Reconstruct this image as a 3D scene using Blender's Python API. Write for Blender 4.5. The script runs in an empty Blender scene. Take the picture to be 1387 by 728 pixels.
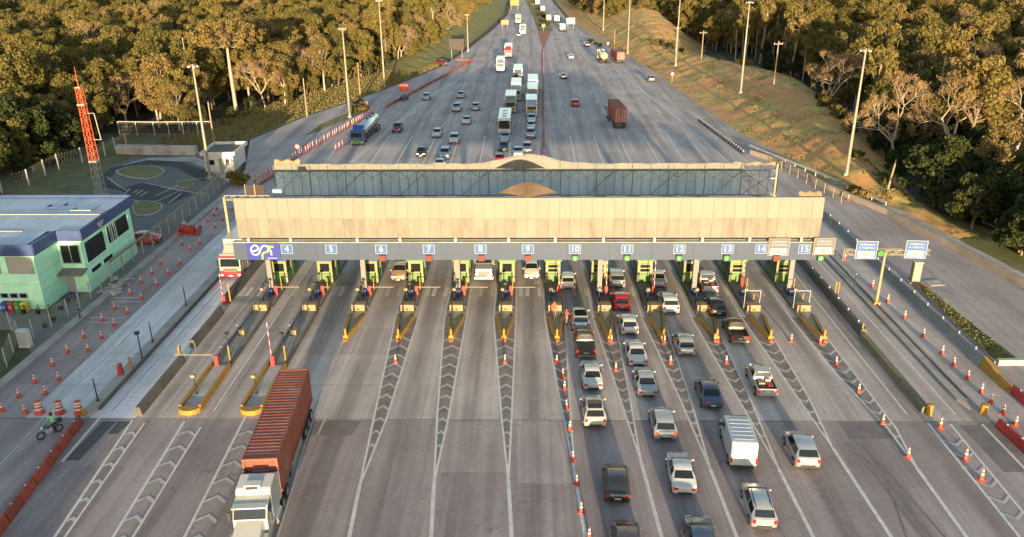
import bpy, bmesh, math, random
import numpy as np
from mathutils import Vector, Matrix

random.seed(7)
rng = np.random.default_rng(7)
SC = bpy.context.scene
COL = SC.collection
R = math.radians
PI = math.pi

# ------------------------------------------------------------------ camera
CAM_H, FPX, PITCH, YAW, ROLL = 34.0, 1080.0, 22.4, 1.2, -0.45
W_PX, H_PX = 1387.0, 728.0
_p, _y, _r = R(PITCH), R(YAW), R(ROLL)
_fw = Vector((-math.sin(_y) * math.cos(_p), math.cos(_y) * math.cos(_p), -math.sin(_p)))
_rt = Vector((math.cos(_y), math.sin(_y), 0))
_up = _rt.cross(_fw)
_R = math.cos(_r) * _rt + math.sin(_r) * _up
_U = -math.sin(_r) * _rt + math.cos(_r) * _up
cam_data = bpy.data.cameras.new('camera')
cam = bpy.data.objects.new('camera', cam_data)
COL.objects.link(cam)
_m = Matrix((( _R.x, _U.x, -_fw.x, 0), (_R.y, _U.y, -_fw.y, 0), (_R.z, _U.z, -_fw.z, CAM_H), (0, 0, 0, 1)))
cam.matrix_world = _m
cam_data.sensor_width = 36.0
cam_data.lens = 36.0 * FPX / W_PX
cam_data.clip_start = 0.5
cam_data.clip_end = 6000
SC.camera = cam

# ------------------------------------------------------------------ sky, sun, exposure
SUN_EL, SUN_AZ = 4.6, 4.0        # low sun behind the camera, a little to the right
world = bpy.data.worlds.new('World')
SC.world = world
world.use_nodes = True
_nt = world.node_tree
_bg = _nt.nodes['Background']
_sky = _nt.nodes.new('ShaderNodeTexSky')
_sky.sky_type = 'NISHITA'
_sky.sun_disc = False
_sky.sun_elevation = R(SUN_EL)
_sky.sun_rotation = R(180 - SUN_AZ)
_sky.air_density = 1.0
_sky.dust_density = 0.6
_nt.links.new(_sky.outputs[0], _bg.inputs['Color'])
_bg.inputs['Strength'].default_value = 0.14
sun_data = bpy.data.lights.new('sun', 'SUN')
sun_data.energy = 3.7
sun_data.angle = R(0.5)
sun_data.color = (1.0, 0.79, 0.48)
sun = bpy.data.objects.new('sun', sun_data)
COL.objects.link(sun)
_d = Vector((math.sin(R(SUN_AZ)) * math.cos(R(SUN_EL)), -math.cos(R(SUN_AZ)) * math.cos(R(SUN_EL)), math.sin(R(SUN_EL))))
sun.rotation_euler = _d.to_track_quat('Z', 'Y').to_euler()
SC.view_settings.view_transform = 'Standard'
SC.view_settings.look = 'None'
SC.view_settings.exposure = 1.85
SC.view_settings.gamma = 1.0
SC.render.engine = 'CYCLES'
SC.cycles.max_bounces = 5
SC.cycles.diffuse_bounces = 3
SC.cycles.glossy_bounces = 2
SC.cycles.transmission_bounces = 3
SC.cycles.transparent_max_bounces = 6

# ------------------------------------------------------------------ helpers
def gp(px, py, z=0.0):
    """a point of the ground (height z) named by where it shows in the photograph"""
    d = _fw * FPX + _R * (px - W_PX / 2) + _U * (H_PX / 2 - py)
    t = (z - CAM_H) / d.z
    return Vector((d.x * t, d.y * t, z))

def ordinal(n):
    return {1: 'first', 2: 'second', 3: 'third', 4: 'fourth', 5: 'fifth', 6: 'sixth', 7: 'seventh', 8: 'eighth', 9: 'ninth', 10: 'tenth'}.get(n) or (
        '%d%s' % (n, 'th' if 10 < n % 100 < 20 else {1: 'st', 2: 'nd', 3: 'rd'}.get(n % 10, 'th')))

def tag(o, label=None, cat=None, group=None, kind=None):
    if label: o['label'] = label
    if cat: o['category'] = cat
    if group: o['group'] = group
    if kind: o['kind'] = kind
    return o

def link(o, parent=None):
    COL.objects.link(o)
    if parent is not None: o.parent = parent
    return o

def thing(name, label, cat, loc=(0, 0, 0), rz=0.0, group=None):
    o = bpy.data.objects.new(name, None)
    o.empty_display_size = 0.2
    link(o)
    o.location = loc
    o.rotation_euler = (0, 0, rz)
    return tag(o, label, cat, group)

def copy_tree(o, parent=None):
    c = o.copy()
    for k in ('label', 'group'):
        if k in c: del c[k]
    link(c, parent)
    for ch in o.children: 
        copy_tree(ch, c)
    return c

class MB:
    """collects shapes and links them as one mesh object"""
    def __init__(s): s.v = []; s.f = []; s.m = []; s.smooth = []
    def add(s, verts, faces, mi=0, sm=False):
        b = len(s.v)
        s.v += [tuple(p) for p in verts]
        s.f += [tuple(i + b for i in f) for f in faces]
        s.m += [mi] * len(faces); s.smooth += [sm] * len(faces)
        return s
    def box(s, c, d, rz=0.0, mi=0, top=1.0, topy=None):
        """centre, full size; top scales the upper face"""
        ty = top if topy is None else topy
        hx, hy, hz = d[0] / 2, d[1] / 2, d[2] / 2
        p = [(-hx, -hy, -hz), (hx, -hy, -hz), (hx, hy, -hz), (-hx, hy, -hz),
             (-hx * top, -hy * ty, hz), (hx * top, -hy * ty, hz), (hx * top, hy * ty, hz), (-hx * top, hy * ty, hz)]
        cs, sn = math.cos(rz), math.sin(rz)
        p = [(x * cs - y * sn + c[0], x * sn + y * cs + c[1], z + c[2]) for x, y, z in p]
        return s.add(p, [(0, 3, 2, 1), (4, 5, 6, 7), (0, 1, 5, 4), (1, 2, 6, 5), (2, 3, 7, 6), (3, 0, 4, 7)], mi)
    def b2(s, x0, x1, y0, y1, z0, z1, mi=0):
        return s.box(((x0 + x1) / 2, (y0 + y1) / 2, (z0 + z1) / 2), (abs(x1 - x0), abs(y1 - y0), abs(z1 - z0)), 0, mi)
    def tube(s, a, b, r0, r1=None, n=8, mi=0, cap=True, sm=True):
        r1 = r0 if r1 is None else r1
        a, b = Vector(a), Vector(b)
        d = (b - a).normalized()
        u = d.orthogonal().normalized(); w = d.cross(u)
        v = []
        for p, r in ((a, r0), (b, r1)):
            for i in range(n):
                t = 2 * PI * i / n
                v.append(p + u * (r * math.cos(t)) + w * (r * math.sin(t)))
        f = [(i, (i + 1) % n, n + (i + 1) % n, n + i) for i in range(n)]
        s.add(v, f, mi, sm)
        if cap:
            s.add(v, [tuple(range(n - 1, -1, -1)), tuple(range(n, 2 * n))], mi)
        return s
    def path(s, pts, rads, n=6, mi=0):
        for i in range(len(pts) - 1):
            s.tube(pts[i], pts[i + 1], rads[i], rads[i + 1], n, mi, cap=(i == len(pts) - 2))
        return s
    def bar(s, a, b, w, h, mi=0):
        """rectangular bar between two points"""
        a, b = Vector(a), Vector(b)
        d = (b - a).normalized()
        u = d.cross(Vector((0, 0, 1)))
        if u.length < 1e-4: u = Vector((1, 0, 0))
        u.normalize(); t = u.cross(d)
        v = []
        for p in (a, b):
            for i, j in ((-1, -1), (1, -1), (1, 1), (-1, 1)):
                v.append(p + u * (i * w / 2) + t * (j * h / 2))
        return s.add(v, [(0, 1, 2, 3), (7, 6, 5, 4), (0, 4, 5, 1), (1, 5, 6, 2), (2, 6, 7, 3), (3, 7, 4, 0)], mi)
    def prism(s, poly, z0, z1, mi=0):
        n = len(poly)
        v = [(p[0], p[1], z0) for p in poly] + [(p[0], p[1], z1) for p in poly]
        f = [tuple(range(n - 1, -1, -1)), tuple(range(n, 2 * n))] + [(i, (i + 1) % n, n + (i + 1) % n, n + i) for i in range(n)]
        return s.add(v, f, mi)
    def xprism(s, poly, x0, x1, mi=0):
        """polygon in (y,z) pushed along x"""
        n = len(poly)
        v = [(x0, p[0], p[1]) for p in poly] + [(x1, p[0], p[1]) for p in poly]
        f = [tuple(range(n - 1, -1, -1)), tuple(range(n, 2 * n))] + [(i, (i + 1) % n, n + (i + 1) % n, n + i) for i in range(n)]
        return s.add(v, f, mi)
    def lathe(s, prof, n=12, mi=0, o=(0, 0, 0)):
        v = []
        for r, z in prof:
            for i in range(n):
                t = 2 * PI * i / n
                v.append((o[0] + r * math.cos(t), o[1] + r * math.sin(t), o[2] + z))
        k = len(prof)
        f = [(j * n + i, j * n + (i + 1) % n, (j + 1) * n + (i + 1) % n, (j + 1) * n + i) for j in range(k - 1) for i in range(n)]
        s.add(v, f, mi, True)
        s.add(v, [tuple(range((k - 1) * n, k * n))], mi)
        return s
    def ribbon(s, pts, w, z=0.0, mi=0):
        """flat strip of width w along a ground polyline"""
        L = []; Rr = []
        P = [Vector((p[0], p[1], 0)) for p in pts]
        for i, p in enumerate(P):
            d = (P[min(i + 1, len(P) - 1)] - P[max(i - 1, 0)]).normalized()
            n = Vector((-d.y, d.x, 0)) * (w / 2)
            L.append((p.x + n.x, p.y + n.y, z)); Rr.append((p.x - n.x, p.y - n.y, z))
        k = len(P)
        return s.add(L + Rr, [(k + i, k + i + 1, i + 1, i) for i in range(k - 1)], mi)
    def mesh(s, name, mats):
        me = bpy.data.meshes.new(name)
        me.from_pydata(s.v, [], s.f)
        if not isinstance(mats, (list, tuple)): mats = [mats]
        for m in mats: me.materials.append(m)
        if any(s.m): me.polygons.foreach_set('material_index', s.m)
        if any(s.smooth): me.polygons.foreach_set('use_smooth', s.smooth)
        me.update()
        return me
    def build(s, name, mats, parent=None, loc=None):
        o = bpy.data.objects.new(name, s.mesh(name, mats))
        link(o, parent)
        if loc is not None: o.location = loc
        return o

def inst(name, me, parent=None, loc=(0, 0, 0), rz=0.0, sc=None):
    o = bpy.data.objects.new(name, me)
    link(o, parent)
    o.location = loc
    o.rotation_euler = (0, 0, rz)
    if sc: o.scale = sc if isinstance(sc, (tuple, list)) else (sc, sc, sc)
    return o

# ------------------------------------------------------------------ materials
MATS = {}
def mat(name, col, rough=0.7, metal=0.0, var=0.0, scale=1.0, stretch=(1, 1, 1), rnd=0.0, bump=0.0, bscale=20.0, emit=0.0, spec=0.5, coat=0.0, trans=0.0, dirt=None, dscale=0.3, dmin=0.47, dmax=0.72):
    """procedural principled material: noise variation, per-object tint, bump, optional dirt colour"""
    m = bpy.data.materials.new(name)
    m.use_nodes = True
    nt = m.node_tree; N = nt.nodes; L = nt.links
    b = N['Principled BSDF']
    c = (*col, 1.0)
    b.inputs['Base Color'].default_value = c
    b.inputs['Roughness'].default_value = rough
    b.inputs['Metallic'].default_value = metal
    b.inputs['Specular IOR Level'].default_value = spec
    b.inputs['Coat Weight'].default_value = coat
    b.inputs['Coat Roughness'].default_value = 0.08
    if emit:
        b.inputs['Emission Color'].default_value = c
        b.inputs['Emission Strength'].default_value = emit
    out = None
    def tc():
        t = N.new('ShaderNodeTexCoord'); mp = N.new('ShaderNodeMapping')
        mp.inputs['Scale'].default_value = stretch
        L.new(t.outputs['Object'], mp.inputs['Vector'])
        if rnd:      # shared meshes: every copy gets its own piece of the pattern
            oi_ = N.new('ShaderNodeObjectInfo'); mm = N.new('ShaderNodeMath'); mm.operation = 'MULTIPLY'; mm.inputs[1].default_value = 61.0
            L.new(oi_.outputs['Random'], mm.inputs[0]); L.new(mm.outputs[0], mp.inputs['Location'])
        return mp
    if var or dirt or bump:
        mp = tc()
    if var:
        n = N.new('ShaderNodeTexNoise'); n.inputs['Scale'].default_value = scale; n.inputs['Detail'].default_value = 6; n.inputs['Roughness'].default_value = 0.65
        L.new(mp.outputs[0], n.inputs['Vector'])
        rp = N.new('ShaderNodeMapRange')
        rp.inputs['From Min'].default_value = 0.28; rp.inputs['From Max'].default_value = 0.72
        rp.inputs['To Min'].default_value = 1 - var; rp.inputs['To Max'].default_value = 1 + var
        L.new(n.outputs[0], rp.inputs['Value'])
        out = rp.outputs[0]
    if rnd:
        oi = N.new('ShaderNodeObjectInfo'); rr = N.new('ShaderNodeMapRange')
        rr.inputs['To Min'].default_value = 1 - rnd; rr.inputs['To Max'].default_value = 1 + rnd
        L.new(oi.outputs['Random'], rr.inputs['Value'])
        if out:
            mu = N.new('ShaderNodeMath'); mu.operation = 'MULTIPLY'
            L.new(out, mu.inputs[0]); L.new(rr.outputs[0], mu.inputs[1]); out = mu.outputs[0]
        else: out = rr.outputs[0]
    colout = None
    if out:
        vm = N.new('ShaderNodeVectorMath'); vm.operation = 'SCALE'
        vm.inputs[0].default_value = col
        L.new(out, vm.inputs['Scale'])
        colout = vm.outputs[0]
    if dirt:
        n2 = N.new('ShaderNodeTexNoise'); n2.inputs['Scale'].default_value = dscale; n2.inputs['Detail'].default_value = 7; n2.inputs['Roughness'].default_value = 0.7
        L.new(mp.outputs[0], n2.inputs['Vector'])
        r2 = N.new('ShaderNodeMapRange'); r2.inputs['From Min'].default_value = dmin; r2.inputs['From Max'].default_value = dmax
        L.new(n2.outputs[0], r2.inputs['Value'])
        mx = N.new('ShaderNodeMix'); mx.data_type = 'RGBA'
        L.new(r2.outputs[0], mx.inputs['Factor'])
        if colout: L.new(colout, mx.inputs[6])
        else: mx.inputs[6].default_value = c
        mx.inputs[7].default_value = (*dirt, 1)
        colout = mx.outputs[2]
    if colout: L.new(colout, b.inputs['Base Color'])
    if bump:
        nb = N.new('ShaderNodeTexNoise'); nb.inputs['Scale'].default_value = bscale; nb.inputs['Detail'].default_value = 4
        L.new(mp.outputs[0], nb.inputs['Vector'])
        bp = N.new('ShaderNodeBump'); bp.inputs['Strength'].default_value = bump; bp.inputs['Distance'].default_value = 0.05
        L.new(nb.outputs[0], bp.inputs['Height']); L.new(bp.outputs[0], b.inputs['Normal'])
    if trans:
        t = N.new('ShaderNodeBsdfTranslucent'); mxs = N.new('ShaderNodeMixShader'); mxs.inputs[0].default_value = trans
        if colout: L.new(colout, t.inputs['Color'])
        else: t.inputs['Color'].default_value = c
        L.new(b.outputs[0], mxs.inputs[1]); L.new(t.outputs[0], mxs.inputs[2])
        L.new(mxs.outputs[0], N['Material Output'].inputs['Surface'])
    MATS[name] = m
    return m

def road_mat(name, base, tint, lane, off, dark, crack=0.5, patch=0.25):
    """asphalt or concrete: mottling, bands down the lanes for tyre polish, oil and painted car shadow, fine cracks"""
    m = bpy.data.materials.new(name); m.use_nodes = True
    nt = m.node_tree; N = nt.nodes; L = nt.links; b = N['Principled BSDF']
    b.inputs['Roughness'].default_value = 0.85
    b.inputs['Specular IOR Level'].default_value = 0.3
    g = N.new('ShaderNodeNewGeometry'); sx = N.new('ShaderNodeSeparateXYZ'); L.new(g.outputs['Position'], sx.inputs[0])
    def noise(scale, sc=(1, 1, 1), det=6, rgh=0.65):
        mp = N.new('ShaderNodeMapping'); mp.inputs['Scale'].default_value = sc
        L.new(g.outputs['Position'], mp.inputs['Vector'])
        n = N.new('ShaderNodeTexNoise'); n.inputs['Scale'].default_value = scale; n.inputs['Detail'].default_value = det; n.inputs['Roughness'].default_value = rgh
        L.new(mp.outputs[0], n.inputs['Vector']); return n.outputs[0]
    def mrange(v, a, bb, c, d):
        r = N.new('ShaderNodeMapRange'); r.inputs[1].default_value = a; r.inputs[2].default_value = bb; r.inputs[3].default_value = c; r.inputs[4].default_value = d
        L.new(v, r.inputs[0]); return r.outputs[0]
    def mth(op, a, bb=None):
        q = N.new('ShaderNodeMath'); q.operation = op
        for i, v in enumerate((a, bb)):
            if v is None: continue
            if isinstance(v, (int, float)): q.inputs[i].default_value = v
            else: L.new(v, q.inputs[i])
        return q.outputs[0]
    f = mrange(noise(0.12), 0.3, 0.7, 1 - patch, 1 + patch)
    f = mth('MULTIPLY', f, mrange(noise(3.0, det=8, rgh=0.75), 0.3, 0.7, 0.86, 1.14))
    f = mth('MULTIPLY', f, mrange(noise(1.0, (1.6, 0.035, 1), 5), 0.32, 0.68, 0.8, 1.16))     # streaks along the lanes
    # tyre and oil bands; asphalt and concrete_lane also paint car shadow into them
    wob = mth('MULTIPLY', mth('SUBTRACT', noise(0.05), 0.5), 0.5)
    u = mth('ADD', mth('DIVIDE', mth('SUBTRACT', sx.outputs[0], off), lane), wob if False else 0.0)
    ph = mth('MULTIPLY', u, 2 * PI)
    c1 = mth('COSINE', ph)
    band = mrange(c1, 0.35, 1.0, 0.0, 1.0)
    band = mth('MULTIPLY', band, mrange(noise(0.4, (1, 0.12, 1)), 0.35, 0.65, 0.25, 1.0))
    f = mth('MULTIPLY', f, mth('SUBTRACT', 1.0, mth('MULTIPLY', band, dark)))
    # cracks
    vo = N.new('ShaderNodeTexVoronoi'); vo.feature = 'DISTANCE_TO_EDGE'; vo.inputs['Scale'].default_value = 0.22
    mpv = N.new('ShaderNodeMapping'); L.new(g.outputs['Position'], mpv.inputs['Vector'])
    dn = N.new('ShaderNodeTexNoise'); dn.inputs['Scale'].default_value = 0.7; L.new(g.outputs['Position'], dn.inputs['Vector'])
    va = N.new('ShaderNodeVectorMath'); va.operation = 'ADD'; L.new(g.outputs['Position'], va.inputs[0])
    vs = N.new('ShaderNodeVectorMath'); vs.operation = 'SCALE'; vs.inputs['Scale'].default_value = 3.0; L.new(dn.outputs['Color'], vs.inputs[0]); L.new(vs.outputs[0], va.inputs[1])
    L.new(va.outputs[0], vo.inputs['Vector'])
    cr = mrange(vo.outputs['Distance'], 0.0, 0.012, 1 - crack, 1.0)
    crm = mrange(noise(0.09), 0.48, 0.56, 0.0, 1.0)
    cr = mth('ADD', mth('MULTIPLY', cr, crm), mth('SUBTRACT', 1.0, crm))
    f = mth('MULTIPLY', f, cr)
    mx = N.new('ShaderNodeMix'); mx.data_type = 'RGBA'
    mx.inputs[6].default_value = (*base, 1); mx.inputs[7].default_value = (*tint, 1)
    L.new(mrange(noise(0.3, (1, 0.2, 1)), 0.38, 0.66, 0, 1), mx.inputs['Factor'])
    f = mth('MULTIPLY', f, 1.32)
    vm = N.new('ShaderNodeVectorMath'); vm.operation = 'SCALE'
    L.new(mx.outputs[2], vm.inputs[0])
    oi = N.new('ShaderNodeObjectInfo')
    f = mth('MULTIPLY', f, mrange(oi.outputs['Random'], 0, 1, 0.9, 1.1))
    L.new(f, vm.inputs['Scale'])
    L.new(vm.outputs[0], b.inputs['Base Color'])
    bp = N.new('ShaderNodeBump'); bp.inputs['Strength'].default_value = 0.25; bp.inputs['Distance'].default_value = 0.02
    L.new(noise(25.0, det=3), bp.inputs['Height']); L.new(bp.outputs[0], b.inputs['Normal'])
    MATS[name] = m
    return m

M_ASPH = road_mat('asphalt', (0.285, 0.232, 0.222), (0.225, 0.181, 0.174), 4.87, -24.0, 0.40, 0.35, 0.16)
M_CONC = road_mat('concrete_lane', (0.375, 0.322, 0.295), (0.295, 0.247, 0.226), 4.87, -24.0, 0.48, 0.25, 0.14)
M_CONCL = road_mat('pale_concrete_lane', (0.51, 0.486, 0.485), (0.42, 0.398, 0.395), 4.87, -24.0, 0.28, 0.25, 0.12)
M_FAR = road_mat('highway_asphalt', (0.36, 0.305, 0.288), (0.29, 0.24, 0.23), 4.6, 1.2, 0.3, 0.3, 0.16)
M_SIDE = road_mat('side_asphalt', (0.285, 0.235, 0.215), (0.225, 0.183, 0.17), 5.0, 47.0, 0.12, 0.6, 0.2)
M_PATCH = mat('new_asphalt', (0.09, 0.083, 0.08), 0.9, var=0.25, scale=2.0)
M_JOINT = mat('joint_filler', (0.13, 0.115, 0.10), 0.95, var=0.3, scale=3)
M_PAINT = mat('road_paint', (0.62, 0.58, 0.54), 0.7, var=0.18, scale=2.5, dirt=(0.47, 0.43, 0.40), dscale=1.4)
M_PAINTW = mat('worn_paint', (0.47, 0.43, 0.395), 0.8, var=0.2, scale=2.5, dirt=(0.36, 0.315, 0.29), dscale=1.2)
M_KERB = mat('kerb_concrete', (0.38, 0.345, 0.31), 0.9, var=0.22, scale=1.2, dirt=(0.22, 0.195, 0.17), dscale=0.6, bump=0.3)
M_KERBL = mat('pale_concrete', (0.42, 0.38, 0.34), 0.9, var=0.2, scale=0.8, dirt=(0.2, 0.17, 0.15), dscale=0.35, bump=0.3)
M_DARKC = mat('dark_concrete', (0.12, 0.108, 0.098), 0.9, var=0.3, scale=1.0, dirt=(0.07, 0.065, 0.06), dscale=0.4)
M_YEL = mat('yellow_paint', (0.36, 0.185, 0.017), 0.6, var=0.18, scale=2.0, dirt=(0.24, 0.14, 0.04), dscale=0.9)
M_YELB = mat('cream_block_paint', (0.28, 0.195, 0.10), 0.7, var=0.15, scale=2.0, dirt=(0.25, 0.17, 0.09), dscale=1.2)
M_BLACK = mat('black_metal', (0.02, 0.02, 0.022), 0.5, var=0.2)
M_RUB = mat('rubber', (0.018, 0.018, 0.018), 0.85)
M_RIM = mat('alloy_rim', (0.45, 0.45, 0.46), 0.35, 0.8)
M_GLASS = mat('window_glass', (0.012, 0.014, 0.017), 0.06, spec=0.7)
M_GLASSB = mat('building_glass', (0.012, 0.013, 0.015), 0.2, spec=0.3)
M_RED = mat('red_plastic', (0.36, 0.035, 0.024), 0.5, var=0.15, rnd=0.15)
M_ORANGE = mat('cone_orange', (0.45, 0.06, 0.026), 0.55, var=0.12, rnd=0.14)
M_WHITE = mat('white_plastic', (0.55, 0.54, 0.53), 0.5, var=0.1)
M_TAIL = mat('tail_light', (0.45, 0.015, 0.012), 0.25)
M_BRAKE = mat('brake_light', (0.9, 0.05, 0.02), 0.25, emit=0.7)
M_HEAD = mat('head_light', (0.75, 0.75, 0.72), 0.15)
M_HEADON = mat('head_light_on', (1.0, 0.75, 0.35), 0.2, emit=1.6)
M_PLATE = mat('number_plate', (0.4, 0.4, 0.42), 0.5)
M_TRIM = mat('dark_trim', (0.03, 0.03, 0.032), 0.6)
M_GALV = mat('galvanised_steel', (0.42, 0.42, 0.42), 0.5, 0.3, var=0.2, scale=3)
M_POLE = mat('pole_steel', (0.27, 0.235, 0.19), 0.55, 0.15, var=0.15, scale=2, stretch=(1, 1, 0.2))
M_WOOD = mat('pole_wood', (0.30, 0.22, 0.15), 0.85, var=0.2, scale=3, stretch=(1, 1, 0.1))
# ------------------------------------------------------------------ ground, roads, markings
M_SOIL = mat('forest_soil', (0.055, 0.045, 0.028), 0.95, var=0.4, scale=0.25, dirt=(0.04, 0.045, 0.015), dscale=0.15)
M_GRASS = mat('grass', (0.16, 0.155, 0.045), 0.95, var=0.3, scale=0.5, dirt=(0.22, 0.165, 0.07), dscale=0.12, bump=0.8, bscale=3.0)
M_DRYG = mat('dry_bank_grass', (0.40, 0.295, 0.085), 0.95, var=0.4, scale=0.55, dirt=(0.54, 0.235, 0.09), dscale=0.16, bump=1.0, bscale=3.0, dmin=0.40, dmax=0.62)
M_PAVING = mat('yard_paving', (0.20, 0.185, 0.17), 0.9, var=0.2, scale=0.6, dirt=(0.12, 0.11, 0.10), dscale=0.3)
M_TERRA = mat('terracotta_paving', (0.32, 0.13, 0.07), 0.9, var=0.2, scale=1.0)

def sheet(name, poly, z, m, kind='structure'):
    o = MB().add([(p[0], p[1], z) for p in poly], [tuple(range(len(poly)))]).build(name, m)
    return tag(o, kind=kind)

sheet('ground', [(-2500, -800), (2500, -800), (2500, 5000), (-2500, 5000)], -0.10, M_SOIL)
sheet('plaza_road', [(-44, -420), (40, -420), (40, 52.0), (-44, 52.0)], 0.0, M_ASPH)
sheet('service_road', [(40, -420), (60, -420), (56, 60), (51.9, 77), (47.6, 101.5), (43.5, 112.5), (41, 127), (40, 127)], 0.0, M_SIDE)
MED = [(5.2, 273), (4.1, 340), (2.0, 420), (-1.5, 515), (-3, 700), (6, 700), (5.5, 515), (9.0, 420), (10.1, 340)]
HL = [(-44.2, 104), (-45.5, 124), (-51.5, 145), (-46.7, 166), (-41, 181), (-33, 206), (-24.9, 238), (-20.5, 271), (-14, 340), (-9.5, 411), (-10, 515), (-12, 700)]
HR = [(40, 104), (40, 130.6), (37.0, 134), (35.3, 167), (31.5, 236), (23.5, 300), (18.6, 371), (14.5, 513), (13, 700)]
sheet('highway', [(40, 104)] + HR[1:4] + [(31.5, 236), (5.2, 273)] + HL[:8][::-1], 0.0, M_FAR)
sheet('highway_carriageway', [(5.2, 273)] + MED[1:5] + HL[7:][::-1], 0.0, M_FAR)
sheet('highway_carriageway', [(5.2, 273), (31.5, 236)] + HR[5:] + [(6, 700)] + MED[6:], 0.0, M_FAR)
tri = sheet('median_paving', [(5.2, 273.4), (4.3, 338), (10.0, 338)], 0.02, M_TERRA)
sheet('median_grass', [(4.15, 338.5), (2.1, 420), (-1.4, 515), (-2.9, 700), (5.9, 700), (5.4, 515), (8.9, 420), (10.05, 338.5)], 0.10, M_GRASS)

# concrete pavement: one slab per lane and 5.2 m run, joints open
base = sheet('concrete_pavement', [(-44, 52.0), (40, 52.0), (40, 104), (-44, 104)], 0.0, M_JOINT)
_edges = [-44.0, -39.0, -34.0, -30.3] + [-26.45 + 4.86 * k for k in range(12)] + [30.9, 34.3, 40.0]
_edges = sorted(set(round(e, 3) for e in _edges))
_smesh = {}
NS = 10
for i in range(len(_edges) - 1):
    w = round(_edges[i + 1] - _edges[i], 3)
    for j in range(NS):
        key = (w, _edges[i] < -30.5, _edges[i] < -40)
        if key not in _smesh:
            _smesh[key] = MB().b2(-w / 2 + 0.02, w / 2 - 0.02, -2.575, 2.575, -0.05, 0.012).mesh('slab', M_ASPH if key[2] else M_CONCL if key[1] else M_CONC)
        inst('slab', _smesh[key], base, ((_edges[i] + _edges[i + 1]) / 2, 52.0 + 5.2 * (j + 0.5), random.uniform(-0.001, 0.001)))

ZP = 0.018      # paint height
_lz = [0]
def line(name, pts, w=0.16, m=None, z=ZP):
    _lz[0] = (_lz[0] + 1) % 9
    z += _lz[0] * 0.0007
    return tag(MB().ribbon([(p[0], p[1]) for p in pts], w, z).build(name, m or M_PAINT), kind='structure')
def pxl(*pts): return [gp(*p) for p in pts]
def lerp(a, b, t): return (a[0] + (b[0] - a[0]) * t, a[1] + (b[1] - a[1]) * t)
def at_y(pl, Y):
    for a, b in zip(pl[:-1], pl[1:]):
        if min(a[1], b[1]) - 1e-6 <= Y <= max(a[1], b[1]) + 1e-6 and abs(a[1] - b[1]) > 1e-6:
            return a[0] + (b[0] - a[0]) * (Y - a[1]) / (b[1] - a[1])
    return None
def chevrons(L, Rr, y0, y1, step, apex, w, m):
    mb = MB(); n = 0
    y = y0; ZP = 0.0165
    while y < y1:
        xl, xr = at_y(L, y), at_y(Rr, y)
        if xl is not None and xr is not None and xr - xl > 0.3:
            xm = (xl + xr) / 2; h = (xr - xl) * 0.5 * apex
            g = 0.08
            for a, b in (((xl + g, y), (xm, y + h)), ((xm, y + h), (xr - g, y))):
                mb.add([(a[0], a[1] - w / 2, ZP), (b[0], b[1] - w / 2, ZP), (b[0], b[1] + w / 2, ZP), (a[0], a[1] + w / 2, ZP)], [(0, 1, 2, 3)])
                n += 1
        y += step
    if n: tag(mb.build('chevron_marking', m), kind='structure')

M_GORE = mat('gore_asphalt', (0.19, 0.16, 0.148), 0.9, var=0.35, scale=1.1, dirt=(0.30, 0.255, 0.235), dscale=0.5)
# gore lines in front of each island: left and right line meet, then one stem
GORE = [
    (((468.7, 430), (440, 520), (414, 600), (376, 728)), ((501, 430), (473, 497), (430, 590)), None),
    (((536, 430), (506, 569), (487, 659)), ((567, 430), (523, 569), (487, 659)), (473, 728)),
    (((602, 430), (592, 569), (588, 653)), ((632, 430), (606, 573), (588, 653)), (584, 728)),
    (((668.5, 430), (679.6, 569), (688.6, 651)), ((699, 430), (693, 569), (688.6, 651)), (693, 728)),
    (((738, 430), (756, 530), (778, 639)), ((765, 430), (771, 530), (778, 639)), (793, 728)),
    (((803, 430), (836.5, 530), (868, 625)), ((832, 430), (851.5, 530), (868, 625)), (896, 728)),
    (((869, 430), (920.7, 540), (962, 636)), ((897, 430), (935, 540), (962, 636)), (998, 728)),
    (((936, 430), (999.5, 540), (1055, 636)), ((964, 430), (1016, 540), (1055, 636)), (1101.5, 728)),
    (((1004, 430), (1081, 540), (1127, 606)), ((1032, 430), (1096, 540), (1127, 606)), (1207, 728)),
    (((1070, 430), (1137, 512), (1203, 581), (1242, 635)), ((1098, 430), (1162, 512), (1214, 581), (1242, 635)), (1309, 728)),
]
for k, (Lp, Rp, stem) in enumerate(GORE):
    L_, R_ = pxl(*Lp), pxl(*Rp)
    if stem is not None:
        s0 = L_[-1]; s1 = gp(*stem); d = (s1 - s0).normalized()
        line('lane_line', [s0, s1, s1 + d * 25], 0.26, M_PAINT)
    line('lane_line', [(L_[0].x, 77), *L_], 0.16, M_PAINTW if k == 0 else M_PAINT)
    line('lane_line', [(R_[0].x, 77), *R_], 0.16, M_PAINTW if k == 0 else M_PAINT)
    if k:
        pl = [(p[0], p[1]) for p in L_] + [(p[0], p[1]) for p in R_[::-1][1:]]
        pl = [p for p in pl]
        tag(MB().add([(p[0], p[1], 0.0145) for p in pl], [tuple(range(len(pl)))]).build('gore_infill', M_GORE), kind='structure')
    if k: chevrons(L_[::-1], R_[::-1], 48.5, 66.0, 1.65, -0.9 if k > 3 else 0.9, 0.3, M_PAINTW)
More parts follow.
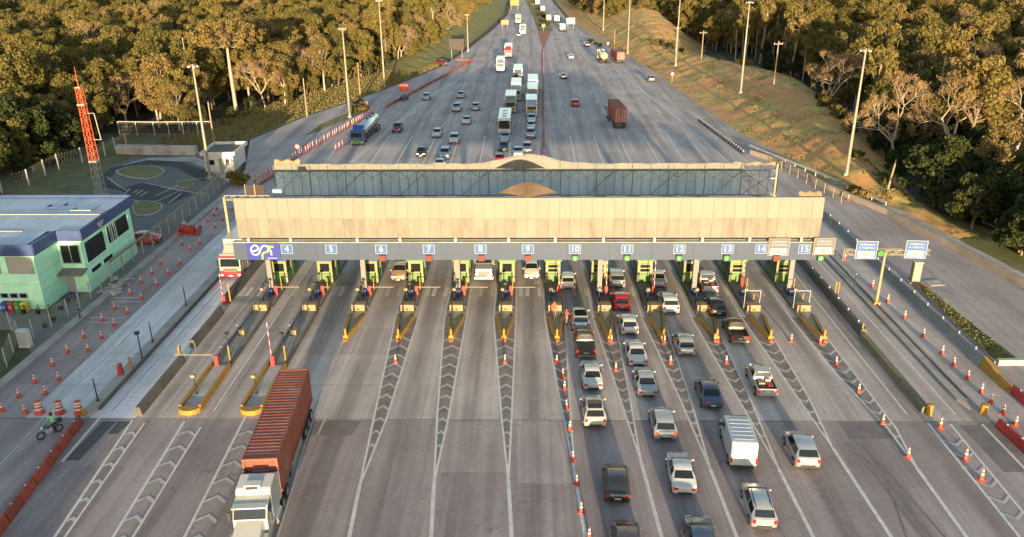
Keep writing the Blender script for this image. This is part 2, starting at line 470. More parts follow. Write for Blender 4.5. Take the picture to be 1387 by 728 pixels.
# left-hand group
for a, b, ch in (((74, 728), (180, 569), (88, 728, 196, 573)), ((153, 728), (250, 571), (180, 728, 272, 579)), ((250, 728), (335, 560), None)):
    la = pxl(a, b); d = (la[0] - la[1]).normalized()
    line('lane_line', [la[1], la[0], la[0] + d * 15], 0.2)
    if ch:
        ra = pxl((ch[0], ch[1]), (ch[2], ch[3])); d2 = (ra[0] - ra[1]).normalized()
        line('lane_line', [ra[1], ra[0], ra[0] + d2 * 15], 0.16)
        chevrons([la[0] + d * 4, la[1]], [ra[0] + d2 * 4, ra[1]], 36.5, 51.5, 1.9, 0.75, 0.34, M_PAINTW)
    else:
        rb = [v + Vector((1.6, 0, 0)) for v in la]
        chevrons([la[0] + d * 4, la[1]], [rb[0] + d * 4, rb[1]], 36.5, 51.5, 1.9, 0.75, 0.34, M_PAINTW)
line('lane_line', pxl((84, 626), (135, 567)), 0.24)
for a in (((150, 404), (192, 404)), ((150, 409), (192, 409)), ((122, 431), (170, 431)), ((118, 437), (165, 437))): line('cross_line', pxl(*a), 0.12, M_PAINT)
line('lane_line', pxl((0, 630), (82, 542), (155, 475), (232, 392)), 0.14, M_PAINTW)
# right-hand group
L_, R_ = pxl((1256, 573), (1381, 728)), pxl((1287, 575), (1400, 712))
line('lane_line', L_, 0.2); line('lane_line', R_, 0.2)
chevrons(L_[::-1], R_[::-1], 40, 51, 1.6, -0.8, 0.3, M_PAINTW)
line('lane_line', pxl((1330, 575), (1450, 700)), 0.2)
# lane edge lines under the barriers, left and right of the plaza
for x, y0, y1, m in ((-28.6, 53, 92, M_PAINTW), (-32.6, 53, 95, M_PAINTW), (29.2, 53, 95, M_PAINT), (32.9, 53, 100, M_PAINT), (35.7, 53, 60, M_PAINTW), (-24.6, 53, 98, M_PAINT), (-20.0, 60, 98, M_PAINTW)):
    line('lane_line', [(x, y0), (x, y1)], 0.15, m)
# crossing bars near the booms, lane by lane
for k in range(-1, 11):
    xc = -24.0 + 4.87 * k
    mb = MB()
    for dx in (-1.05, -0.35, 0.9):
        mb.b2(xc + dx - 0.2, xc + dx + 0.2, 75.0, 77.2, 0.013, ZP)
    tag(mb.build('crossing_bars', M_PAINT if k % 2 else M_PAINTW), kind='structure')
# fresh asphalt patches and old repairs
PZ = 0.006
M_PATCH2 = mat('aged_patch', (0.17, 0.142, 0.138), 0.9, var=0.22, scale=0.9, dirt=(0.235, 0.195, 0.185), dscale=0.35)
for i, poly in enumerate((((139, 571), (158, 571), (107, 624), (88, 624)), ((160, 571), (178, 571), (160, 588), (146, 588)),
             ((380, 571), (490, 571), (476, 590), (371, 590)), ((1300, 577), (1345, 577), (1410, 640), (1360, 640)),
             ((1135, 571), (1200, 571), (1222, 595), (1150, 595)))):
    mb = MB().add([(*gp(*p).xy, PZ if i > 0 else PZ) for p in poly][::-1], [tuple(range(len(poly)))])
    tag(mb.build('asphalt_patch', M_PATCH if i < 2 else M_PATCH2), kind='structure')
M_REP = road_mat('old_repair', (0.235, 0.193, 0.19), (0.19, 0.155, 0.152), 4.87, -24.0, 0.25, 0.3, 0.2)
M_REPL = road_mat('pale_repair', (0.30, 0.245, 0.235), (0.24, 0.193, 0.186), 4.87, -24.0, 0.25, 0.3, 0.15)
for poly, m_ in ((((455, 571), (520, 571), (497, 655), (398, 655)), M_REP), (((700, 571), (752, 571), (776, 655), (700, 655)), M_REPL), (((860, 571), (905, 571), (950, 660), (890, 660)), M_REP), (((1120, 571), (1190, 571), (1260, 660), (1165, 660)), M_REP),
                 (((100, 632), (170, 632), (95, 728), (0, 728)), M_REP), (((608, 571), (676, 571), (686, 640), (596, 640)), M_REPL), (((250, 580), (330, 580), (300, 640), (215, 640)), M_REP)):
    tag(MB().add([(*gp(*p).xy, 0.003) for p in poly][::-1], [(0, 1, 2, 3)]).build('road_repair', m_), kind='structure')
tag(MB().b2(-44, 40, 51.96, 52.04, 0.0, 0.0135).build('expansion_joint', M_JOINT), kind='structure')
M_TAR = mat('tar_streak', (0.165, 0.14, 0.122), 0.8, var=0.2, scale=1.5, dirt=(0.21, 0.175, 0.15), dscale=.5)
for a in (((1145, 600), (1190, 650), (1250, 728)), ((1150, 600), (1200, 650), (1262, 728)), ((1158, 598), (1212, 650), (1280, 728)), ((1166, 600), (1195, 640), (1215, 690), (1228, 728))):
    line('tyre_mark', pxl(*a), 0.16, M_TAR, 0.005)

# far road lines: solid off the plaza, then dashes, drawing together with the road
def taper(Y): return 1.0 if Y < 150 else max(0.42, 1 - (Y - 150) * 0.0030)
for x0 in (-26.0, -21.6, -17.2, -12.7, -7.9, -3.1, 7.9, 12.4, 17.0, 21.7, 26.0, 29.7):
    xc = 4.0
    mb = MB()
    mb.ribbon([(x0, 104), (x0, 148)], 0.2, ZP)
    y = 156.0
    end = 262
    while y < end:
        a, b = xc + (x0 - xc) * taper(y), xc + (x0 - xc) * taper(y + 4)
        mb.ribbon([(a, y), (b, y + 4)], 0.2, ZP); y += 12
    tag(mb.build('dashed_lane_line', M_PAINT), kind='structure')
for pts in (((474, 221), (528, 173), (585, 128), (653, 87), (690, 58), (705, 40)), ((478, 221), (532, 173), (589, 128), (657, 87)), ((988, 221), (905, 150), (831, 92), (795, 65), (778, 50))):
    line('edge_line', pxl(*pts), 0.26)
for x0, x1 in ((-3.5, -6.0), (0.3, -3.8), (13.5, 8.2), (10.8, 11.2)):
    mb = MB(); y = 285.0
    while y < 500:
        t = (y - 285) / 215; mb.ribbon([(x0 + (x1 - x0) * t, y), (x0 + (x1 - x0) * t, y + 4)], 0.25, ZP); y += 12
    tag(mb.build('dashed_lane_line', M_PAINT), kind='structure')
for pa, pb in (((728, 82), (700, 82)), ((742, 110), (760, 108))):
    line('stop_line', pxl(pa, pb), 0.5, M_PAINTW)

# ------------------------------------------------------------------ terrain: banks left and right
def interp(tab, y):
    ys = [t[0] for t in tab]
    return [float(np.interp(y, ys, [t[k] for t in tab])) for k in range(1, len(tab[0]))]
from mathutils import noise as mnoise
#      Y    foot x, crest x, crest z, back x
BANK_R = [(92, 52.5, 54, 0.3, 58), (104, 48.6, 52, 0.5, 58), (114, 45.5, 50.0, 1.6, 58), (126, 44.0, 50.5, 2.8, 62), (150, 40.0, 56, 4.5, 68), (188, 37.0, 58, 5.0, 72), (212, 35.0, 54, 4.0, 70), (240, 33.5, 46, 3.0, 66),
          (262, 31.0, 40, 3.2, 62), (285, 28, 44, 6.0, 66), (330, 23.5, 46, 9.0, 70), (371, 20.5, 40, 9.0, 70), (430, 18.5, 34, 7, 66), (520, 16.5, 32, 6, 60)]
BANK_L = [(228, -29, -36, 0.4, -60), (245, -25.5, -34, 1.6, -58), (271, -22.5, -33, 3.0, -58), (340, -16.5, -27, 4.5, -56), (411, -12.0, -24, 5, -55), (520, -12.5, -24, 5, -55)]
def bank(name, tab, m, ystep=1.1, nx=48):
    y0, y1 = tab[0][0], tab[-1][0]
    ny = int((y1 - y0) / ystep)
    v = []; f = []
    for j in range(ny + 1):
        y = y0 + (y1 - y0) * j / ny
        fx, cx, cz, bx = interp(tab, y)
        for i in range(nx + 1):
            t = i / nx
            if t < 0.62:
                q = t / 0.62; x = fx + (cx - fx) * q
                z = cz * (q * q * (3 - 2 * q))
                amp = 0.55 * min(1, q * 3)
            else:
                q = (t - 0.62) / 0.38; x = cx + (bx - cx) * q
                z = cz + (-0.9 - cz) * (q * q * (3 - 2 * q)); amp = 0.5
            z += amp * (mnoise.noise(Vector((x * 0.22, y * 0.22, 3))) * 0.6 + mnoise.noise(Vector((x * 0.7, y * 0.7, 9))) * 0.35 + mnoise.noise(Vector((x * 1.5, y * 1.5, 5))) * 0.3)
            if i == 0: z = -0.09
            v.append((x, y, z))
    for j in range(ny):
        for i in range(nx):
            a = j * (nx + 1) + i
            q = (a, a + 1, a + nx + 2, a + nx + 1)
            f.append(q if tab is BANK_R else q[::-1])
    mb = MB(); mb.add(v, f, 0, True)
    o = mb.build(name, m)
    return tag(o, kind='structure')
def bank_z(tab, x, y):
    if y < tab[0][0] or y > tab[-1][0]: return -0.1
    fx, cx, cz, bx = interp(tab, y)
    s = 1 if cx > fx else -1
    if (x - fx) * s < 0 or (x - bx) * s > 0: return -0.1
    if (x - cx) * s < 0:
        q = (x - fx) / (cx - fx); return cz * (q * q * (3 - 2 * q))
    q = (x - cx) / (bx - cx); return cz + (-0.9 - cz) * (q * q * (3 - 2 * q))
bank('bank_terrain', BANK_R, M_DRYG)
bank('bank_terrain', BANK_L, M_GRASS)
sheet('track_lawn', [(-82, 92), (-56, 97), (-50, 101), (-46.5, 112), (-47.5, 124), (-56, 133), (-66, 151), (-82, 151)], -0.03, mat('dull_lawn', (0.13, 0.13, 0.05), 0.95, var=0.35, scale=0.4, dirt=(0.16, 0.135, 0.09), dscale=0.2, bump=0.8, bscale=3.0))
# flat grass verges and the paved right shoulder
sheet('road_shoulder', [(39.5, 129.6), (36.4, 133), (34.7, 167), (30.9, 236), (22.9, 300), (18.0, 371), (20.8, 371), (29.5, 285), (33.8, 240), (35.5, 212), (37.4, 188), (40.4, 150), (44.3, 126), (42, 126)][::-1], -0.015, M_SIDE)
sheet('grass_verge', [(-46.3, 124), (-52, 145), (-47.2, 166), (-41.5, 181), (-33.5, 206), (-25.5, 238), (-34, 245), (-44, 222), (-54, 190), (-60, 158), (-66, 152), (-66, 136), (-57, 132)], -0.04, M_GRASS)
sheet('grass_verge', [(-42.0, 148), (-34.6, 172), (-35.4, 178), (-41.6, 158)], 0.10, M_GRASS)
sheet('grass_verge', [(44, 112.8), (48.2, 101.7), (52.4, 77.2), (58, 70), (60, 92), (50, 112), (44.6, 124), (41, 131)], -0.05, M_GRASS)
# ------------------------------------------------------------------ toll canopy
M_CLAD = mat('cream_cladding', (0.176, 0.163, 0.135), 0.6, var=0.10, scale=1.4, stretch=(1, 1, 0.25), rnd=0.06, dirt=(0.145, 0.13, 0.104), dscale=0.7, dmin=.5, dmax=.8)
M_CLADL = mat('stained_cladding', (0.168, 0.15, 0.121), 0.65, var=0.16, scale=1.6, stretch=(1, 1, 0.3), rnd=0.09, dirt=(0.105, 0.082, 0.063), dscale=0.9, dmin=.5, dmax=.78)
M_CLADR = mat('rear_cladding', (0.50, 0.59, 0.62), 0.6, var=0.14, scale=0.9, stretch=(1, 1, 0.35), rnd=0.10)  # same sheet as the cream cladding, blue-grey shade put into its colour
M_SHELL = mat('vault_cladding', (0.13, 0.085, 0.052), 0.7, var=0.2, scale=1.5)
M_STEEL = mat('painted_steel', (0.13, 0.15, 0.16), 0.55, 0.2, var=0.15)
M_BEAM = mat('blue_grey_beam', (0.033, 0.051, 0.094), 0.5, var=0.06, scale=0.5, rnd=0.03)
M_ROOF = mat('roof_sheet', (0.12, 0.11, 0.10), 0.8, var=0.2)
M_BLUE = mat('sign_blue', (0.03, 0.088, 0.25), 0.45)
M_NAVY = mat('logo_blue', (0.02, 0.028, 0.22), 0.45)
M_SIGNW = mat('sign_white', (0.29, 0.31, 0.37), 0.5)
M_SIGNG = mat('sign_grey', (0.10, 0.09, 0.10), 0.5)
M_GREENL = mat('logo_green', (0.17, 0.36, 0.04), 0.45)
M_LAMPR = mat('red_lane_lamp', (0.6, 0.03, 0.02), 0.3, emit=0.25)
M_LAMPG = mat('green_lane_lamp', (0.03, 0.35, 0.03), 0.3, emit=0.2)
M_LATT = mat('cream_steel', (0.27, 0.215, 0.125), 0.6, var=0.1)
M_CANVAS = mat('torn_sheeting', (0.24, 0.19, 0.115), 0.8, var=0.2, scale=1.2)

def text(parent, body, size, loc, m, name='lettering', rot=(PI / 2, 0, 0), align='CENTER', bold=0.0, sx=1.0):
    cu = bpy.data.curves.new(name, 'FONT')
    cu.body = body; cu.size = size; cu.align_x = align; cu.align_y = 'CENTER'
    cu.extrude = 0.006; cu.offset = bold; cu.resolution_u = 3
    cu.materials.append(m)
    tmp = bpy.data.objects.new('tmp', cu); COL.objects.link(tmp)
    me = bpy.data.meshes.new_from_object(tmp.evaluated_get(bpy.context.evaluated_depsgraph_get()))
    bpy.data.objects.remove(tmp); me.name = name
    o = bpy.data.objects.new(name, me)
    link(o, parent)
    o.location = loc; o.rotation_euler = rot; o.scale = (sx, 1, 1)
    return o

can = thing('toll_canopy', 'long cream toll canopy spanning every lane, panelled parapets and grey beam', 'toll canopy', (0, 71, 0))
X0, X1 = -27.55, 27.45
NP = 54
pw = (X1 - X0) / NP
pm_u = MB().b2(-pw / 2 + 0.008, pw / 2 - 0.008, -0.03, 0.03, -0.965, 0.965).mesh('fascia_panel', M_CLAD)
pm_l = MB().b2(-pw / 2 + 0.008, pw / 2 - 0.008, -0.03, 0.03, -0.975, 0.975).mesh('fascia_panel', M_CLADL)
for i in range(NP):
    x = X0 + pw * (i + 0.5)
    a = inst('fascia_panel', pm_u, can, (x, -0.02 + random.uniform(-.012, .012), 10.82)); a.rotation_euler = (R(-2.5 + random.uniform(-.5, .5)), 0, R(random.uniform(-.5, .5)))
    b = inst('fascia_panel', pm_l, can, (x, random.uniform(-.012, .012), 8.86)); b.rotation_euler = (R(1.0 + random.uniform(-.6, .6)), 0, R(random.uniform(-.5, .5)))
MB().b2(X0, X1, 0.12, 0.2, 7.95, 11.7).build('fascia_backing', M_CLADL, can)
MB().b2(X0 + 0.02, X0 + 0.1, 0.05, 1.1, 7.9, 11.75).b2(X1 - 0.1, X1 - 0.02, 0.05, 1.1, 7.9, 11.75).build('fascia_return', M_CLADL, can)
MB().b2(X0, X1, -0.05, 0.24, 11.79, 11.84).build('coping', M_CLAD, can)
# steel parapet braces behind the front cladding
mb = MB()
for i in range(0, NP + 1, 2):
    x = X0 + pw * i
    mb.bar((x, 0.25, 11.6), (x, 1.6, 7.8), 0.07, 0.07).bar((x, 0.25, 7.8), (x, 0.25, 11.7), 0.07, 0.07)
mb.build('parapet_bracing', M_STEEL, can)
# roof deck and soffit
MB().b2(X0 + 0.15, X1 - 0.15, 0.3, 13.6, 7.45, 7.62).build('roof_deck', M_ROOF, can)
# vault between the parapets, ribs running together at the front
v = []; f = []
NA, NB = 40, 12
for j in range(NB + 1):
    t = j / NB
    for i in range(NA + 1):
        a = -1 + 2 * i / NA
        rib = 0.06 * (1 if i % 4 == 0 else 0) * (1 - abs(a)) * math.sin(PI * min(1, t + 0.1))
        hw = 2.9 * (0.35 + 0.65 * t)
        h = 1.0 * (t ** 0.7) * (math.cos(a * PI / 2) ** 1.3)
        v.append((0.05 + a * hw * (0.25 + 0.75 * t) * 1.0, 0.1 + 1.6 * t, 11.82 + h + rib))
for j in range(NB):
    for i in range(NA):
        q = j * (NA + 1) + i
        f.append((q, q + 1, q + NA + 2, q + NA + 1))
MB().add(v, f, 0, False).add(v, [tuple(reversed(g)) for g in ()], 0).build('vault_shell', M_SHELL, can)
# front beam carrying the lane numbers
mb = MB()
BX0, BX1 = -28.15, 27.75
nb = 14
for i in range(nb):
    a = BX0 + (BX1 - BX0) * i / nb; b = BX0 + (BX1 - BX0) * (i + 1) / nb
    inst('beam_panel', MB().b2(-(b - a) / 2 + .008, (b - a) / 2 - .008, -0.03, 0.03, -0.88, 0.88).mesh('beam_panel', M_BEAM) if i == 0 else bpy.data.meshes['beam_panel'], can, ((a + b) / 2, -0.15, 6.58))
MB().b2(BX0, BX1, -0.10, 0.35, 5.72, 7.44).build('beam_core', M_BEAM, can)
MB().b2(BX0, BX1, -0.22, 0.4, 7.46, 7.52).build('beam_cap', M_KERBL, can)
stub = MB().b2(-0.12, 0.12, -0.1, 0.1, 7.52, 7.95).mesh('stub_post', M_KERBL)
for px in (337, 394, 484, 542, 617, 689, 752, 817, 886, 951, 1015, 1085):
    inst('stub_post', stub, can, (gp(px, 323, 7.7).x * (71 / gp(px, 323, 7.7).y), -0.08, 0))
# columns
colm = MB().b2(-0.24, 0.24, -0.24, 0.24, 0, 7.6).mesh('column', mat('column_paint', (0.17, 0.155, 0.15), 0.6, var=0.12, scale=1.5))
colb = MB().b2(-0.34, 0.34, -0.34, 0.34, 0.2, 0.75).mesh('column_base', mat('column_base_blue', (0.05, 0.07, 0.16), 0.6))
ISL = [-26.45 + 4.86 * k for k in range(12)]
for k in (0, 2, 4, 7, 9, 11):
    c = inst('column', colm, can, (ISL[k] - 0.15, 4.6, 0)); inst('column_base', colb, c)
    inst('column', colm, can, (ISL[k] - 0.15, 12.0, 0))
# rear parapet with its middle arch
def arch(x): return 11.32 + 1.05 * math.exp(-((x - 0.1) / 2.6) ** 2 * 0.55)
NR = 44
rw = (27.35 + 27.95) / NR
for i in range(NR):
    xa = -27.95 + rw * i; xb = xa + rw
    if xa > 22.4: continue                       # sheets are missing at the right-hand end
    g = 0.012
    p = [(xa + g, 7.75), (xb - g, 7.75), (xb - g, 10.55), (xa + g, 10.55)]
    MB().add([(q[0], 14.16, q[1]) for q in p] + [(q[0], 14.2, q[1]) for q in p], [(0, 1, 2, 3), (7, 6, 5, 4), (0, 4, 5, 1), (1, 5, 6, 2), (2, 6, 7, 3), (3, 7, 4, 0)]).build('rear_panel', M_CLADR, can)
    ys = random.uniform(-0.02, 0.02)
    n = 4
    v = []; f = []
    for q in range(n + 1):
        x = xa + g + (rw - 2 * g) * q / n
        sag = 0.06 * math.sin(x * 1.3) + 0.04 * math.sin(x * 3.1 + 1)
        v += [(x, 14.12 + ys, 10.57), (x, 14.06 + ys, arch(x) - 0.18), (x, 14.16 + ys, arch(x) + sag * 0.5)]
    for q in range(n):
        a = q * 3
        f += [(a, a + 3, a + 4, a + 1), (a + 1, a + 4, a + 5, a + 2)]
    MB().add(v, f, 0).build('rear_top_panel', M_CLAD, can)  # top strip of the same sheet, coloured as its sunlit cream
mb = MB()
for (xa, xb, za, zb) in ((22.4, 27.3, 11.1, 11.35), (-27.9, -25.0, 11.3, 11.75)):
    n = 14; v = []; f = []
    for q in range(n + 1):
        x = xa + (xb - xa) * q / n
        w = 0.12 * math.sin(q * 1.7) + 0.08 * math.sin(q * 0.9 + 2)
        v += [(x, 14.0 + w, za + 0.06 * math.sin(q * 2.3)), (x, 14.25 + w * .5, zb + 0.1 * math.sin(q * 1.1)), (x, 14.7 + w, zb - 0.25 + 0.1 * math.sin(q * 2.1))]
    for q in range(n): a = q * 3; f += [(a, a + 3, a + 4, a + 1), (a + 1, a + 4, a + 5, a + 2)]
    mb.add(v, f, 0)
# loose sheeting lying behind the front parapet at both ends
for xa, xb in ((25.2, 27.3),):
    n = 8; v = []; f = []
    for q in range(n + 1):
        x = xa + (xb - xa) * q / n; w = 0.1 * math.sin(q * 2.0)
        v += [(x, 0.3, 11.8), (x, 0.7 + w, 12.15 + w * 0.6), (x, 1.4 + w, 11.9)]
    for q in range(n): a = q * 3; f += [(a, a + 3, a + 4, a + 1), (a + 1, a + 4, a + 5, a + 2)]
    mb.add(v, f, 0)
mb.build('torn_sheet', M_CANVAS, can)
MB().b2(-24.5, -23.6, 2.2, 2.9, 11.3, 12.0).build('roof_box', M_SIGNW, can)
# steel truss standing in front of the rear parapet
mb = MB()
for z, y in ((7.85, 13.7), (10.62, 13.75)):
    mb.bar((-27.95, y, z), (27.3, y, z), 0.09, 0.09)
mb.build('truss_chord', M_STEEL, can)
for i in range(14):
    if i in (1, 2, 9): continue
    MB().bar((-27.6 + 3.95 * i, 13.72, 9.72), (-24.2 + 3.95 * i, 13.72, 9.72), .1, .1).build('white_pipe', M_WHITE, can)
mb = MB()
n = 56
for i in range(n + 1):
    x = -27.95 + 55.25 * i / n
    mb.bar((x, 13.8, 7.8), (x, 13.8, 10.6 if i % 2 else arch(x) - 0.1), 0.045 if i % 4 else 0.08, 0.045 if i % 4 else 0.08)
mb.build('truss_posts', M_STEEL, can)['kind'] = 'stuff'
mb = MB()
for i in range(n):
    x = -27.95 + 55.25 * i / n; d = 55.25 / n
    z0, z1 = (9.75, 10.62) if i % 2 else (10.62, 9.75)
    mb.bar((x, 13.85, z0), (x + d, 13.85, z1), 0.04, 0.04)
for i in range(0, n, 7):
    x = -27.95 + 55.25 * i / n
    mb.bar((x, 13.7, 7.85), (x + 3, 13.7, 10.6), 0.05, 0.05)
mb.build('truss_diagonals', M_STEEL, can)['kind'] = 'stuff'
MB().bar((27.2, 13.9, 7.6), (27.2, 13.9, 11.5), 0.28, 0.28).bar((27.2, 13.9, 11.45), (27.2, 12.6, 11.45), 0.1, 0.1).build('end_post', M_LATT, can)
MB().bar((27.2, 13.7, 7.4), (24.3, 13.7, 7.9), 0.1, 0.1).bar((27.0, 13.7, 7.9), (23.5, 13.7, 10.6), 0.06, 0.06).bar((23.5, 13.7, 7.9), (27.0, 13.7, 10.4), 0.06, 0.06).build('end_bracing', M_STEEL, can)

# company sign and lane numbers on the beam
def beam_x(px): 
    return gp(px, 340, 6.6).x * (70.8 / gp(px, 340, 6.6).y)
BY = 71 - 0.19
def ribbon_path(pts, w, n=10):
    """flat closed strip in the x-z plane"""
    mb = MB(); L = []; Q = []
    P = [Vector((p[0], p[1])) for p in pts]
    for i, p in enumerate(P):
        d = (P[min(i + 1, len(P) - 1)] - P[max(i - 1, 0)]).normalized()
        nn = Vector((-d.y, d.x)) * w / 2
        L.append((p.x + nn.x, 0, p.y + nn.y)); Q.append((p.x - nn.x, 0, p.y - nn.y))
    k = len(P)
    mb.add(L + Q, [(i, i + 1, k + i + 1, k + i) for i in range(k - 1)])
    return mb
def arc(cx, cz, r, a0, a1, n=14, rz=None):
    return [(cx + r * math.cos(R(a0 + (a1 - a0) * i / n)), cz + (rz or r) * math.sin(R(a0 + (a1 - a0) * i / n))) for i in range(n + 1)]
s = thing('company_sign', 'blue company sign lettered epr in white and green on the toll beam', 'sign', (beam_x(357), BY - 0.03, 6.58))
MB().b2(-1.6, 1.6, -0.03, 0.03, -0.86, 0.86).build('board', M_NAVY, s)
def smooth(pts, n=5):
    q = [Vector(p) for p in pts]; q = [q[0]] + q + [q[-1]]; out = []
    for i in range(1, len(q) - 2):
        a, b, c, d = q[i - 1:i + 3]
        for k in range(n):
            t = k / n
            out.append(.5 * ((2 * b) + (c - a) * t + (2 * a - 5 * b + 4 * c - d) * t * t + (3 * b - a - 3 * c + d) * t ** 3))
    return [(p.x, p.y) for p in out + [q[-2]]]
def lg(*pts): return smooth([((x - 375) * .01032, (600 - y) * .0123) for x, y in pts])
e_pts = lg((272, 598), (300, 592), (328, 580), (325, 558), (300, 548), (272, 562), (262, 592), (275, 620), (302, 628), (330, 614), (348, 588), (364, 562), (390, 550), (416, 558), (422, 582), (405, 602), (380, 606))
o = ribbon_path(e_pts, 0.17).build('lettering', M_SIGNW, s); o.location.y = -0.045
o.location.y = -0.045
p_pts = lg((360, 664), (360, 640), (366, 618), (388, 606), (412, 602), (430, 590), (440, 572), (452, 558), (476, 560))
o = ribbon_path(p_pts, 0.18).build('lettering', M_GREENL, s); o.location.y = -0.06
MB().b2(0.66, 0.82, -0.055, -0.045, -0.38, 0.12).build('lettering', M_SIGNW, s)
MB().b2(0.52, 0.68, -0.075, -0.065, 0.52, 0.66).build('lettering', M_GREENL, s)
MB().b2(0.3, 1.25, -0.06, -0.05, -0.70, -0.63).build('lettering', M_SIGNW, s)
NUMPX = [(4, 389), (5, 449), (6, 516.5), (7, 581), (8, 651), (9, 715), (10, 778.5), (11, 849.5), (12, 920), (13, 985), (14, 1030.5), (15, 1089)]
NUMW = {4: 'four', 5: 'five', 6: 'six', 7: 'seven', 8: 'eight', 9: 'nine', 10: 'ten', 11: 'eleven', 12: 'twelve', 13: 'thirteen', 14: 'fourteen', 15: 'fifteen'}
plate = MB().b2(-0.56, 0.56, -0.025, 0.025, -0.46, 0.46).mesh('board', M_BLUE)
rim = MB().b2(-0.56, 0.56, -0.03, 0.03, 0.42, 0.46).b2(-0.56, 0.56, -0.03, 0.03, -0.46, -0.42).b2(-0.56, -0.52, -0.03, 0.03, -0.42, 0.42).b2(0.52, 0.56, -0.03, 0.03, -0.42, 0.42).mesh('rim', M_SIGNW)
for num, px in NUMPX:
    s = thing('lane_number_sign', 'blue lane sign with white numeral %s on the toll beam' % NUMW[num], 'sign', (beam_x(px), BY - 0.02, 6.82), 0, 'lane number signs on the toll beam')
    b = inst('board', plate, s); inst('rim', rim, s, (0, -0.008, 0))
    text(s, str(num), 0.86, (0, -0.042, 0), M_SIGNW, 'number', bold=0.012)
# lane signals hung below the beam
for num, px, col in ((6, 518, 'r'), (7, 581, 'r'), (8, 652, 'r'), (9, 715, 'r'), (10, 779, 'g'), (11, 849.5, 'g'), (12, 920, 'g'), (13, 984.5, 'g'), (14, 1052, 'r'), (15, 1112, 'g')):
    x = beam_x(px)
    s = thing('lane_signal', '%s under the toll beam below numeral %s' % ('lit red cross lane signal' if col == 'r' else 'lit green arrow lane signal', NUMW[num]), 'signal', (x, BY - 0.16, 5.95), 0, 'lane signals under the toll beam')
    MB().b2(-0.3, 0.3, -0.1, 0.12, -0.3, 0.3).build('housing', M_TRIM if col == 'g' else mat('signal_housing_%d' % num, (0.07, 0.01, 0.01), 0.5), s)
    mb = MB()
    if col == 'r':
        mb.bar((-0.2, -0.12, -0.2), (0.2, -0.12, 0.2), 0.09, 0.02).bar((-0.2, -0.125, 0.2), (0.2, -0.125, -0.2), 0.09, 0.02)
        v = []
        mb = MB()
        for sg in (1, -1):
            mb.add([(-0.22, -0.115 - 0.004 * sg, -0.16 * sg), (-0.16, -0.115 - 0.004 * sg, -0.22 * sg), (0.22, -0.115 - 0.004 * sg, 0.16 * sg), (0.16, -0.115 - 0.004 * sg, 0.22 * sg)], [(0, 1, 2, 3) if sg > 0 else (3, 2, 1, 0)])
        mb.build('lamp', M_LAMPR, s)
    else:
        v = [(0.24 * math.cos(2 * PI * i / 14), -0.11, 0.24 * math.sin(2 * PI * i / 14)) for i in range(14)]
        MB().add(v, [tuple(range(14))]).build('lamp', M_LAMPG, s)
        MB().add([(-0.05, -0.118, 0.14), (-0.05, -0.118, -0.02), (-0.14, -0.118, -0.02), (0, -0.118, -0.16), (0.14, -0.118, -0.02), (0.05, -0.118, -0.02), (0.05, -0.118, 0.14)], [tuple(range(7))]).build('arrow', M_SIGNW, s)
# automatic-charge boards
def charge_board(name, label, loc, blue, w=1.85, h=2.1, rz=0.0, shear=0.0):
    s = thing(name, label, 'sign', loc, rz, 'automatic charge boards')
    MB().b2(-w / 2, w / 2, -0.03, 0.03, -h / 2, h / 2).build('board', M_BLUE if blue else M_SIGNG, s)
    t = 0.05
    MB().b2(-w / 2, w / 2, -0.04, 0.04, h / 2 - t, h / 2).b2(-w / 2, w / 2, -0.04, 0.04, -h / 2, -h / 2 + t).b2(-w / 2, -w / 2 + t, -0.04, 0.04, -h / 2 + t, h / 2 - t).b2(w / 2 - t, w / 2, -0.04, 0.04, -h / 2 + t, h / 2 - t).build('rim', M_SIGNW if blue else M_LATT, s)
    text(s, 'COBRANÇA', 0.25, (0, -0.05, h * 0.30), M_SIGNW, bold=0.004)
    text(s, 'AUTOMÁTICA', 0.25, (0, -0.05, h * 0.12), M_SIGNW, bold=0.004, sx=0.9)
    MB().b2(-w * 0.4, w * 0.4, -0.045, -0.03, -h * 0.42, -h * 0.06).build('panel', M_SIGNW if blue or 'empty' not in label else M_SIGNG, s)
    MB().b2(-w * 0.22, w * 0.22, -0.052, -0.045, -h * 0.28, -h * 0.22).b2(-w * 0.08, w * 0.12, -0.052, -0.045, -h * 0.34, -h * 0.28).build('emblem', mat('emblem_tone', (0.35, 0.22, 0.08), 0.5), s)
    return s
charge_board('charge_board', 'grey charge board beside the number 14 on the toll beam', (beam_x(1053.5), BY - 0.12, 7.05), False, 2.0, 1.75)
charge_board('charge_board', 'grey charge board with white panel at the right end of the beam', (beam_x(1114.5), BY - 0.12, 7.12), False, 2.0, 1.7)

# T-shaped sign mast on the right
T0 = gp(1186, 414)
tm = thing('sign_mast', 'cream steel T-shaped sign mast standing right of lane 15', 'sign mast', T0)
TH = 5.75
MB().tube((0, 0, 0), (0, 0, TH), 0.17, 0.13, 12).build('post', M_LATT, tm)
MB().b2(-0.3, 0.3, -0.3, 0.3, 0, 0.5).build('footing', M_YEL, tm)
mb = MB()
for z in (TH - 0.25, TH + 0.25):
    for y in (-0.18, 0.18): mb.bar((-3.9, y, z), (4.2, y, z), 0.06, 0.06)
for i in range(16):
    a = -3.9 + 8.1 * i / 16; b = a + 8.1 / 16
    mb.bar((a, -0.18, TH - 0.25 if i % 2 else TH + 0.25), (b, -0.18, TH + 0.25 if i % 2 else TH - 0.25), 0.04, 0.04)
    mb.bar((a, 0.18, TH + 0.25 if i % 2 else TH - 0.25), (b, 0.18, TH - 0.25 if i % 2 else TH + 0.25), 0.04, 0.04)
mb.build('truss_arm', M_LATT, tm)
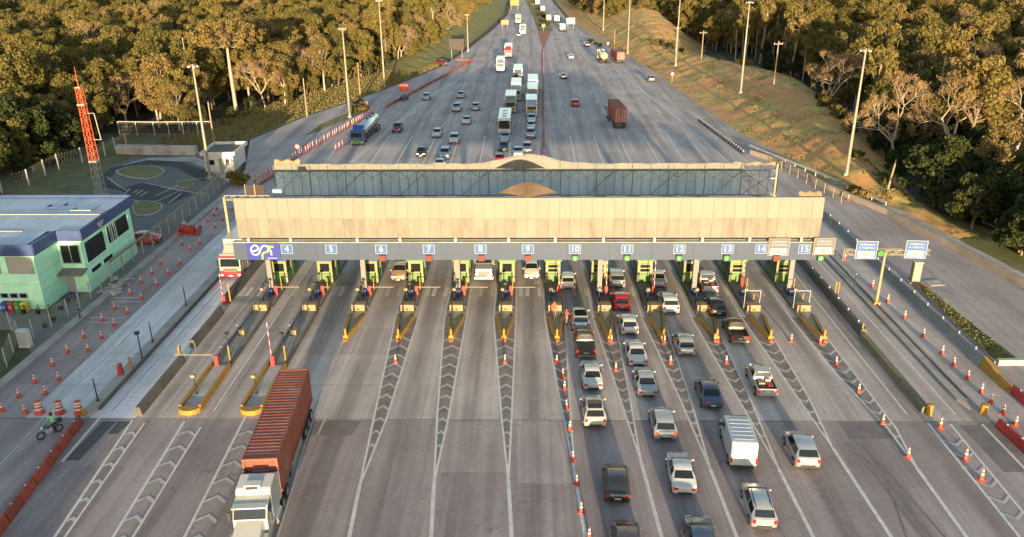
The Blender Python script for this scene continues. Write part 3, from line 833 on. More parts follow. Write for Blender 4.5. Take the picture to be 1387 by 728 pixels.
MB().bar((-4.0, 0, TH - 1.0), (-4.0, 0, TH + 0.3), 0.06, 0.06).build('end_bracket', M_LATT, tm)
charge_board('charge_board', 'blue charge board on the left arm of the sign mast', (T0.x - 2.0, T0.y - 0.3, TH + 0.3), True, 2.0, 1.85, R(-5))
charge_board('charge_board', 'blue charge board on the right arm of the sign mast', (T0.x + 2.75, T0.y - 0.3, TH + 0.35), True, 2.0, 1.85, R(-5))
s = thing('lane_signal', 'green arrow lane signal lit on the sign mast', 'signal', (T0.x - 0.6, T0.y - 0.3, TH - 0.05))
MB().b2(-0.3, 0.3, -0.1, 0.1, -0.3, 0.3).build('housing', M_TRIM, s)
MB().add([(0.24 * math.cos(2 * PI * i / 14), -0.11, 0.24 * math.sin(2 * PI * i / 14)) for i in range(14)], [tuple(range(14))]).build('lamp', M_LAMPG, s)

# sign frame rising behind the left end of the canopy
_g = gp(303.5, 267, 7.95)
sf = thing('sign_gantry', 'cream steel overhead gantry with brown boards beyond the canopy left end', 'sign gantry', (_g.x, _g.y, 0))
FZ = 7.95
MB().bar((0, 0, 0), (0, 0, FZ), 0.26, 0.26).build('post', M_LATT, sf)
mb = MB()
for z in (FZ - 0.35, FZ + 0.15):
    mb.bar((0, 0, z), (5.2, 0, z), 0.09, 0.09)
for i in range(10):
    a = 0.52 * i; mb.bar((a, 0, FZ - 0.35 if i % 2 else FZ + 0.15), (a + 0.52, 0, FZ + 0.15 if i % 2 else FZ - 0.35), 0.05, 0.05)
mb.build('truss_arm', M_LATT, sf)
MB().b2(-0.1, 1.9, -0.5, 0.5, 3.55, 3.7).b2(-0.1, 1.9, -0.55, -0.5, 3.2, 3.75).build('platform', M_LATT, sf)
M_BRD = mat('brown_board', (0.022, 0.01, 0.007), 0.6)
for x in (3.0, 4.1):
    MB().b2(x - 0.48, x + 0.48, -0.1, -0.04, FZ + 0.2, FZ + 1.4).build('board', M_BRD, sf)
MB().b2(3.5, 3.6, -0.15, -0.02, FZ + 0.1, FZ + 1.45).b2(2.45, 2.52, -0.12, -0.03, FZ + 0.15, FZ + 1.45).build('board_rail', M_LATT, sf)

# ------------------------------------------------------------------ islands, booths, booms
M_BOOTHG = mat('booth_green', (0.07, 0.16, 0.062), 0.5, var=0.08)
M_BOOTHY = mat('booth_yellow_green', (0.205, 0.205, 0.09), 0.5)
M_BOOTHP = mat('booth_lime', (0.115, 0.185, 0.055), 0.5, var=0.1)
M_ISLTOP = mat('island_top', (0.23, 0.215, 0.19), 0.9, var=0.2, scale=0.8)
M_NOSE = mat('nose_infill', (0.30, 0.27, 0.18), 0.9, var=0.25, scale=1.0)
M_BLUEB = mat('blue_box_paint', (0.03, 0.05, 0.16), 0.5)
def booth(k, x):
    n = k + 4
    b = thing('toll_booth', 'green and yellow toll booth under the canopy, %s from the left' % ordinal(k + 1), 'toll booth', (x, 78.1, 0.19), 0, 'toll booths under the canopy')
    MB().b2(-0.78, 0.78, 0, 3.6, 0, 1.05).build('lower_wall', M_BOOTHG, b)
    mb = MB()
    for sx in (-0.71, 0.71):
        for y in (0.07, 1.8, 3.53): mb.b2(sx - 0.07, sx + 0.07, y - 0.07, y + 0.07, 1.05, 2.3)
    mb.b2(-0.78, 0.78, 0, 3.6, 2.3, 2.5)
    mb.build('frame', M_BOOTHY, b)
    MB().b2(-0.635, 0.635, 0.06, 0.09, 1.06, 2.29).build('front_window', M_GLASSB, b)
    MB().b2(-.64, .64, .02, .058, 1.06, 1.24).b2(-.64, .64, .02, .058, 2.16, 2.29).b2(-.64, -.5, .02, .058, 1.24, 2.16).b2(.5, .64, .02, .058, 1.24, 2.16).build('window_surround', M_BOOTHY, b)
    MB().b2(-.5, .5, -.03, -.004, .12, .95).build('front_panel', M_BOOTHP, b)
    if k >= 6 and k != 9: MB().b2(-0.58, 0.58, 0.045, 0.058, 1.55, 1.68).b2(-0.58, 0.58, 0.045, 0.058, 2.0, 2.1).build('blind', M_BOOTHY, b)
    for sx in (-0.71, 0.71): MB().b2(sx - 0.015, sx + 0.015, 0.15, 1.72, 1.06, 2.29).b2(sx - 0.015, sx + 0.015, 1.88, 3.45, 1.06, 2.29).build('side_window', M_GLASSB, b)
    MB().b2(-0.64, 0.64, 3.5, 3.53, 1.06, 2.29).build('rear_window', M_GLASSB, b)
    for sx in (-.71, .71): MB().b2(sx - .09, sx + .09, -0.02, 0.0, 0.02, 1.1).build('corner_trim', M_BOOTHY, b)
    MB().b2(-0.95, 0.95, -0.25, 3.85, 2.52, 2.72).build('roof', M_BLUEB if k in (0, 1, 2, 7, 9) else M_BOOTHG, b)
    MB().b2(0.80, 0.83, 1.9, 2.8, 0.02, 2.2).build('door', M_BOOTHG, b)
    return b
def boom(label, loc, up, L=2.9, rz=0.0, white=False):
    b = thing('boom_barrier', label, 'barrier', loc, rz, 'boom barriers')
    MB().box((0, 0, 0.5), (0.36, 0.34, 1.0), top=0.9).build('cabinet', M_RED, b)
    arm = MB()
    if up:
        n = 8
        for i in range(n): arm.box((0.0, -0.22, 0.85 + L / n * (i + 0.5)), (0.075, 0.04, L / n), mi=1 if white else i % 2)
    else:
        n = 6
        for i in range(n): arm.box((0.1 + L / n * (i + 0.5), -0.22, 0.92), (L / n, 0.04, 0.065), mi=0)
    arm.build('arm', [M_YELB if not up else M_RED, M_SIGNW], b)
    return b
def post_reader(label, loc, h=1.5, group='black reader posts on the islands', head=True):
    b = thing('reader_post', label, 'post', loc, 0, group)
    MB().tube((0, 0, 0), (0, 0, h), 0.055, 0.05, 8).build('pole', M_BLACK, b)
    MB().b2(-0.12, 0.12, -0.12, 0.12, 0, 0.04).build('base', M_BLACK, b)
    if head: MB().b2(-0.16, 0.16, -0.22, 0.12, h - 0.05, h + 0.2).build('head', M_YELB if head == 'y' else M_BLACK, b)
    else: MB().tube((0, 0, h - 0.25), (0, 0, h - 0.12), 0.062, 0.062, 8).build('band', M_SIGNW, b)
    return b
def bollard(label, loc, m, h=0.9, r=0.07, group='yellow bollards on the islands', pair=False):
    b = thing('bollard', label, 'bollard', loc, 0, group)
    MB().tube((0, 0, 0), (0, 0, h), r, r, 8).build('post', m, b)
    MB().tube((0, 0, h), (0, 0, h + 0.03), r * 0.8, r * 0.4, 8).build('cap', m, b)
    return b
for k, x in enumerate(ISL):
    lane = k + 4
    where = 'left of lane %d' % lane
    isl = thing('toll_island', '%s kerbed toll island from the left, %s' % (ordinal(k + 1), ('with a long yellow-edged nose', 'long nose beside the container truck')[k] if k < 2 else 'with a yellow wedge nose'), 'toll island', (x, 72, 0), 0, 'toll islands')
    kb = MB().prism([(-0.85, 0), (0.85, 0), (0.85, 27), (-0.85, 27)], 0.0, 0.16)
    kb.build('kerb', M_DARKC, isl)
    MB().b2(-0.76, 0.76, 0.1, 26.9, 0.16, 0.19).build('deck', M_ISLTOP, isl)
    MB().box((0, -0.55, 0.42), (1.32, 0.9, 0.84), top=0.97).build('crash_block', M_YELB, isl)
    MB().b2(-0.12, 0.12, -1.02, -1.0, 0.3, 0.46).build('socket', M_TRIM, isl)
    if k >= 2:
        # wedge nose
        y0, y1 = -1.05, -6.9
        MB().prism([(-0.05, y1 + 1.0), (0.05, y1 + 1.0), (0.62, y0), (-0.62, y0)], 0, 0.2).build('nose_infill', M_NOSE, isl)
        for sgn in (-1, 1):
            mb = MB()
            p = [(sgn * 0.50, -2.2), (sgn * 0.86, -2.2), (sgn * 0.2, y1), (sgn * 0.02, y1)]
            if sgn < 0: p = p[::-1]
            v = [(a, b, 0) for a, b in p] + [(a, b, 0.26 if abs(b) < 3 else 0.5) for a, b in p]
            mb.add(v, [(3, 2, 1, 0), (4, 5, 6, 7)] + [(i, (i + 1) % 4, 4 + (i + 1) % 4, 4 + i) for i in range(4)])
            mb.build('nose_wall', M_YEL, isl)
        MB().prism([(-0.84, -1.05), (-0.64, -1.05), (-0.64, -2.2), (-0.84, -2.2)][::-1], 0, 0.2).prism([(0.64, -1.05), (0.84, -1.05), (0.84, -2.2), (0.64, -2.2)][::-1], 0, 0.2).build('nose_kerb', M_KERB, isl)
        MB().tube((0, y1 + 0.1, 0), (0, y1 + 0.1, 1.15), 0.13, 0.1, 8).build('tip_post', M_YEL, isl)
        MB().tube((0, y1 + 0.1, 1.15), (0, y1 + 0.1, 1.4), 0.09, 0.06, 8).build('tip_lamp', M_TRIM, isl)
        MB().b2(-0.16, 0.16, y1 - 0.3, y1 - 0.05, 0.0, 0.22).build('tip_block', M_ORANGE, isl)
    else:
        y0, y1 = -1.05, -19.4
        MB().prism([(-0.72, y0 - 11), (0.72, y0 - 11), (0.72, y0), (-0.72, y0)], 0, 0.2).build('nose_deck', M_ISLTOP, isl)
        MB().prism([(-0.82, y0 - 11), (-0.72, y0 - 11), (-0.72, y0), (-0.82, y0)], 0, 0.32).prism([(0.72, y0 - 11), (0.85, y0 - 11), (0.85, y0), (0.72, y0)], 0, 0.32).build('nose_kerb', M_DARKC, isl)
        MB().prism([(-0.62, y1 + 0.5), (0.62, y1 + 0.5), (0.62, y0 - 11), (-0.62, y0 - 11)], 0, 0.26).build('nose_deck', M_KERBL, isl)
        arcp = [(0.88 * math.cos(R(a)), y1 + 0.6 + 0.75 * math.sin(R(a))) for a in range(180, 361, 20)]
        MB().prism([(-0.88, y0 - 11)] + arcp[:1] + [(-0.68, y1 + 0.6), (-0.68, y0 - 11)], 0, 0.5).prism([(0.68, y0 - 11), (0.68, y1 + 0.6)] + arcp[-1:] + [(0.88, y0 - 11)], 0, 0.5).prism(arcp + [(0.6, y1 + 0.6), (-0.6, y1 + 0.6)], 0, 0.40).build('nose_wall', M_YEL, isl)
        MB().b2(-0.3, 0.1, -6.2, -5.6, 0.2, 0.65).build('crash_block', M_YELB, isl)
    booth(k, x)
    if k < 6: boom('red boom barrier with its arm lowered, %s from the left under the canopy' % ordinal(k + 1), (x + 0.45, 75.0, 0.19), False, 2.4)
    elif k < 9: boom('red boom barrier with its arm raised on the %s toll island from the left' % ordinal(k + 1), (x + 0.5, 75.0, 0.19), True, 3.0)
    else: boom('small red boom barrier with arm raised on the %s toll island from the left' % ordinal(k + 1), (x + 0.4, 77.3, 0.19), True, 2.2)
    post_reader('yellow-headed reader post on the %s toll island from the left' % ordinal(k + 1), (x - 0.35, 73.2, 0.19), 1.35, head='y')
    if k < 6: post_reader('dark reader post behind the yellow-headed one on the %s toll island' % ordinal(k + 1), (x - 0.1, 74.2, 0.19), 1.55)
    bollard('slim yellow bollard behind the boom on the %s toll island from the left' % ordinal(k + 1), (x + 0.62, 76.3, 0.19), M_YEL, 1.3, 0.06)
    bx = thing('service_box', 'dark blue service box on the %s toll island from the left' % ordinal(k + 1), 'box', (x - 0.1, 74.9, 0.19), 0, 'service boxes on the islands')
    MB().box((0, 0, 0.3), (0.5, 0.5, 0.6), top=0.92).build('body', M_BLUEB, bx); MB().b2(-0.2, 0.2, -0.27, -0.24, 0.1, 0.5).build('door', M_BLUEB, bx)
# front booms of the two long islands and their posts
for i, (x, up) in enumerate(((ISL[0], False), (ISL[1], True))):
    n = ('leftmost', 'second')[i]
    if up: boom('red boom barrier with raised striped arm beside the container truck', (x - 0.3, 60.0, 0.2), True, 3.4)
    else: boom('red boom barrier with white arm lowered leftward on the leftmost long island', (x - 0.3, 60.0, 0.2), False, 3.6, PI)
    post_reader('camera post beside the %s long island boom' % n, (x + 0.1, 61.8, 0.2), 2.1)
    post_reader('short dark post far up the %s long island' % n, (x - 0.35, 65.6, 0.2), 1.3, head=False)
    post_reader('lamp post at the yellow nose of the %s long island' % n, (x - 0.3, 55.3, 0.26), 1.6, head='y')
    bollard('yellow bollard left of the %s long island camera post' % n, (x - 0.45, 61.6, 0.2), M_YEL, 1.0)
    bollard('yellow bollard right of the %s long island camera post' % n, (x + 0.6, 60.6, 0.2), M_YEL, 1.6)
# free-standing frames on islands 13 and 14
for k in (10, 11):
    x = ISL[k]
    fr = thing('height_frame', ('pale tube frame over the crash block next to the empty lane 14', 'pale tube frame over the rightmost crash block')[k - 10], 'frame', (x, 71.9, 0.1))
    for sx in (-0.75, 0.75): MB().tube((sx, 0, 0), (sx, 0, 1.9), 0.035, n=6).build('leg', M_GALV, fr)
    MB().tube((-0.75, 0, 1.9), (0.75, 0, 1.9), 0.035, n=6).build('crossbar', M_GALV, fr)
    bollard(('yellow bollard inside the tube frame next to the empty lane 14', 'yellow bollard inside the rightmost tube frame')[k - 10], (x + 0.3, 72.5, 0.19), M_YEL, 1.2)

# ------------------------------------------------------------------ lane dividers and outer islands
def divider(name, label, x, y0, y1, w, h, m, seg=4.0, tipm=None):
    d = thing(name, label, 'barrier', (x, y0, 0))
    n = max(1, round((y1 - y0) / seg)); L = (y1 - y0) / n
    me = MB().add([(-w / 2, -L / 2 + .02, 0), (w / 2, -L / 2 + .02, 0), (w / 2, L / 2 - .02, 0), (-w / 2, L / 2 - .02, 0),
                   (-w * .28, -L / 2 + .02, h), (w * .28, -L / 2 + .02, h), (w * .28, L / 2 - .02, h), (-w * .28, L / 2 - .02, h)],
                  [(0, 3, 2, 1), (4, 5, 6, 7), (0, 1, 5, 4), (1, 2, 6, 5), (2, 3, 7, 6), (3, 0, 4, 7)]).mesh('barrier_segment', m)
    for i in range(n): inst('barrier_segment', me, d, (0, L * (i + 0.5), 0))
    return d
divider('lane_divider', 'dark concrete divider left of lane 3 with yellow markers', -30.2, 52.4, 61.0, 0.6, 0.75, M_DARKC)
divider('lane_divider', 'dark concrete divider between the two left lanes, middle run', -30.3, 63.5, 70.8, 0.6, 0.8, M_DARKC)
divider('lane_divider', 'dark concrete divider running past the red and white truck', -30.6, 73.0, 100.0, 0.7, 0.9, M_DARKC)
for i, y in enumerate((60.9, 61.4)):
    bollard('%s of the paired tall yellow markers at the left divider end' % ('nearer', 'farther')[i], (-30.35 - 0.12 * i, y, 0), M_YEL, 1.5, 0.08, 'yellow markers on the left divider')
boom('red and white striped boom barrier in front of the red truck', (-30.5, 72.4, 0.2), True, 2.6)
bollard('yellow post beside the boom in front of the red truck', (-30.2, 73.2, 0.2), M_YEL, 2.0, 0.08)
bollard('short yellow marker between the left divider runs', (-30.3, 68.3, 0), M_YEL, 0.8, 0.08, 'yellow markers on the left divider')
def outer_island(label, x, y0, y1, w=1.0):
    d = thing('kerb_island', label, 'kerb island', (x, y0, 0))
    L = y1 - y0
    MB().prism([(-w / 2, 1.5), (0, 0), (w / 2, 1.5), (w / 2, L), (-w / 2, L)], 0, 0.22).build('deck', M_KERB, d)
    MB().prism([(w / 2 + .01, 1.4), (w / 2 + .16, 1.4), (w / 2 + .16, L), (w / 2 + .01, L)], 0, 0.3).build('dark_kerb', M_DARKC, d)
    return d
outer_island('narrow kerb island carrying the far left boom', -34.25, 51.8, 96.0, 1.0)
bollard('squat yellow and black marker at the tip of the far left island', (-34.3, 52.2, 0.2), M_YEL, 0.5, 0.2)
boom('red boom barrier with upright white arm on the far left island', (-34.4, 58.4, 0.22), True, 3.2, white=True)
bollard('wide yellow bollard behind the far left boom', (-34.0, 59.4, 0.2), M_YELB, 1.1, 0.14)
post_reader('camera post on the far left island', (-33.9, 61.3, 0.22), 2.4)
for i, (px, py, h) in enumerate(((127, 546, 2.0), (196, 466, 2.0), (249, 417, 2.2))):
    q = gp(px, py)
    post_reader('slim black post along the far left island, %s from the camera' % ordinal(i + 1), (-34.3, q.y, 0.22), h, head=False)
divider('lane_divider', 'dark concrete divider with white studs right of lane 15', 30.9, 66.0, 100.0, 0.75, 0.8, M_DARKC)
divider('lane_divider', 'low olive concrete divider right of lane 15 towards the camera', 30.7, 53.2, 65.8, 0.85, 0.55, mat('mossy_concrete', (0.16, 0.14, 0.085), 0.9, var=0.25, scale=0.8))
st = MB().b2(-0.06, 0.06, -0.06, 0.06, 0, 0.2).mesh('stud', M_SIGNW)
for i in range(10):
    tag(inst('reflector_stud', st, None, (30.9, 67.5 + 2.6 * i, 0.8)), 'white reflector stud on the dark divider right of lane 15, %s from the camera' % ordinal(i + 1), 'reflector', 'reflector studs on the divider right of lane 15')
bollard('yellow block marker at the end of the olive divider', (30.85, 53.0, 0), M_YEL, 0.9, 0.25)
bollard('short yellow bollard on the divider right of lane 15', (30.8, 66.2, 0.5), M_YEL, 0.8, 0.08)
for i in range(2): bollard('%s of two yellow marker posts right of lane 15 boom' % ('left', 'right')[i], (31.1 + 0.3 * i, 74.2, 0.8), M_YEL, 1.2, 0.07)
outer_island('narrow dark kerb island carrying the sign mast', 34.3, 53.5, 100.0, 0.7)
bollard('yellow block marker at the tip of the sign mast island', (35.1, 53.2, 0), M_YEL, 0.8, 0.28)
q = gp(1163, 398); post_reader('slim black post on the island just beyond the sign mast', (33.6, q.y, 0.2), 2.2, head=False)
# ------------------------------------------------------------------ right edge: barrier run, verge, cabinet, walls
M_JERS = mat('barrier_grey_blue', (0.20, 0.205, 0.205), 0.85, var=0.2, scale=0.8, rnd=0.12)
jb = thing('jersey_barrier', 'grey concrete jersey barrier with white studs along the right edge', 'barrier', (38.95, 60.6, 0))
me = MB().add([(-.36, -1.48, 0), (.36, -1.48, 0), (.36, 1.48, 0), (-.36, 1.48, 0), (-.2, -1.48, .35), (.2, -1.48, .35), (.2, 1.48, .35), (-.2, 1.48, .35), (-.1, -1.48, .85), (.1, -1.48, .85), (.1, 1.48, .85), (-.1, 1.48, .85)],
              [(0, 3, 2, 1), (8, 9, 10, 11)] + [(a + i, a + (i + 1) % 4, a + 4 + (i + 1) % 4, a + 4 + i) for a in (0, 4) for i in range(4)]).mesh('barrier_segment', M_JERS)
stm = MB().box((0, 0, 0.12), (0.12, 0.12, 0.24)).mesh('stud', M_SIGNW)
for i in range(13):
    s_ = inst('barrier_segment', me, jb, (random.uniform(-.04, .04), 1.5 + 3.0 * i, 0), R(random.uniform(-.6, .6)))
    inst('stud', stm, s_, (0, 0, 0.85))
w = thing('barrier_end', 'yellow sloping concrete end block of the right-hand barrier', 'barrier', (38.95, 56.6, 0))
MB().add([(-.45, 0, 0), (.45, 0, 0), (.36, 4, 0), (-.36, 4, 0), (-.3, 0, .35), (.3, 0, .35), (.12, 4, .95), (-.12, 4, .95)], [(0, 3, 2, 1), (4, 5, 6, 7), (0, 1, 5, 4), (1, 2, 6, 5), (2, 3, 7, 6), (3, 0, 4, 7)]).build('sloped_block', M_YEL, w)
# plastic water barriers, red
wbm = MB().add([(-.22, -.9, 0), (.22, -.9, 0), (.22, .9, 0), (-.22, .9, 0), (-.22, -.9, .22), (.22, -.9, .22), (.22, .9, .22), (-.22, .9, .22), (-.1, -.86, .78), (.1, -.86, .78), (.1, .86, .78), (-.1, .86, .78)],
               [(0, 3, 2, 1), (8, 9, 10, 11)] + [(a + i, a + (i + 1) % 4, a + 4 + (i + 1) % 4, a + 4 + i) for a in (0, 4) for i in range(4)])
wb_dark = MB(); wb_dark.v, wb_dark.f, wb_dark.m, wb_dark.smooth = wbm.v, wbm.f, wbm.m, wbm.smooth
M_REDD = mat('faded_red_plastic', (0.30, 0.06, 0.04), 0.65, var=0.2, scale=1.5, rnd=0.2)
wb_me = wbm.mesh('water_barrier', M_RED); wbd_me = wb_dark.mesh('water_barrier_faded', M_REDD)
wbn = MB(); wbn.v = [(a * .7, b * 1.2, c * .7) for a, b, c in wbm.v]; wbn.f, wbn.m, wbn.smooth = wbm.f, wbm.m, wbm.smooth
wbn_me = wbn.mesh('water_barrier_low', M_REDD)
capm = MB().tube((0, 0, .78), (0, 0, .83), .06, .06, 8).mesh('cap', M_WHITE)
def water_barrier(me_, a, b, fmt, group, seg=1.95):
    a = Vector((a[0], a[1], 0)); b = Vector((b[0], b[1], 0)); d = b - a; n = max(1, round(d.length / seg))
    for i in range(n):
        p = a + d * ((i + 0.5) / n)
        o = inst('water_barrier', me_, None, p, math.atan2(-d.x, d.y) + R(random.uniform(-2, 2)))
        tag(o, fmt % ordinal(i + 1), 'barrier', group)
        inst('filler_cap', capm, o)
g0, g1 = gp(0, 722), gp(110, 573)
dd = (g0 - g1).normalized()
water_barrier(wbd_me, g0 + dd * 3, g1, 'faded red plastic barrier by the parked motorcycle, %s from the camera', 'red plastic barriers at the lower left', 1.85)
water_barrier(wb_me, (39.0, 52.0), (39.0, 56.4), 'red plastic barrier before the yellow end block, %s from the camera', 'red plastic barriers at the right edge')
water_barrier(wb_me, gp(1392, 616), gp(1352, 579), 'red plastic barrier beyond the yellow tip marker on the right, %s from the camera', 'red plastic barriers near the right tip')
water_barrier(wbn_me, (2.4, 112), (5.2, 272), 'low red barrier on the highway centre line, %s from the toll canopy', 'centre line barriers', 3.2)
water_barrier(wbn_me, gp(522, 147), gp(640, 83), 'red barrier along the closed lane at upper left, %s from the tanker', 'red barriers at upper left', 2.4)
water_barrier(wbn_me, gp(640, 83), gp(618, 82), 'red barrier turning towards the left verge, %s from the corner', 'red barriers at upper left corner', 2.4)

vg = thing('planted_kerb_strip', 'kerbed grass strip between the right barrier and the service road', 'verge', (41.2, 60.8, 0))
MB().prism([(-1.0, 0.3), (1.3, 0.3), (1.1, 4.5), (0.35, 18.6), (-0.35, 18.6), (-0.7, 9)], 0, 0.16).build('kerb', M_KERBL, vg)
MB().prism([(-0.85, 0.8), (1.1, 0.8), (0.92, 4.5), (0.25, 18.3), (-0.25, 18.3), (-0.55, 9)], 0.1, 0.22).build('grass', M_GRASS, vg)
MB().b2(-0.9, 1.35, -0.1, 0.3, 0, 0.5).build('end_kerb', M_KERBL, vg)
c0 = gp(1238, 383)
cb = thing('control_cabinet', 'pale metal control cabinet on a slab at the grass strip end', 'cabinet', (c0.x, c0.y, 0))
MB().b2(-.65, .65, -.5, .5, 0, 0.15).build('slab', M_KERBL, cb)
MB().b2(-.42, .42, -.3, .3, 0.15, 2.35).build('body', M_YELB, cb)
MB().b2(-.36, .36, -.32, -.3, 0.3, 2.2).build('door', mat('cabinet_paint', (0.26, 0.24, 0.2), 0.5), cb)
MB().b2(-.47, .47, -.36, .36, 2.35, 2.42).build('lid', M_GALV, cb)
tag(MB().prism([(x, y) for x, y in ((42.2, 79.0), (44.0, 79.3), (44.1, 77.9), (42.4, 77.6))][::-1], 0.0, 0.05).build('manhole_slab', M_KERBL), 'pale concrete slab lying beside the control cabinet', 'slab')
# low concrete wall along the service road, in cast lengths
def wall_run(name, label, pts, h, w, m, seg, piece):
    d = thing(name, label, 'wall', (pts[0][0], pts[0][1], 0))
    o = Vector((pts[0][0], pts[0][1], 0))
    for a, b in zip(pts[:-1], pts[1:]):
        a = Vector((a[0], a[1], 0)); b = Vector((b[0], b[1], 0)); L = (b - a).length; n = max(1, round(L / seg))
        for i in range(n):
            p = a + (b - a) * (i / n); q = a + (b - a) * ((i + 1) / n); e = (q - p).normalized() * 0.015
            MB().bar(p + e + Vector((0, 0, h / 2)) - o, q - e + Vector((0, 0, h / 2)) - o, w, h).build(piece, m, d)
    return d
M_WALLP = mat('wall_concrete', (0.34, 0.27, 0.215), 0.9, var=0.2, scale=0.7, rnd=0.08, dirt=(0.27, 0.2, 0.16), dscale=0.5)
wall_run('retaining_wall', 'low pinkish concrete wall along the right service road', [(52.3, 76.0), (50.3, 88), (47.8, 101.2), (43.9, 112.5), (40.6, 128.5), (38.0, 133.5)], 0.75, 0.6, M_WALLP, 4.0, 'wall_segment')
wall_run('drain_kerb', 'pale concrete drain edge bordering the forest on the right', [(56.5, 66), (53.4, 78.6), (51.8, 88), (49.6, 101), (48.4, 104.5)], 0.35, 0.8, M_KERBL, 4.0, 'kerb_segment')
gr = thing('guard_rail', 'galvanised guard rail at the foot of the right bank', 'guard rail', (48.4, 104, 0))
pts = [(48.6, 104.2), (46.2, 112.5), (44.4, 120), (41.0, 129.5), (38.6, 137)]
o_ = Vector((48.4, 104, 0))
for a, b in zip(pts[:-1], pts[1:]):
    A = Vector((*a, 0)) - o_; B = Vector((*b, 0)) - o_
    MB().bar(A + Vector((0, 0, .72)), B + Vector((0, 0, .72)), 0.1, 0.34).build('rail', M_GALV, gr)
    n = max(2, round((B - A).length / 2.5))
    for i in range(n):
        p = A + (B - A) * i / n; MB().b2(p.x - .06, p.x + .06, p.y - .06, p.y + .06, 0, .75).build('post', M_GALV, gr)
fw_ = thing('post_fence', 'pale post and rail fence beside the right wall', 'fence', (44.4, 104, 0))
fp = [gp(x, y) for x, y in ((1058, 230), (1069, 236), (1080, 242), (1092, 249), (1104, 256), (1116, 262), (1128, 268), (1139, 275))]
for i, p in enumerate(fp):
    MB().b2(p.x - 44.44, p.x - 44.36, p.y - 104.04, p.y - 103.96, 0, 1.5).build('post', M_LATT, fw_)
for a, b in zip(fp[:-1], fp[1:]):
    for z in (0.8, 1.45): MB().bar((a.x - 44.4, a.y - 104, z), (b.x - 44.4, b.y - 104, z), 0.04, 0.05).build('rail', M_LATT, fw_)
# black and white marker posts along the far right edge
mk = MB().tube((0, 0, 0), (0, 0, .55), .17, .13, 8, mi=0).tube((0, 0, .55), (0, 0, .85), .13, .11, 8, mi=1).mesh('marker', [M_BLACK, M_SIGNW])
a, b = gp(945, 164), gp(1008, 211)
for i in range(22):
    t = (i + .5) / 22
    p = b + (a - b) * t
    tag(inst('marker_post', mk, None, (p.x, p.y, 0)), 'black and white marker post on the far right road edge, %s from the canopy' % ordinal(i + 1), 'marker post', 'marker posts on the far right edge')

# ------------------------------------------------------------------ left: kerb, building, fences, yard
M_MINT = mat('mint_wall', (0.46, 0.84, 0.64), 0.7, var=0.08, scale=0.8, dirt=(0.38, 0.70, 0.53), dscale=0.5)
M_FASC = mat('navy_fascia', (0.035, 0.06, 0.17), 0.55, var=0.1)
M_RSHEET = mat('roof_metal', (0.34, 0.39, 0.47), 0.45, 0.2, var=0.12, scale=0.8, rnd=0.06)
M_GRIM = mat('grime_grey', (0.25, 0.25, 0.24), 0.9, var=0.2)
kerbL = thing('road_kerb', 'pale concrete kerb along the left edge of the plaza', 'kerb', (-43.9, 40, 0))
kme = MB().b2(-.45, .45, -2.48, 2.48, 0, .14).mesh('kerb_segment', M_KERB)
for i in range(14): inst('kerb_segment', kme, kerbL, (0, 2.5 + 5 * i, 0))
sheet('yard_paving', [(-75, 50), (-44.4, 50), (-44.4, 106), (-47, 112), (-60, 104), (-75, 96)], -0.02, M_PAVING)
sheet('yard_grass', [(-75, 50), (-44.5, 50), (-44.5, 62.5), (-49, 67), (-75, 67.5)], 0.02, mat('yard_lawn', (0.05, 0.065, 0.022), 0.95, var=0.3, scale=0.8, dirt=(0.1, 0.085, 0.05), dscale=0.4, bump=0.8, bscale=4))

BZ, FZ2 = 5.75, 7.0
bl = thing('office_building', 'two-storey mint green office with navy fascia and pale sheet roof', 'building', (-48.4, 71.75, 0))
FP = [(-22, 0), (0, 0), (0, 4.2), (2.45, 4.2), (2.2, 15.6), (-22, 15.6)]      # footprint
mb = MB()
mb.prism(FP, 0, BZ); mb.build('wall', M_MINT, bl)
# painted wall joints as shallow boards
def band(x0, x1, y, z): MB().b2(x0, x1, y - 0.012, y, z - 0.02, z + 0.02).build('wall_joint', M_GRIM, bl)
for z in (2.7, 3.9): MB().b2(-22, -0.05, -0.02, 0, z, z + 0.04).build('wall_joint', mat('joint_tone', (0.26, 0.58, 0.42), 0.7) if 'joint_tone' not in MATS else MATS['joint_tone'], bl)
for z in (0.9, 1.8, 2.7, 3.6):
    MB().b2(0.0, 0.02, 0.05, 4.15, z, z + 0.035).build('wall_joint', MATS['joint_tone'], bl)
    MB().add([(2.452, 4.25, z), (2.215, 15.5, z), (2.215, 15.5, z + .035), (2.452, 4.25, z + .035)], [(0, 1, 2, 3)]).build('wall_joint', MATS['joint_tone'], bl)
# fascia ring and roof
FO = [(-22.3, -0.35), (0.35, -0.35), (0.35, 3.85), (2.85, 3.85), (2.55, 16.0), (-22.3, 16.0)]
mb = MB(); n = len(FO)
for i in range(n - 1):
    a, b = FO[i], FO[i + 1]
    mb.bar((a[0], a[1], (BZ + FZ2) / 2 + .08), (b[0], b[1], (BZ + FZ2) / 2 + .08), 0.16, FZ2 - BZ - .1)
mb.build('fascia', M_FASC, bl)
MB().prism([(-22.2, -.25), (.25, -.25), (.25, 3.95), (2.75, 3.95), (2.45, 15.9), (-22.2, 15.9)], BZ, BZ + .15).build('soffit', M_MINT, bl)
MB().prism([(-22.2, -.25), (.25, -.25), (.25, 3.95), (2.75, 3.95), (2.45, 15.9), (-22.2, 15.9)], 6.55, 6.66).build('roof_deck', M_RSHEET, bl)
def sheet_strip(x0, x1, y0, y1, z0, z1, m=M_RSHEET):
    return MB().add([(x0, y0, z0), (x1, y0, z0), (x1, y1, z1), (x0, y1, z1)], [(0, 1, 2, 3)]).build('roof_sheet', m, bl)
nx = 24
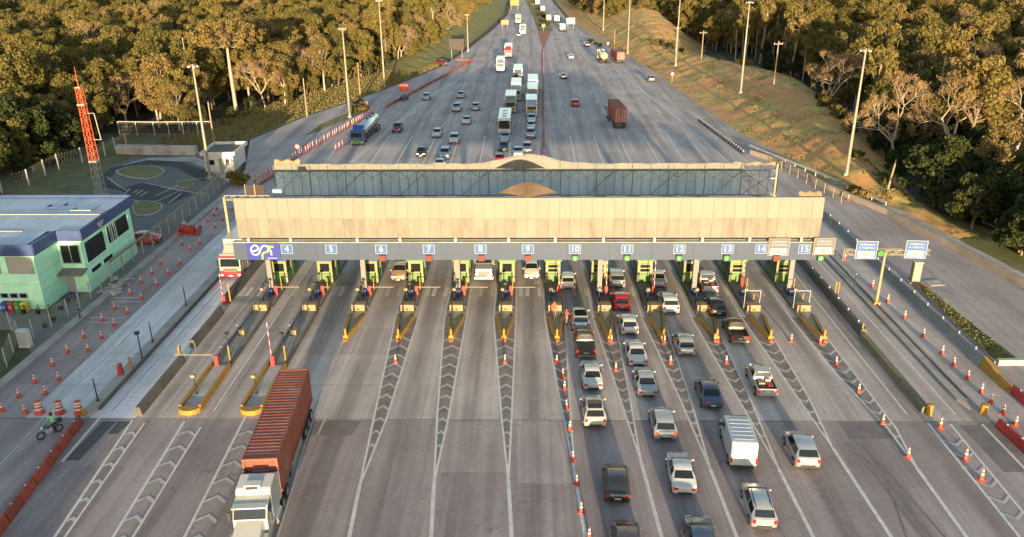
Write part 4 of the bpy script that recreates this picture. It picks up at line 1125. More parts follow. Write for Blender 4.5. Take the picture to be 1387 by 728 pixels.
for i in range(nx):
    xa = -22.1 + (24.6) * i / nx; xb = xa + 24.6 / nx - .03
    if xb <= 0.25: sheet_strip(xa, xb, -.25, 4.0, 6.72, 6.86)
    sheet_strip(xa, xb, 4.03, 8.9, 6.86, 6.98)
    sheet_strip(xa, min(xb, 2.42), 9.3, 15.9, 6.99, 6.80)
MB().b2(-22.1, 2.4, 8.92, 9.28, 6.86, 7.08).build('roof_gutter', M_GRIM, bl)
MB().b2(-22.1, -3.0, 3.9, 4.1, 6.86, 6.95).build('roof_flashing', M_GRIM, bl)
for x, y in ((-4.2, 11.2), (-2.6, 11.6)):
    MB().b2(x - .6, x + .9, y, y + .1, 6.95, 7.12).b2(x - .6, x - .5, y + .1, y + 1.2, 6.95, 7.1).build('roof_vent', M_FASC, bl)
MB().b2(-1.5, .8, 10.2, 10.35, 6.95, 7.1).b2(-1.5, -1.4, 10.35, 11.5, 6.95, 7.1).b2(.7, .8, 10.35, 12.2, 6.95, 7.08).build('roof_vent', M_SIGNW, bl)
# windows: front face (y = 0)
def win_front(x0, x1, z0, z1, y=0.0, panes=2, tint=M_GLASSB):
    w_ = MB().b2(x0, x1, y - .05, y - .005, z0, z1).build('window', M_MINT if False else tint, bl)
    fr = MB()
    for i in range(panes + 1):
        x = x0 + (x1 - x0) * i / panes; fr.b2(x - .04, x + .04, y - .08, y - .05, z0, z1)
    fr.b2(x0, x1, y - .079, y - .05, z0 - .04, z0 + .04).b2(x0, x1, y - .079, y - .05, z1 - .04, z1 + .04)
    fr.build('window_frame', M_SIGNW, w_)
    return w_
M_BLIND = mat('blind_glass', (0.33, 0.33, 0.31), 0.4, var=0.1)
win_front(-5.2, -3.55, 3.9, 5.55, 0, 2, M_BLIND)
win_front(-2.75, -0.25, 3.9, 5.6, 0, 1, M_BLIND)
for i in range(5): win_front(-6.1 + .95 * i, -5.35 + .95 * i, 1.25, 1.75, 0, 1, M_GLASSB)
# entrance face (x between 0 and 2.4, y = 4.2)
win_front(0.25, 2.15, 3.3, 5.3, 4.2, 2)
MB().b2(0.05, 0.95, 4.12, 4.19, 0, 2.1).build('door', M_SIGNW, bl)
MB().add([(-.1, 4.2, 2.75), (2.6, 4.2, 2.75), (2.6, 2.9, 2.45), (-.1, 2.9, 2.45), (-.1, 4.2, 2.6), (2.6, 4.2, 2.6), (2.6, 2.9, 2.3), (-.1, 2.9, 2.3)], [(0, 1, 2, 3)[::-1], (4, 5, 6, 7), (0, 3, 7, 4), (1, 5, 6, 2), (3, 2, 6, 7)]).build('porch_roof', mat('porch_grey', (0.17, 0.17, 0.17), 0.8, var=0.2), bl)
MB().b2(0.0, 1.6, 2.6, 4.1, 0, 0.04).build('door_mat', M_BLUEB, bl)
# road side (x about 2.4)
def win_side(y0, y1, z0, z1, div=()):
    def X(y): return 2.452 - (y - 4.2) * (0.25 / 11.4)
    w_ = MB().add([(X(y0) + .02, y0, z0), (X(y1) + .02, y1, z0), (X(y1) + .02, y1, z1), (X(y0) + .02, y0, z1)], [(0, 1, 2, 3)]).build('window', M_GLASSB, bl)
    fr = MB()
    for y in (y0, *div, y1): fr.b2(X(y), X(y) + .06, y - .05, y + .05, z0 - .03, z1 + .03)
    fr.bar((X(y0) + .03, y0, z0 - .03), (X(y1) + .03, y1, z0 - .03), .06, .08).bar((X(y0) + .03, y0, z1 + .03), (X(y1) + .03, y1, z1 + .03), .06, .08)
    fr.build('window_frame', M_MINT, w_)
    return w_
win_side(4.7, 8.9, 3.05, 5.3)
w_ = win_side(9.6, 14.7, 3.35, 5.3, (10.7, 11.6))
MB().b2(2.33, 2.42, 10.2, 10.3, 3.35, 5.3).b2(2.33, 2.42, 11.1, 11.2, 3.35, 5.3).build('window_frame', M_SIGNW, w_)
win_side(5.0, 7.2, 1.75, 2.25); win_side(7.7, 9.9, 1.75, 2.25)
text(bl, 'epr', 0.95, (2.86, 8.0, 6.45), M_SIGNW, 'lettering', rot=(PI / 2, 0, PI / 2 + R(1.4)), bold=0.02)
# recycling bins
for i, (n_, cc) in enumerate((('blue', (0.02, 0.05, 0.3)), ('red', (0.4, 0.02, 0.02)), ('green', (0.03, 0.25, 0.04)), ('yellow', (0.65, 0.45, 0.02)))):
    x = -48.4 - 3.7 + 0.66 * i
    b = thing('recycling_bin', '%s recycling bin against the mint office wall' % n_, 'bin', (x, 71.2, 0.0), 0, 'recycling bins')
    MB().box((0, 0, .45), (.5, .5, .9), top=1.15).build('body', mat('bin_' + n_, cc, 0.5), b)
    MB().box((0, 0, .98), (.62, .62, .14), top=.7).build('lid', MATS['bin_' + n_], b)
    MB().b2(-.13, .13, -.31, -.27, .45, .75).build('label_plate', M_SIGNW, b)
# pots by the entrance
for i, (px, py) in enumerate(((33, 425), (52, 425), (66, 425), (73, 435), (83, 420), (61, 444), (93, 409))):
    p = gp(px, py)
    b = thing('plant_pot', 'small dark planted pot on the office forecourt, %s from the left' % ordinal(sorted([33, 52, 66, 73, 83, 61, 93]).index(px) + 1), 'plant pot', (p.x, p.y, -.02), 0, 'pots on the forecourt')
    MB().lathe([(.16, 0), (.25, .4), (.27, .42)], 10).build('pot', M_TRIM, b)
    mb = MB()
    for q in range(26):
        a = random.uniform(0, 2 * PI); r = random.uniform(.05, .28); z = random.uniform(.42, .85)
        mb.add([(r * math.cos(a), r * math.sin(a), z), (r * math.cos(a) + .14, r * math.sin(a), z + .05), (r * math.cos(a) + .07, r * math.sin(a) + .1, z + .12)], [(0, 1, 2)])
    mb.build('foliage', M_GRASS, b)
b = thing('utility_cabinet', 'pale grey utility cabinet behind the mesh fence at lower left', 'cabinet', (*gp(36, 470).xy, 0))
MB().b2(-.55, .55, -.3, .3, 0, .15).build('plinth', M_KERB, b); MB().b2(-.5, .5, -.27, .27, .15, 1.75).build('body', mat('cabinet_white', (0.5, 0.5, 0.49), 0.6, var=.1), b); MB().b2(-.46, .46, -.29, -.27, .25, 1.65).build('door', M_SIGNW, b)
# wire fences
M_WIRE = mat('fence_wire', (0.30, 0.30, 0.29), 0.6, 0.3)
def fence(label, pts, h, step, m, rail=None, wires=6, postw=.09, lean=0.0):
    o = Vector((pts[0][0], pts[0][1], 0)); f_ = thing('wire_fence', label, 'fence', o)
    mb = MB(); rl = MB()
    for a, b in zip(pts[:-1], pts[1:]):
        A = Vector((*a[:2], 0)) - o; B = Vector((*b[:2], 0)) - o; n = max(1, round((B - A).length / step))
        for i in range(n + 1):
            if i == n and b is not pts[-1]: continue
            p = A + (B - A) * i / n
            MB().b2(p.x - postw / 2, p.x + postw / 2, p.y - postw / 2, p.y + postw / 2, 0, h).build('post', m, f_)
        for k in range(wires):
            z = h * (k + .5) / wires; mb.bar(A + Vector((0, 0, z)), B + Vector((0, 0, z)), .012, .012)
        nn = int((B - A).length / .5)
        for i in range(nn):
            p = A + (B - A) * (i / nn); q = A + (B - A) * ((i + 1) / nn)
            mb.bar(p + Vector((0, 0, .05)), q + Vector((0, 0, h - .05)), .01, .01); mb.bar(p + Vector((0, 0, h - .05)), q + Vector((0, 0, .05)), .01, .01)
        if rail: rl.bar(A + Vector((0, 0, h)), B + Vector((0, 0, h)), .2, .14)
    mb.build('wire_mesh', M_WIRE, f_)['kind'] = 'stuff'
    if rail: rl.build('top_rail', rail, f_)
    return f_
fence('tall mesh fence between the training track and the plaza', [(-45.4, 79.5), (-45.3, 92), (-45.4, 108), (-46.0, 116), (-47.3, 122.5)], 2.0, 2.4, M_KERBL, M_YELB)
fence('mesh fence around the lawn at the lower left corner', [(-44.9, 52), (-45.2, 60), (-47.2, 65.2), (-49.2, 67.2), (-56, 67.4)], 1.9, 2.6, M_GALV)
fence('mesh fence in front of the office forecourt', [(-46.0, 65.5), (-45.2, 70), (-45.0, 78.5)], 1.9, 2.4, M_GALV)
wl = [gp(x, y) for x, y in ((3, 262), (40, 252), (62, 238), (80, 230), (112, 221), (143, 212), (157, 206), (172, 200))]
fence('white concrete post fence in front of the dark forest at far left', [(p.x, p.y) for p in wl], 2.6, 6.0, M_KERBL, None, 5, .2)
fence('wire fence behind the pale block wall at upper left', [(-78, 149.5), (-71, 149), (-60, 149.3)], 2.6, 3.0, M_KERBL, M_KERBL, 4, .14)
wall_run('block_wall', 'pale low tiered wall behind the training track', [(-71.5, 135.2), (-57.2, 134.2)], 1.5, 1.2, M_KERBL, 3.6, 'wall_segment')
q = gp(109, 432)
b = post_reader('black post with white bands on the left kerb', (q.x, q.y, .1), 2.0, 'striped posts', head=False)
for z in (.6, 1.1, 1.5): MB().tube((0, 0, z), (0, 0, z + .12), .062, .062, 8).build('band', M_SIGNW, b)
rub = tag(MB().build('x', M_KERB) if False else bpy.data.objects.new('rubble_pile', None), 'broken pale concrete pieces heaped at the office kerb', 'rubble')
link(rub); rub.location = (*gp(158, 388).xy, 0)
for i in range(34):
    a = random.uniform(-1.6, 1.6); c_ = random.uniform(-2.2, 2.6); s_ = random.uniform(.2, .8)
    o = MB().box((0, 0, 0), (s_, s_ * random.uniform(.5, 1), s_ * .3), top=random.uniform(.7, 1)).build('fragment', M_KERBL if i % 3 else M_GRIM, rub)
    o.location = (a * .8, c_, .1 + .1 * random.random()); o.rotation_euler = (R(random.uniform(-15, 15)), R(random.uniform(-15, 15)), random.uniform(0, 3))

# ------------------------------------------------------------------ training track
M_TRK = mat('track_asphalt', (0.042, 0.042, 0.045), 0.85, var=0.25, scale=0.6, dirt=(0.08, 0.078, 0.078), dscale=0.2)
M_TRKL = mat('track_grey', (0.14, 0.135, 0.13), 0.9, var=0.2, scale=0.5)
def pxpoly(*p): return [gp(*q).xy for q in p]
sheet('track_surround', pxpoly((122, 262), (150, 225), (195, 208), (262, 207), (305, 222), (330, 240), (282, 283), (215, 325), (160, 325))[::-1], -0.01, M_TRKL)
sheet('track_path', pxpoly((165, 224), (200, 214), (262, 212), (300, 226), (318, 240), (310, 248), (285, 232), (258, 219), (205, 220), (170, 231))[::-1], 0.004, M_KERBL)
sheet('track_asphalt', pxpoly((130, 246), (150, 228), (200, 217), (245, 219), (285, 235), (275, 247), (240, 228), (205, 223), (160, 232), (146, 243), (160, 252), (190, 258), (178, 262), (140, 254))[::-1], 0.010, M_TRK)
sheet('track_asphalt', pxpoly((175, 252), (195, 248), (245, 258), (215, 272), (200, 275), (165, 268))[::-1], 0.008, M_TRK)
sheet('track_asphalt', pxpoly((210, 272), (235, 258), (262, 262), (228, 278))[::-1], 0.014, M_TRK)
sheet('track_asphalt', pxpoly((180, 300), (230, 292), (280, 266), (292, 262), (284, 278), (235, 310), (185, 312))[::-1], 0.008, M_TRKL)
for poly, nm in ((((150, 233), (180, 225), (215, 226), (228, 234), (205, 245), (172, 241)), 'oval'), (((234, 252), (255, 244), (265, 250), (252, 258)), 'small'), (((178, 275), (200, 272), (225, 278), (212, 292), (180, 295)), 'near')):
    q = pxpoly(*poly)
    cx = sum(p[0] for p in q) / len(q); cy = sum(p[1] for p in q) / len(q)
    d = thing('track_grass_island', {'oval': 'oval kerbed grass island on the training track', 'small': 'small kerbed grass island in the middle of the track', 'near': 'kerbed grass island nearest the office on the track'}[nm], 'grass island', (cx, cy, 0))
    # round the outline
    P = [Vector((p[0] - cx, p[1] - cy, 0)) for p in q][::-1]
    S = []
    for i in range(len(P)):
        a, b, c_ = P[i - 1], P[i], P[(i + 1) % len(P)]
        for t in (0.25, .5, .75):
            S.append(((a + b) / 2 * (1 - t) ** 2 + b * 2 * t * (1 - t) + (b + c_) / 2 * t ** 2))
    if sum((S[i].x * S[(i + 1) % len(S)].y - S[(i + 1) % len(S)].x * S[i].y) for i in range(len(S))) < 0: S = S[::-1]
    MB().prism([(p.x, p.y) for p in S], 0, .14).build('kerb', M_KERBL, d)
    MB().prism([(p.x * .9, p.y * .9) for p in S], .1, .19).build('grass', M_GRASS, d)
for a in (((195, 248), (245, 258), (215, 272), (200, 275), (165, 268), (176, 256)), ((180, 262), (188, 257)), ((184, 264), (194, 258)), ((190, 266), (200, 260)), ((218, 254), (262, 261), (280, 262)), ((228, 276), (246, 262)), ((210, 266), (240, 252)), ((238, 246), (290, 240)), ((130, 250), (145, 240), (160, 252), (172, 258))):
    line('track_line', pxl(*a), .14, M_PAINT, .026)

# ------------------------------------------------------------------ kiosk, tower, masts, poles
k0 = gp(318, 232)
ks = thing('kiosk', 'small white flat-roofed kiosk beside the left road', 'kiosk', (k0.x, k0.y, 0), R(8))
M_KW = mat('kiosk_white', (0.60, 0.585, 0.55), 0.7, var=.1, dirt=(0.4, 0.36, 0.3), dscale=.8)
MB().prism([(-4.5, 0.3), (0, 0), (0.6, 6.5), (-4.0, 6.8)], 0, 2.7).build('wall', M_KW, ks)
mb = MB(); Q = [(-4.9, -.1), (.3, -.4), (1.0, 6.8), (-4.3, 7.2)]
for a, b in zip(Q, Q[1:] + Q[:1]): mb.bar((*a, 2.95), (*b, 2.95), .25, .55)
mb.build('parapet', M_KW, ks)
MB().prism([(-4.8, 0), (.2, -.3), (.9, 6.7), (-4.2, 7.0)], 2.7, 2.8).build('roof', M_ROOF, ks)
MB().b2(-2.3, -1.4, .1, .16, 0, 2.1).build('door', M_GRIM, ks)
MB().b2(-1.2, -.4, .05, .1, 1.0, 2.0).build('window', M_GLASSB, ks); MB().b2(-4.0, -2.6, .2, .26, 1.1, 1.9).build('window', M_GLASSB, ks)
MB().add([(.1, 2.0, .8), (.22, 3.5, .8), (.22, 3.5, 2.1), (.1, 2.0, 2.1)], [(0, 1, 2, 3)]).build('window', M_GLASSB, ks)

tw = thing('lattice_tower', 'red over white lattice radio tower behind the office', 'tower', (*gp(138, 268).xy, 0))
H_T = 15.7
M_TR = mat('tower_red', (0.55, 0.09, 0.03), .55); M_TW = mat('tower_white', (0.36, 0.32, 0.26), .55)
secs = [(0, 5.4, M_TW, 'white_section'), (5.4, 8.7, M_TR, 'red_section'), (8.7, 11.2, M_TR, 'red_section'), (11.2, 13.5, M_TR, 'red_section'), (13.5, H_T, M_TR, 'red_section')]
def tw_w(z): return .55 - .014 * z
for z0, z1, m_, nm in secs:
    mb = MB(); 
    for sx in (-1, 1):
        for sy in (-1, 1): mb.bar((sx * tw_w(z0), sy * tw_w(z0), z0), (sx * tw_w(z1), sy * tw_w(z1), z1), .08, .08)
    n = round((z1 - z0) / 1.0)
    for i in range(n):
        a = z0 + (z1 - z0) * i / n; b = z0 + (z1 - z0) * (i + 1) / n; wa, wb_ = tw_w(a), tw_w(b)
        for s_ in (-1, 1):
            mb.bar((-wa, s_ * wa, a), (wb_, s_ * wb_, b), .04, .04).bar((wa, s_ * wa, a), (-wb_, s_ * wb_, b), .04, .04)
            
            mb.bar((-wa, s_ * wa, a), (wa, s_ * wa, a), .045, .045).bar((s_ * wa, -wa, a), (s_ * wa, wa, a), .045, .045)
    mb.build(nm, m_, tw)
mb = MB()
for a, b in zip([(-.45, 0), (.45, 0)], [(.45, 0), (-.45, 0)]): pass
mb.b2(-.5, .5, -.5, .5, 13.35, 13.5).b2(-.36, .36, -.36, .36, H_T, H_T + .1).b2(-.55, .55, -.55, .55, 5.35, 5.48); mb.build('band', M_TW, tw)
MB().tube((0, 0, H_T), (0, 0, 18.5), .07, .03, 6).build('antenna', M_TR, tw)
MB().bar((.35, 0, 12.2), (1.4, 0, 12.2), .07, .07).bar((.45, 0, 8.5), (1.7, 0, 8.5), .07, .07).bar((1.4, 0, 12.2), (1.65, 0, 8.5), .09, .09).build('side_antenna', M_TW, tw)
MB().b2(-.8, .8, -.8, .8, 0, .4).build('footing', M_KERB, tw)

M_LUM = mat('luminaire', (0.45, 0.42, 0.36), .5)
def mast(label, px, py, h, heads=6):
    p = gp(px, py); z0 = max(0, bank_z(BANK_R, p.x, p.y)) if p.x > 30 else 0
    if z0 > 0: 
        # stand it on the bank where the sight line meets the slope
        for _ in range(8): p = gp(px, py, z0); z0 = max(0, bank_z(BANK_R, p.x, p.y))
    t = thing('light_mast', label, 'light mast', (p.x, p.y, z0 - .1), 0, 'tall light masts')
    MB().tube((0, 0, 0), (0, 0, h), .26, .12, 10).build('shaft', M_POLE, t)
    MB().tube((0, 0, 0), (0, 0, .5), .42, .42, 10).build('base', M_KERB, t)
    r = .5
    v = [(r * math.cos(2 * PI * i / 16), r * math.sin(2 * PI * i / 16), h - .15) for i in range(17)]
    MB().path(v, [.045] * 17, 5).bar((-r, 0, h - .15), (r, 0, h - .15), .05, .05).bar((0, -r, h - .15), (0, r, h - .15), .05, .05).build('head_ring', M_POLE, t)
    for i in range(heads):
        a = 2 * PI * i / heads
        o = MB().box((0, 0, 0), (.34, .4, .14), top=.7).build('luminaire', M_LUM, t); o.location = ((r + .2) * math.cos(a), (r + .2) * math.sin(a), h - .3); o.rotation_euler = (0, R(18), a)
    return t
mast('tall light mast beside the training track at left', 285, 242, 17.5)
mast('tall light mast on the small verge beside the tanker truck', 474, 160, 18.2)
mast('tall light mast beyond the tanker near the left forest edge', 521, 118, 21)
mast('distant light mast on the left near the red trailer', 634, 70, 12)
mast('nearest tall light mast on the right, at the bank foot', 1145, 245, 18.6)
mast('tall light mast on the right bank crest', 1003, 127, 19.5)
mast('tall light mast at right beside two utility poles', 915, 90, 19)
mast('tall light mast behind the parked red truck at right', 850, 73, 18)
mast('most distant light mast on the right bank', 817, 42, 14)
def upole(label, px, py, h, arm=True, tilt=0.0):
    z0 = 0
    for _ in range(8): p = gp(px, py, z0); z0 = max(0, bank_z(BANK_R if p.x > 0 else BANK_L, p.x, p.y))
    t = thing('utility_pole', label, 'utility pole', (p.x, p.y, z0 - .1), 0, 'utility poles'); t.rotation_euler = (0, R(tilt), 0)
    MB().tube((0, 0, 0), (0, 0, h), .16, .11, 8).build('shaft', M_WOOD, t)
    if arm:
        MB().b2(-1.0, 1.0, -.06, .06, h - .7, h - .55).build('crossarm', M_WOOD, t)
        for x in (-.85, 0.3, .85): MB().tube((x, 0, h - .55), (x, 0, h - .3), .06, .04, 6).build('insulator', M_WHITE, t)
    return t
upole('wooden utility pole with crossarm standing on the right bank crest', 1048, 115, 9.3)
upole('wooden utility pole in front of the dark forest, farther right of the pair', 950, 80, 7.6)
upole('wooden utility pole next to the tall mast, farther left of the pair', 915, 73, 7.8)
upole('leaning bare wooden post at the right forest edge', 1202, 258, 4.6, False, 6)
upole('thin bare pole behind the kiosk', 290, 193, 7.5, False)
upole('thin bare pole by the left kerb beside the grass', 416, 158, 8.0, False)
upole('thin bare pole at the left forest edge beside the second mast', 488, 131, 8.0, False)
upole('thin pole on the right bank by the red truck', 832, 66, 6.0, False)
# ------------------------------------------------------------------ vehicles
VS = 0.95          # scale of the vehicles against this scene's metre
def paint(name, col, metal=0.0, rough=0.35, coat=0.6): return mat('paint_' + name, col, rough, metal, var=0.05, scale=1.5, coat=coat, rnd=0.05)
P = dict(white=paint('white', (0.46, 0.465, 0.465)), silver=paint('silver', (0.36, 0.375, 0.40), 0.45), grey=paint('grey', (0.20, 0.21, 0.22), 0.4), black=paint('black', (0.018, 0.018, 0.02)),
         navy=paint('navy', (0.06, 0.08, 0.13), 0.3), red=paint('red', (0.42, 0.02, 0.03)), brown=paint('brown', (0.10, 0.065, 0.045), 0.3), gold=paint('gold', (0.42, 0.31, 0.16), 0.3),
         beige=paint('beige', (0.55, 0.50, 0.42)), wine=paint('wine', (0.16, 0.03, 0.035), 0.2), blue=paint('blue', (0.03, 0.07, 0.28)), green=paint('green', (0.10, 0.28, 0.06)),
         orange=paint('orange', (0.55, 0.14, 0.04)), yellow=paint('yellow', (0.55, 0.42, 0.10)), cream=paint('cream', (0.40, 0.37, 0.31)))
# station: y, belt z, belt w, top z, top w, crown z, low z, low w
KIND = {
 'sedan': dict(st=[(-2.25, .60, .70, .64, .58, .65, .38, .64), (-2.18, .86, .80, .90, .66, .92, .30, .76), (-1.80, .95, .83, 1.0, .66, 1.02, .25, .83), (-1.46, .96, .84, 1.04, .63, 1.06, .25, .85),
                   (-.88, .96, .86, 1.37, .53, 1.41, .25, .86), (-.25, .95, .87, 1.42, .56, 1.46, .25, .87), (.42, .94, .87, 1.38, .55, 1.43, .25, .87), (1.14, .93, .86, 1.00, .68, 1.03, .25, .86),
                   (1.75, .87, .84, .91, .66, .94, .25, .85), (2.08, .74, .78, .78, .60, .80, .27, .78), (2.25, .54, .66, .58, .5, .59, .34, .62)], rb=3, rt=4, rf=6, wb=7, wheel=(-1.32, 1.38), r=.315),
 'hatch': dict(st=[(-1.95, .60, .72, .64, .6, .65, .38, .66), (-1.90, .92, .80, .97, .64, .98, .30, .78), (-1.78, .97, .82, 1.03, .62, 1.05, .25, .83), (-1.38, .98, .84, 1.40, .54, 1.43, .25, .85), (-.6, .97, .86, 1.47, .57, 1.51, .25, .86),
                   (.40, .95, .86, 1.42, .55, 1.47, .25, .86), (1.10, .94, .85, 1.02, .66, 1.05, .25, .85), (1.62, .86, .82, .90, .62, .93, .25, .83), (1.86, .72, .76, .76, .56, .78, .28, .76), (1.97, .54, .66, .58, .48, .59, .34, .62)],
               rb=2, rt=3, rf=5, wb=6, wheel=(-1.18, 1.22), r=.30),
 'suv': dict(st=[(-2.15, .66, .76, .70, .64, .71, .44, .70), (-2.10, 1.06, .84, 1.1, .7, 1.12, .36, .82), (-2.00, 1.12, .86, 1.18, .68, 1.2, .32, .86), (-1.72, 1.13, .88, 1.60, .60, 1.63, .32, .88), (-.8, 1.12, .90, 1.68, .63, 1.72, .32, .90),
                 (.45, 1.10, .90, 1.62, .61, 1.67, .32, .90), (1.12, 1.08, .89, 1.16, .70, 1.2, .32, .89), (1.78, 1.02, .87, 1.06, .68, 1.1, .32, .87), (2.06, .86, .82, .90, .62, .92, .34, .82), (2.18, .64, .72, .68, .54, .7, .40, .68)],
             rb=2, rt=3, rf=5, wb=6, wheel=(-1.30, 1.32), r=.36),
 'wagon': dict(st=[(-2.15, .58, .72, .62, .6, .63, .38, .66), (-2.10, .90, .80, .95, .64, .97, .30, .78), (-1.98, .95, .82, 1.0, .62, 1.03, .25, .83), (-1.62, .96, .84, 1.40, .54, 1.44, .25, .85), (-.5, .96, .86, 1.48, .57, 1.52, .25, .86),
                   (.5, .95, .86, 1.42, .55, 1.47, .25, .86), (1.25, .94, .85, 1.02, .66, 1.05, .25, .85), (1.78, .85, .82, .89, .62, .92, .25, .83), (2.02, .72, .76, .76, .56, .78, .28, .76), (2.15, .54, .66, .58, .48, .59, .34, .62)],
               rb=2, rt=3, rf=5, wb=6, wheel=(-1.28, 1.36), r=.31),
 'pickup': dict(st=[(-.62, .62, .84, .66, .7, .68, .40, .82), (-.60, 1.10, .88, 1.14, .66, 1.16, .36, .86), (-.57, 1.12, .88, 1.2, .66, 1.22, .36, .88), (-.42, 1.13, .89, 1.60, .60, 1.64, .36, .89), (.2, 1.12, .90, 1.67, .62, 1.71, .36, .90),
                    (.85, 1.10, .90, 1.60, .60, 1.65, .36, .90), (1.42, 1.08, .89, 1.14, .70, 1.18, .36, .89), (2.15, 1.02, .87, 1.06, .68, 1.09, .36, .87), (2.45, .86, .82, .90, .62, .92, .36, .82), (2.56, .64, .72, .68, .54, .7, .42, .68)],
                rb=2, rt=3, rf=5, wb=6, wheel=(-1.55, 1.70), r=.37, bed=(-2.45, -.62)),
}
def ring(s):
    y, zb, wb, zt, wt, zc, zl, wl = s
    wt = min(wt * 1.13, wb - .03)
    wm = max(wb, wl) + .015
    h = [(wl, zl), (wm, zl + .14), (wm, (zl + zb) * .55), (wb, zb), (wt, zt), (wt * .62, zt + (zc - zt) * .72), (0, zc)]
    bow = .17 * (abs(y) / 2.2) ** 2 * (1 if y > 0 else -1)       # ends, screens and lids curve in plan
    Y = lambda x: y - bow * (x / .88) ** 2
    return [Vector((x, Y(x), z)) for x, z in h] + [Vector((-x, Y(x), z)) for x, z in h[-2::-1]]
def patch(A, B, u0, u1, v0, v1, off, nu=6):
    """sheet laid over the strip between two polylines, inset and lifted"""
    def samp(Pn, u):
        f = u * (len(Pn) - 1); i = min(int(f), len(Pn) - 2); return Pn[i].lerp(Pn[i + 1], f - i)
    rows = []
    for v in (v0, v1):
        rows.append([samp(A, u0 + (u1 - u0) * k / nu).lerp(samp(B, u0 + (u1 - u0) * k / nu), v) for k in range(nu + 1)])
    nrm = ((rows[0][-1] - rows[0][0]).cross(rows[1][0] - rows[0][0])).normalized()
    cen = (rows[0][0] + rows[0][-1] + rows[1][0] + rows[1][-1]) / 4
    if nrm.dot(cen - Vector((0, 0, .7))) < 0: nrm = -nrm
    pts = [p + nrm * off for r in rows for p in r]
    return pts, [(k, k + 1, nu + 2 + k, nu + 1 + k) for k in range(nu)]
CARM = {}
def car_meshes(kind):
    if kind in CARM: return CARM[kind]
    K = KIND[kind]; st = K['st']; rg = [ring(s) for s in st]
    n = len(rg[0]); out = {}
    mb = MB(); v = [p for r_ in rg for p in r_]; f = []
    for j in range(len(rg) - 1):
        for i in range(n - 1): f.append((j * n + i, j * n + i + 1, (j + 1) * n + i + 1, (j + 1) * n + i))
        f.append((j * n + n - 1, j * n, (j + 1) * n, (j + 1) * n + n - 1))
    f.append(tuple(range(n - 1, -1, -1))[::-1]); f.append(tuple((len(rg) - 1) * n + i for i in range(n - 1, -1, -1)))
    mb.add(v, f, 0, True)
    if 'bed' in K:
        a, b = K['bed']
        mb.b2(-.88, -.80, a, b, .42, 1.12).b2(.80, .88, a, b, .42, 1.12).b2(-.80, .80, a, a + .07, .45, 1.10).b2(-.80, .80, a + .07, b, .42, .66)
        out['bumper'] = MB().b2(-.84, .84, a - .12, a - .01, .46, .62).mesh('bumper', M_RIM)
    me = mb.mesh('body', M_TRIM)
    bm = bmesh.new(); bm.from_mesh(me); bmesh.ops.recalc_face_normals(bm, faces=bm.faces); bm.to_mesh(me); bm.free()
    me.set_sharp_from_angle(angle=R(52))
    out['body'] = me
    rb, rt, rf, wb_ = K['rb'], K['rt'], K['rf'], K['wb']
    def glass(A, B, *a):
        pts, fs = patch(A, B, *a); return MB().add(pts, fs).mesh('glass', M_GLASS)
    top = lambda j: rg[j][4:9]
    out['rear_window'] = glass(top(rb), top(rt), .03, .97, .06, .95, .016)
    out['windshield'] = glass(top(rf)[::1], top(wb_), .03, .97, .04, .94, .016)
    # side glass: belt from base stations, top from roof stations
    def side(sgn):
        bi, ti = (3, 4) if sgn > 0 else (9, 8)
        js = list(range(rt, rf + 1))
        base = [rg[rt][bi].lerp(rg[rb][bi], .45)] + [rg[j][bi] for j in js[1:-1]] + [rg[rf][bi].lerp(rg[wb_][bi], .62)]
        topl = [rg[j][ti] for j in js]
        if len(base) != len(topl): topl = topl[:len(base)]
        res = []
        for u0, u1 in ((.04, .47), (.53, .97)):
            pts, fs = patch(base, topl, u0, u1, .08, .90, .014, 4)
            res.append(MB().add(pts, fs if sgn > 0 else [q[::-1] for q in fs]).mesh('side_window', M_GLASS))
        return res
    out['side'] = side(1) + side(-1)
    r_ = K['r']; wmax = max(max(s[2], s[7]) for s in st) + .015
    out['tyre'] = MB().tube((-.11, 0, 0), (.11, 0, 0), r_, r_, 16).mesh('tyre', M_RUB)
    out['rim'] = MB().tube((-.122, 0, 0), (.122, 0, 0), r_ * .62, r_ * .62, 12).mesh('rim', M_RIM)
    out['arch'] = MB().tube((-.01, 0, 0), (.01, 0, 0), r_ * 1.18, r_ * 1.18, 16).mesh('wheel_arch', M_TRIM)
    out['wmax'] = wmax
    y0 = st[0][0] if 'bed' not in K else K['bed'][0]; y1 = st[-1][0]
    s1 = st[1]; zb = s1[1]
    tz = zb - .12
    if 'bed' in K: out['tail'] = MB().b2(-.09, .09, -.03, .03, -.2, .2).mesh('tail_light', M_TAIL); tw_ = (.80, y0 + .01, .88)
    elif kind == 'sedan': out['tail'] = MB().b2(-.17, .17, -.05, .05, -.08, .08).mesh('tail_light', M_TAIL); tw_ = (.60, y0 + .12, tz)
    else: out['tail'] = MB().b2(-.10, .10, -.05, .05, -.14, .14).mesh('tail_light', M_TAIL); tw_ = (.67, y0 + .13, tz)
    out['tailpos'] = tw_
    fz = st[-2][1] - .06
    out['head'] = MB().b2(-.2, .2, -.10, .08, -.07, .07).mesh('head_light', M_HEAD); out['headpos'] = (.54, y1 - .20, fz)
    out['grille'] = MB().b2(-.42, .42, -.04, .03, -.09, .09).mesh('grille', M_TRIM); out['grillepos'] = (0, y1 - .02, (st[-1][1] + st[-1][6]) / 2)
    out['plate'] = MB().b2(-.22, .22, -.012, .012, -.06, .06).mesh('number_plate', M_PLATE)
    out['plate_r'] = (0, y0 - .012, (st[0][1] + .06) if 'bed' not in K else .80); out['plate_f'] = (0, y1 + .022, st[-1][6] + .02)
    out['valance'] = MB().b2(-.46, .46, -.06, .06, -.07, .07).mesh('bumper_valance', M_TRIM)
    out['val_r'] = (0, y0 + .05, st[0][6] + .02 if 'bed' not in K else .5)
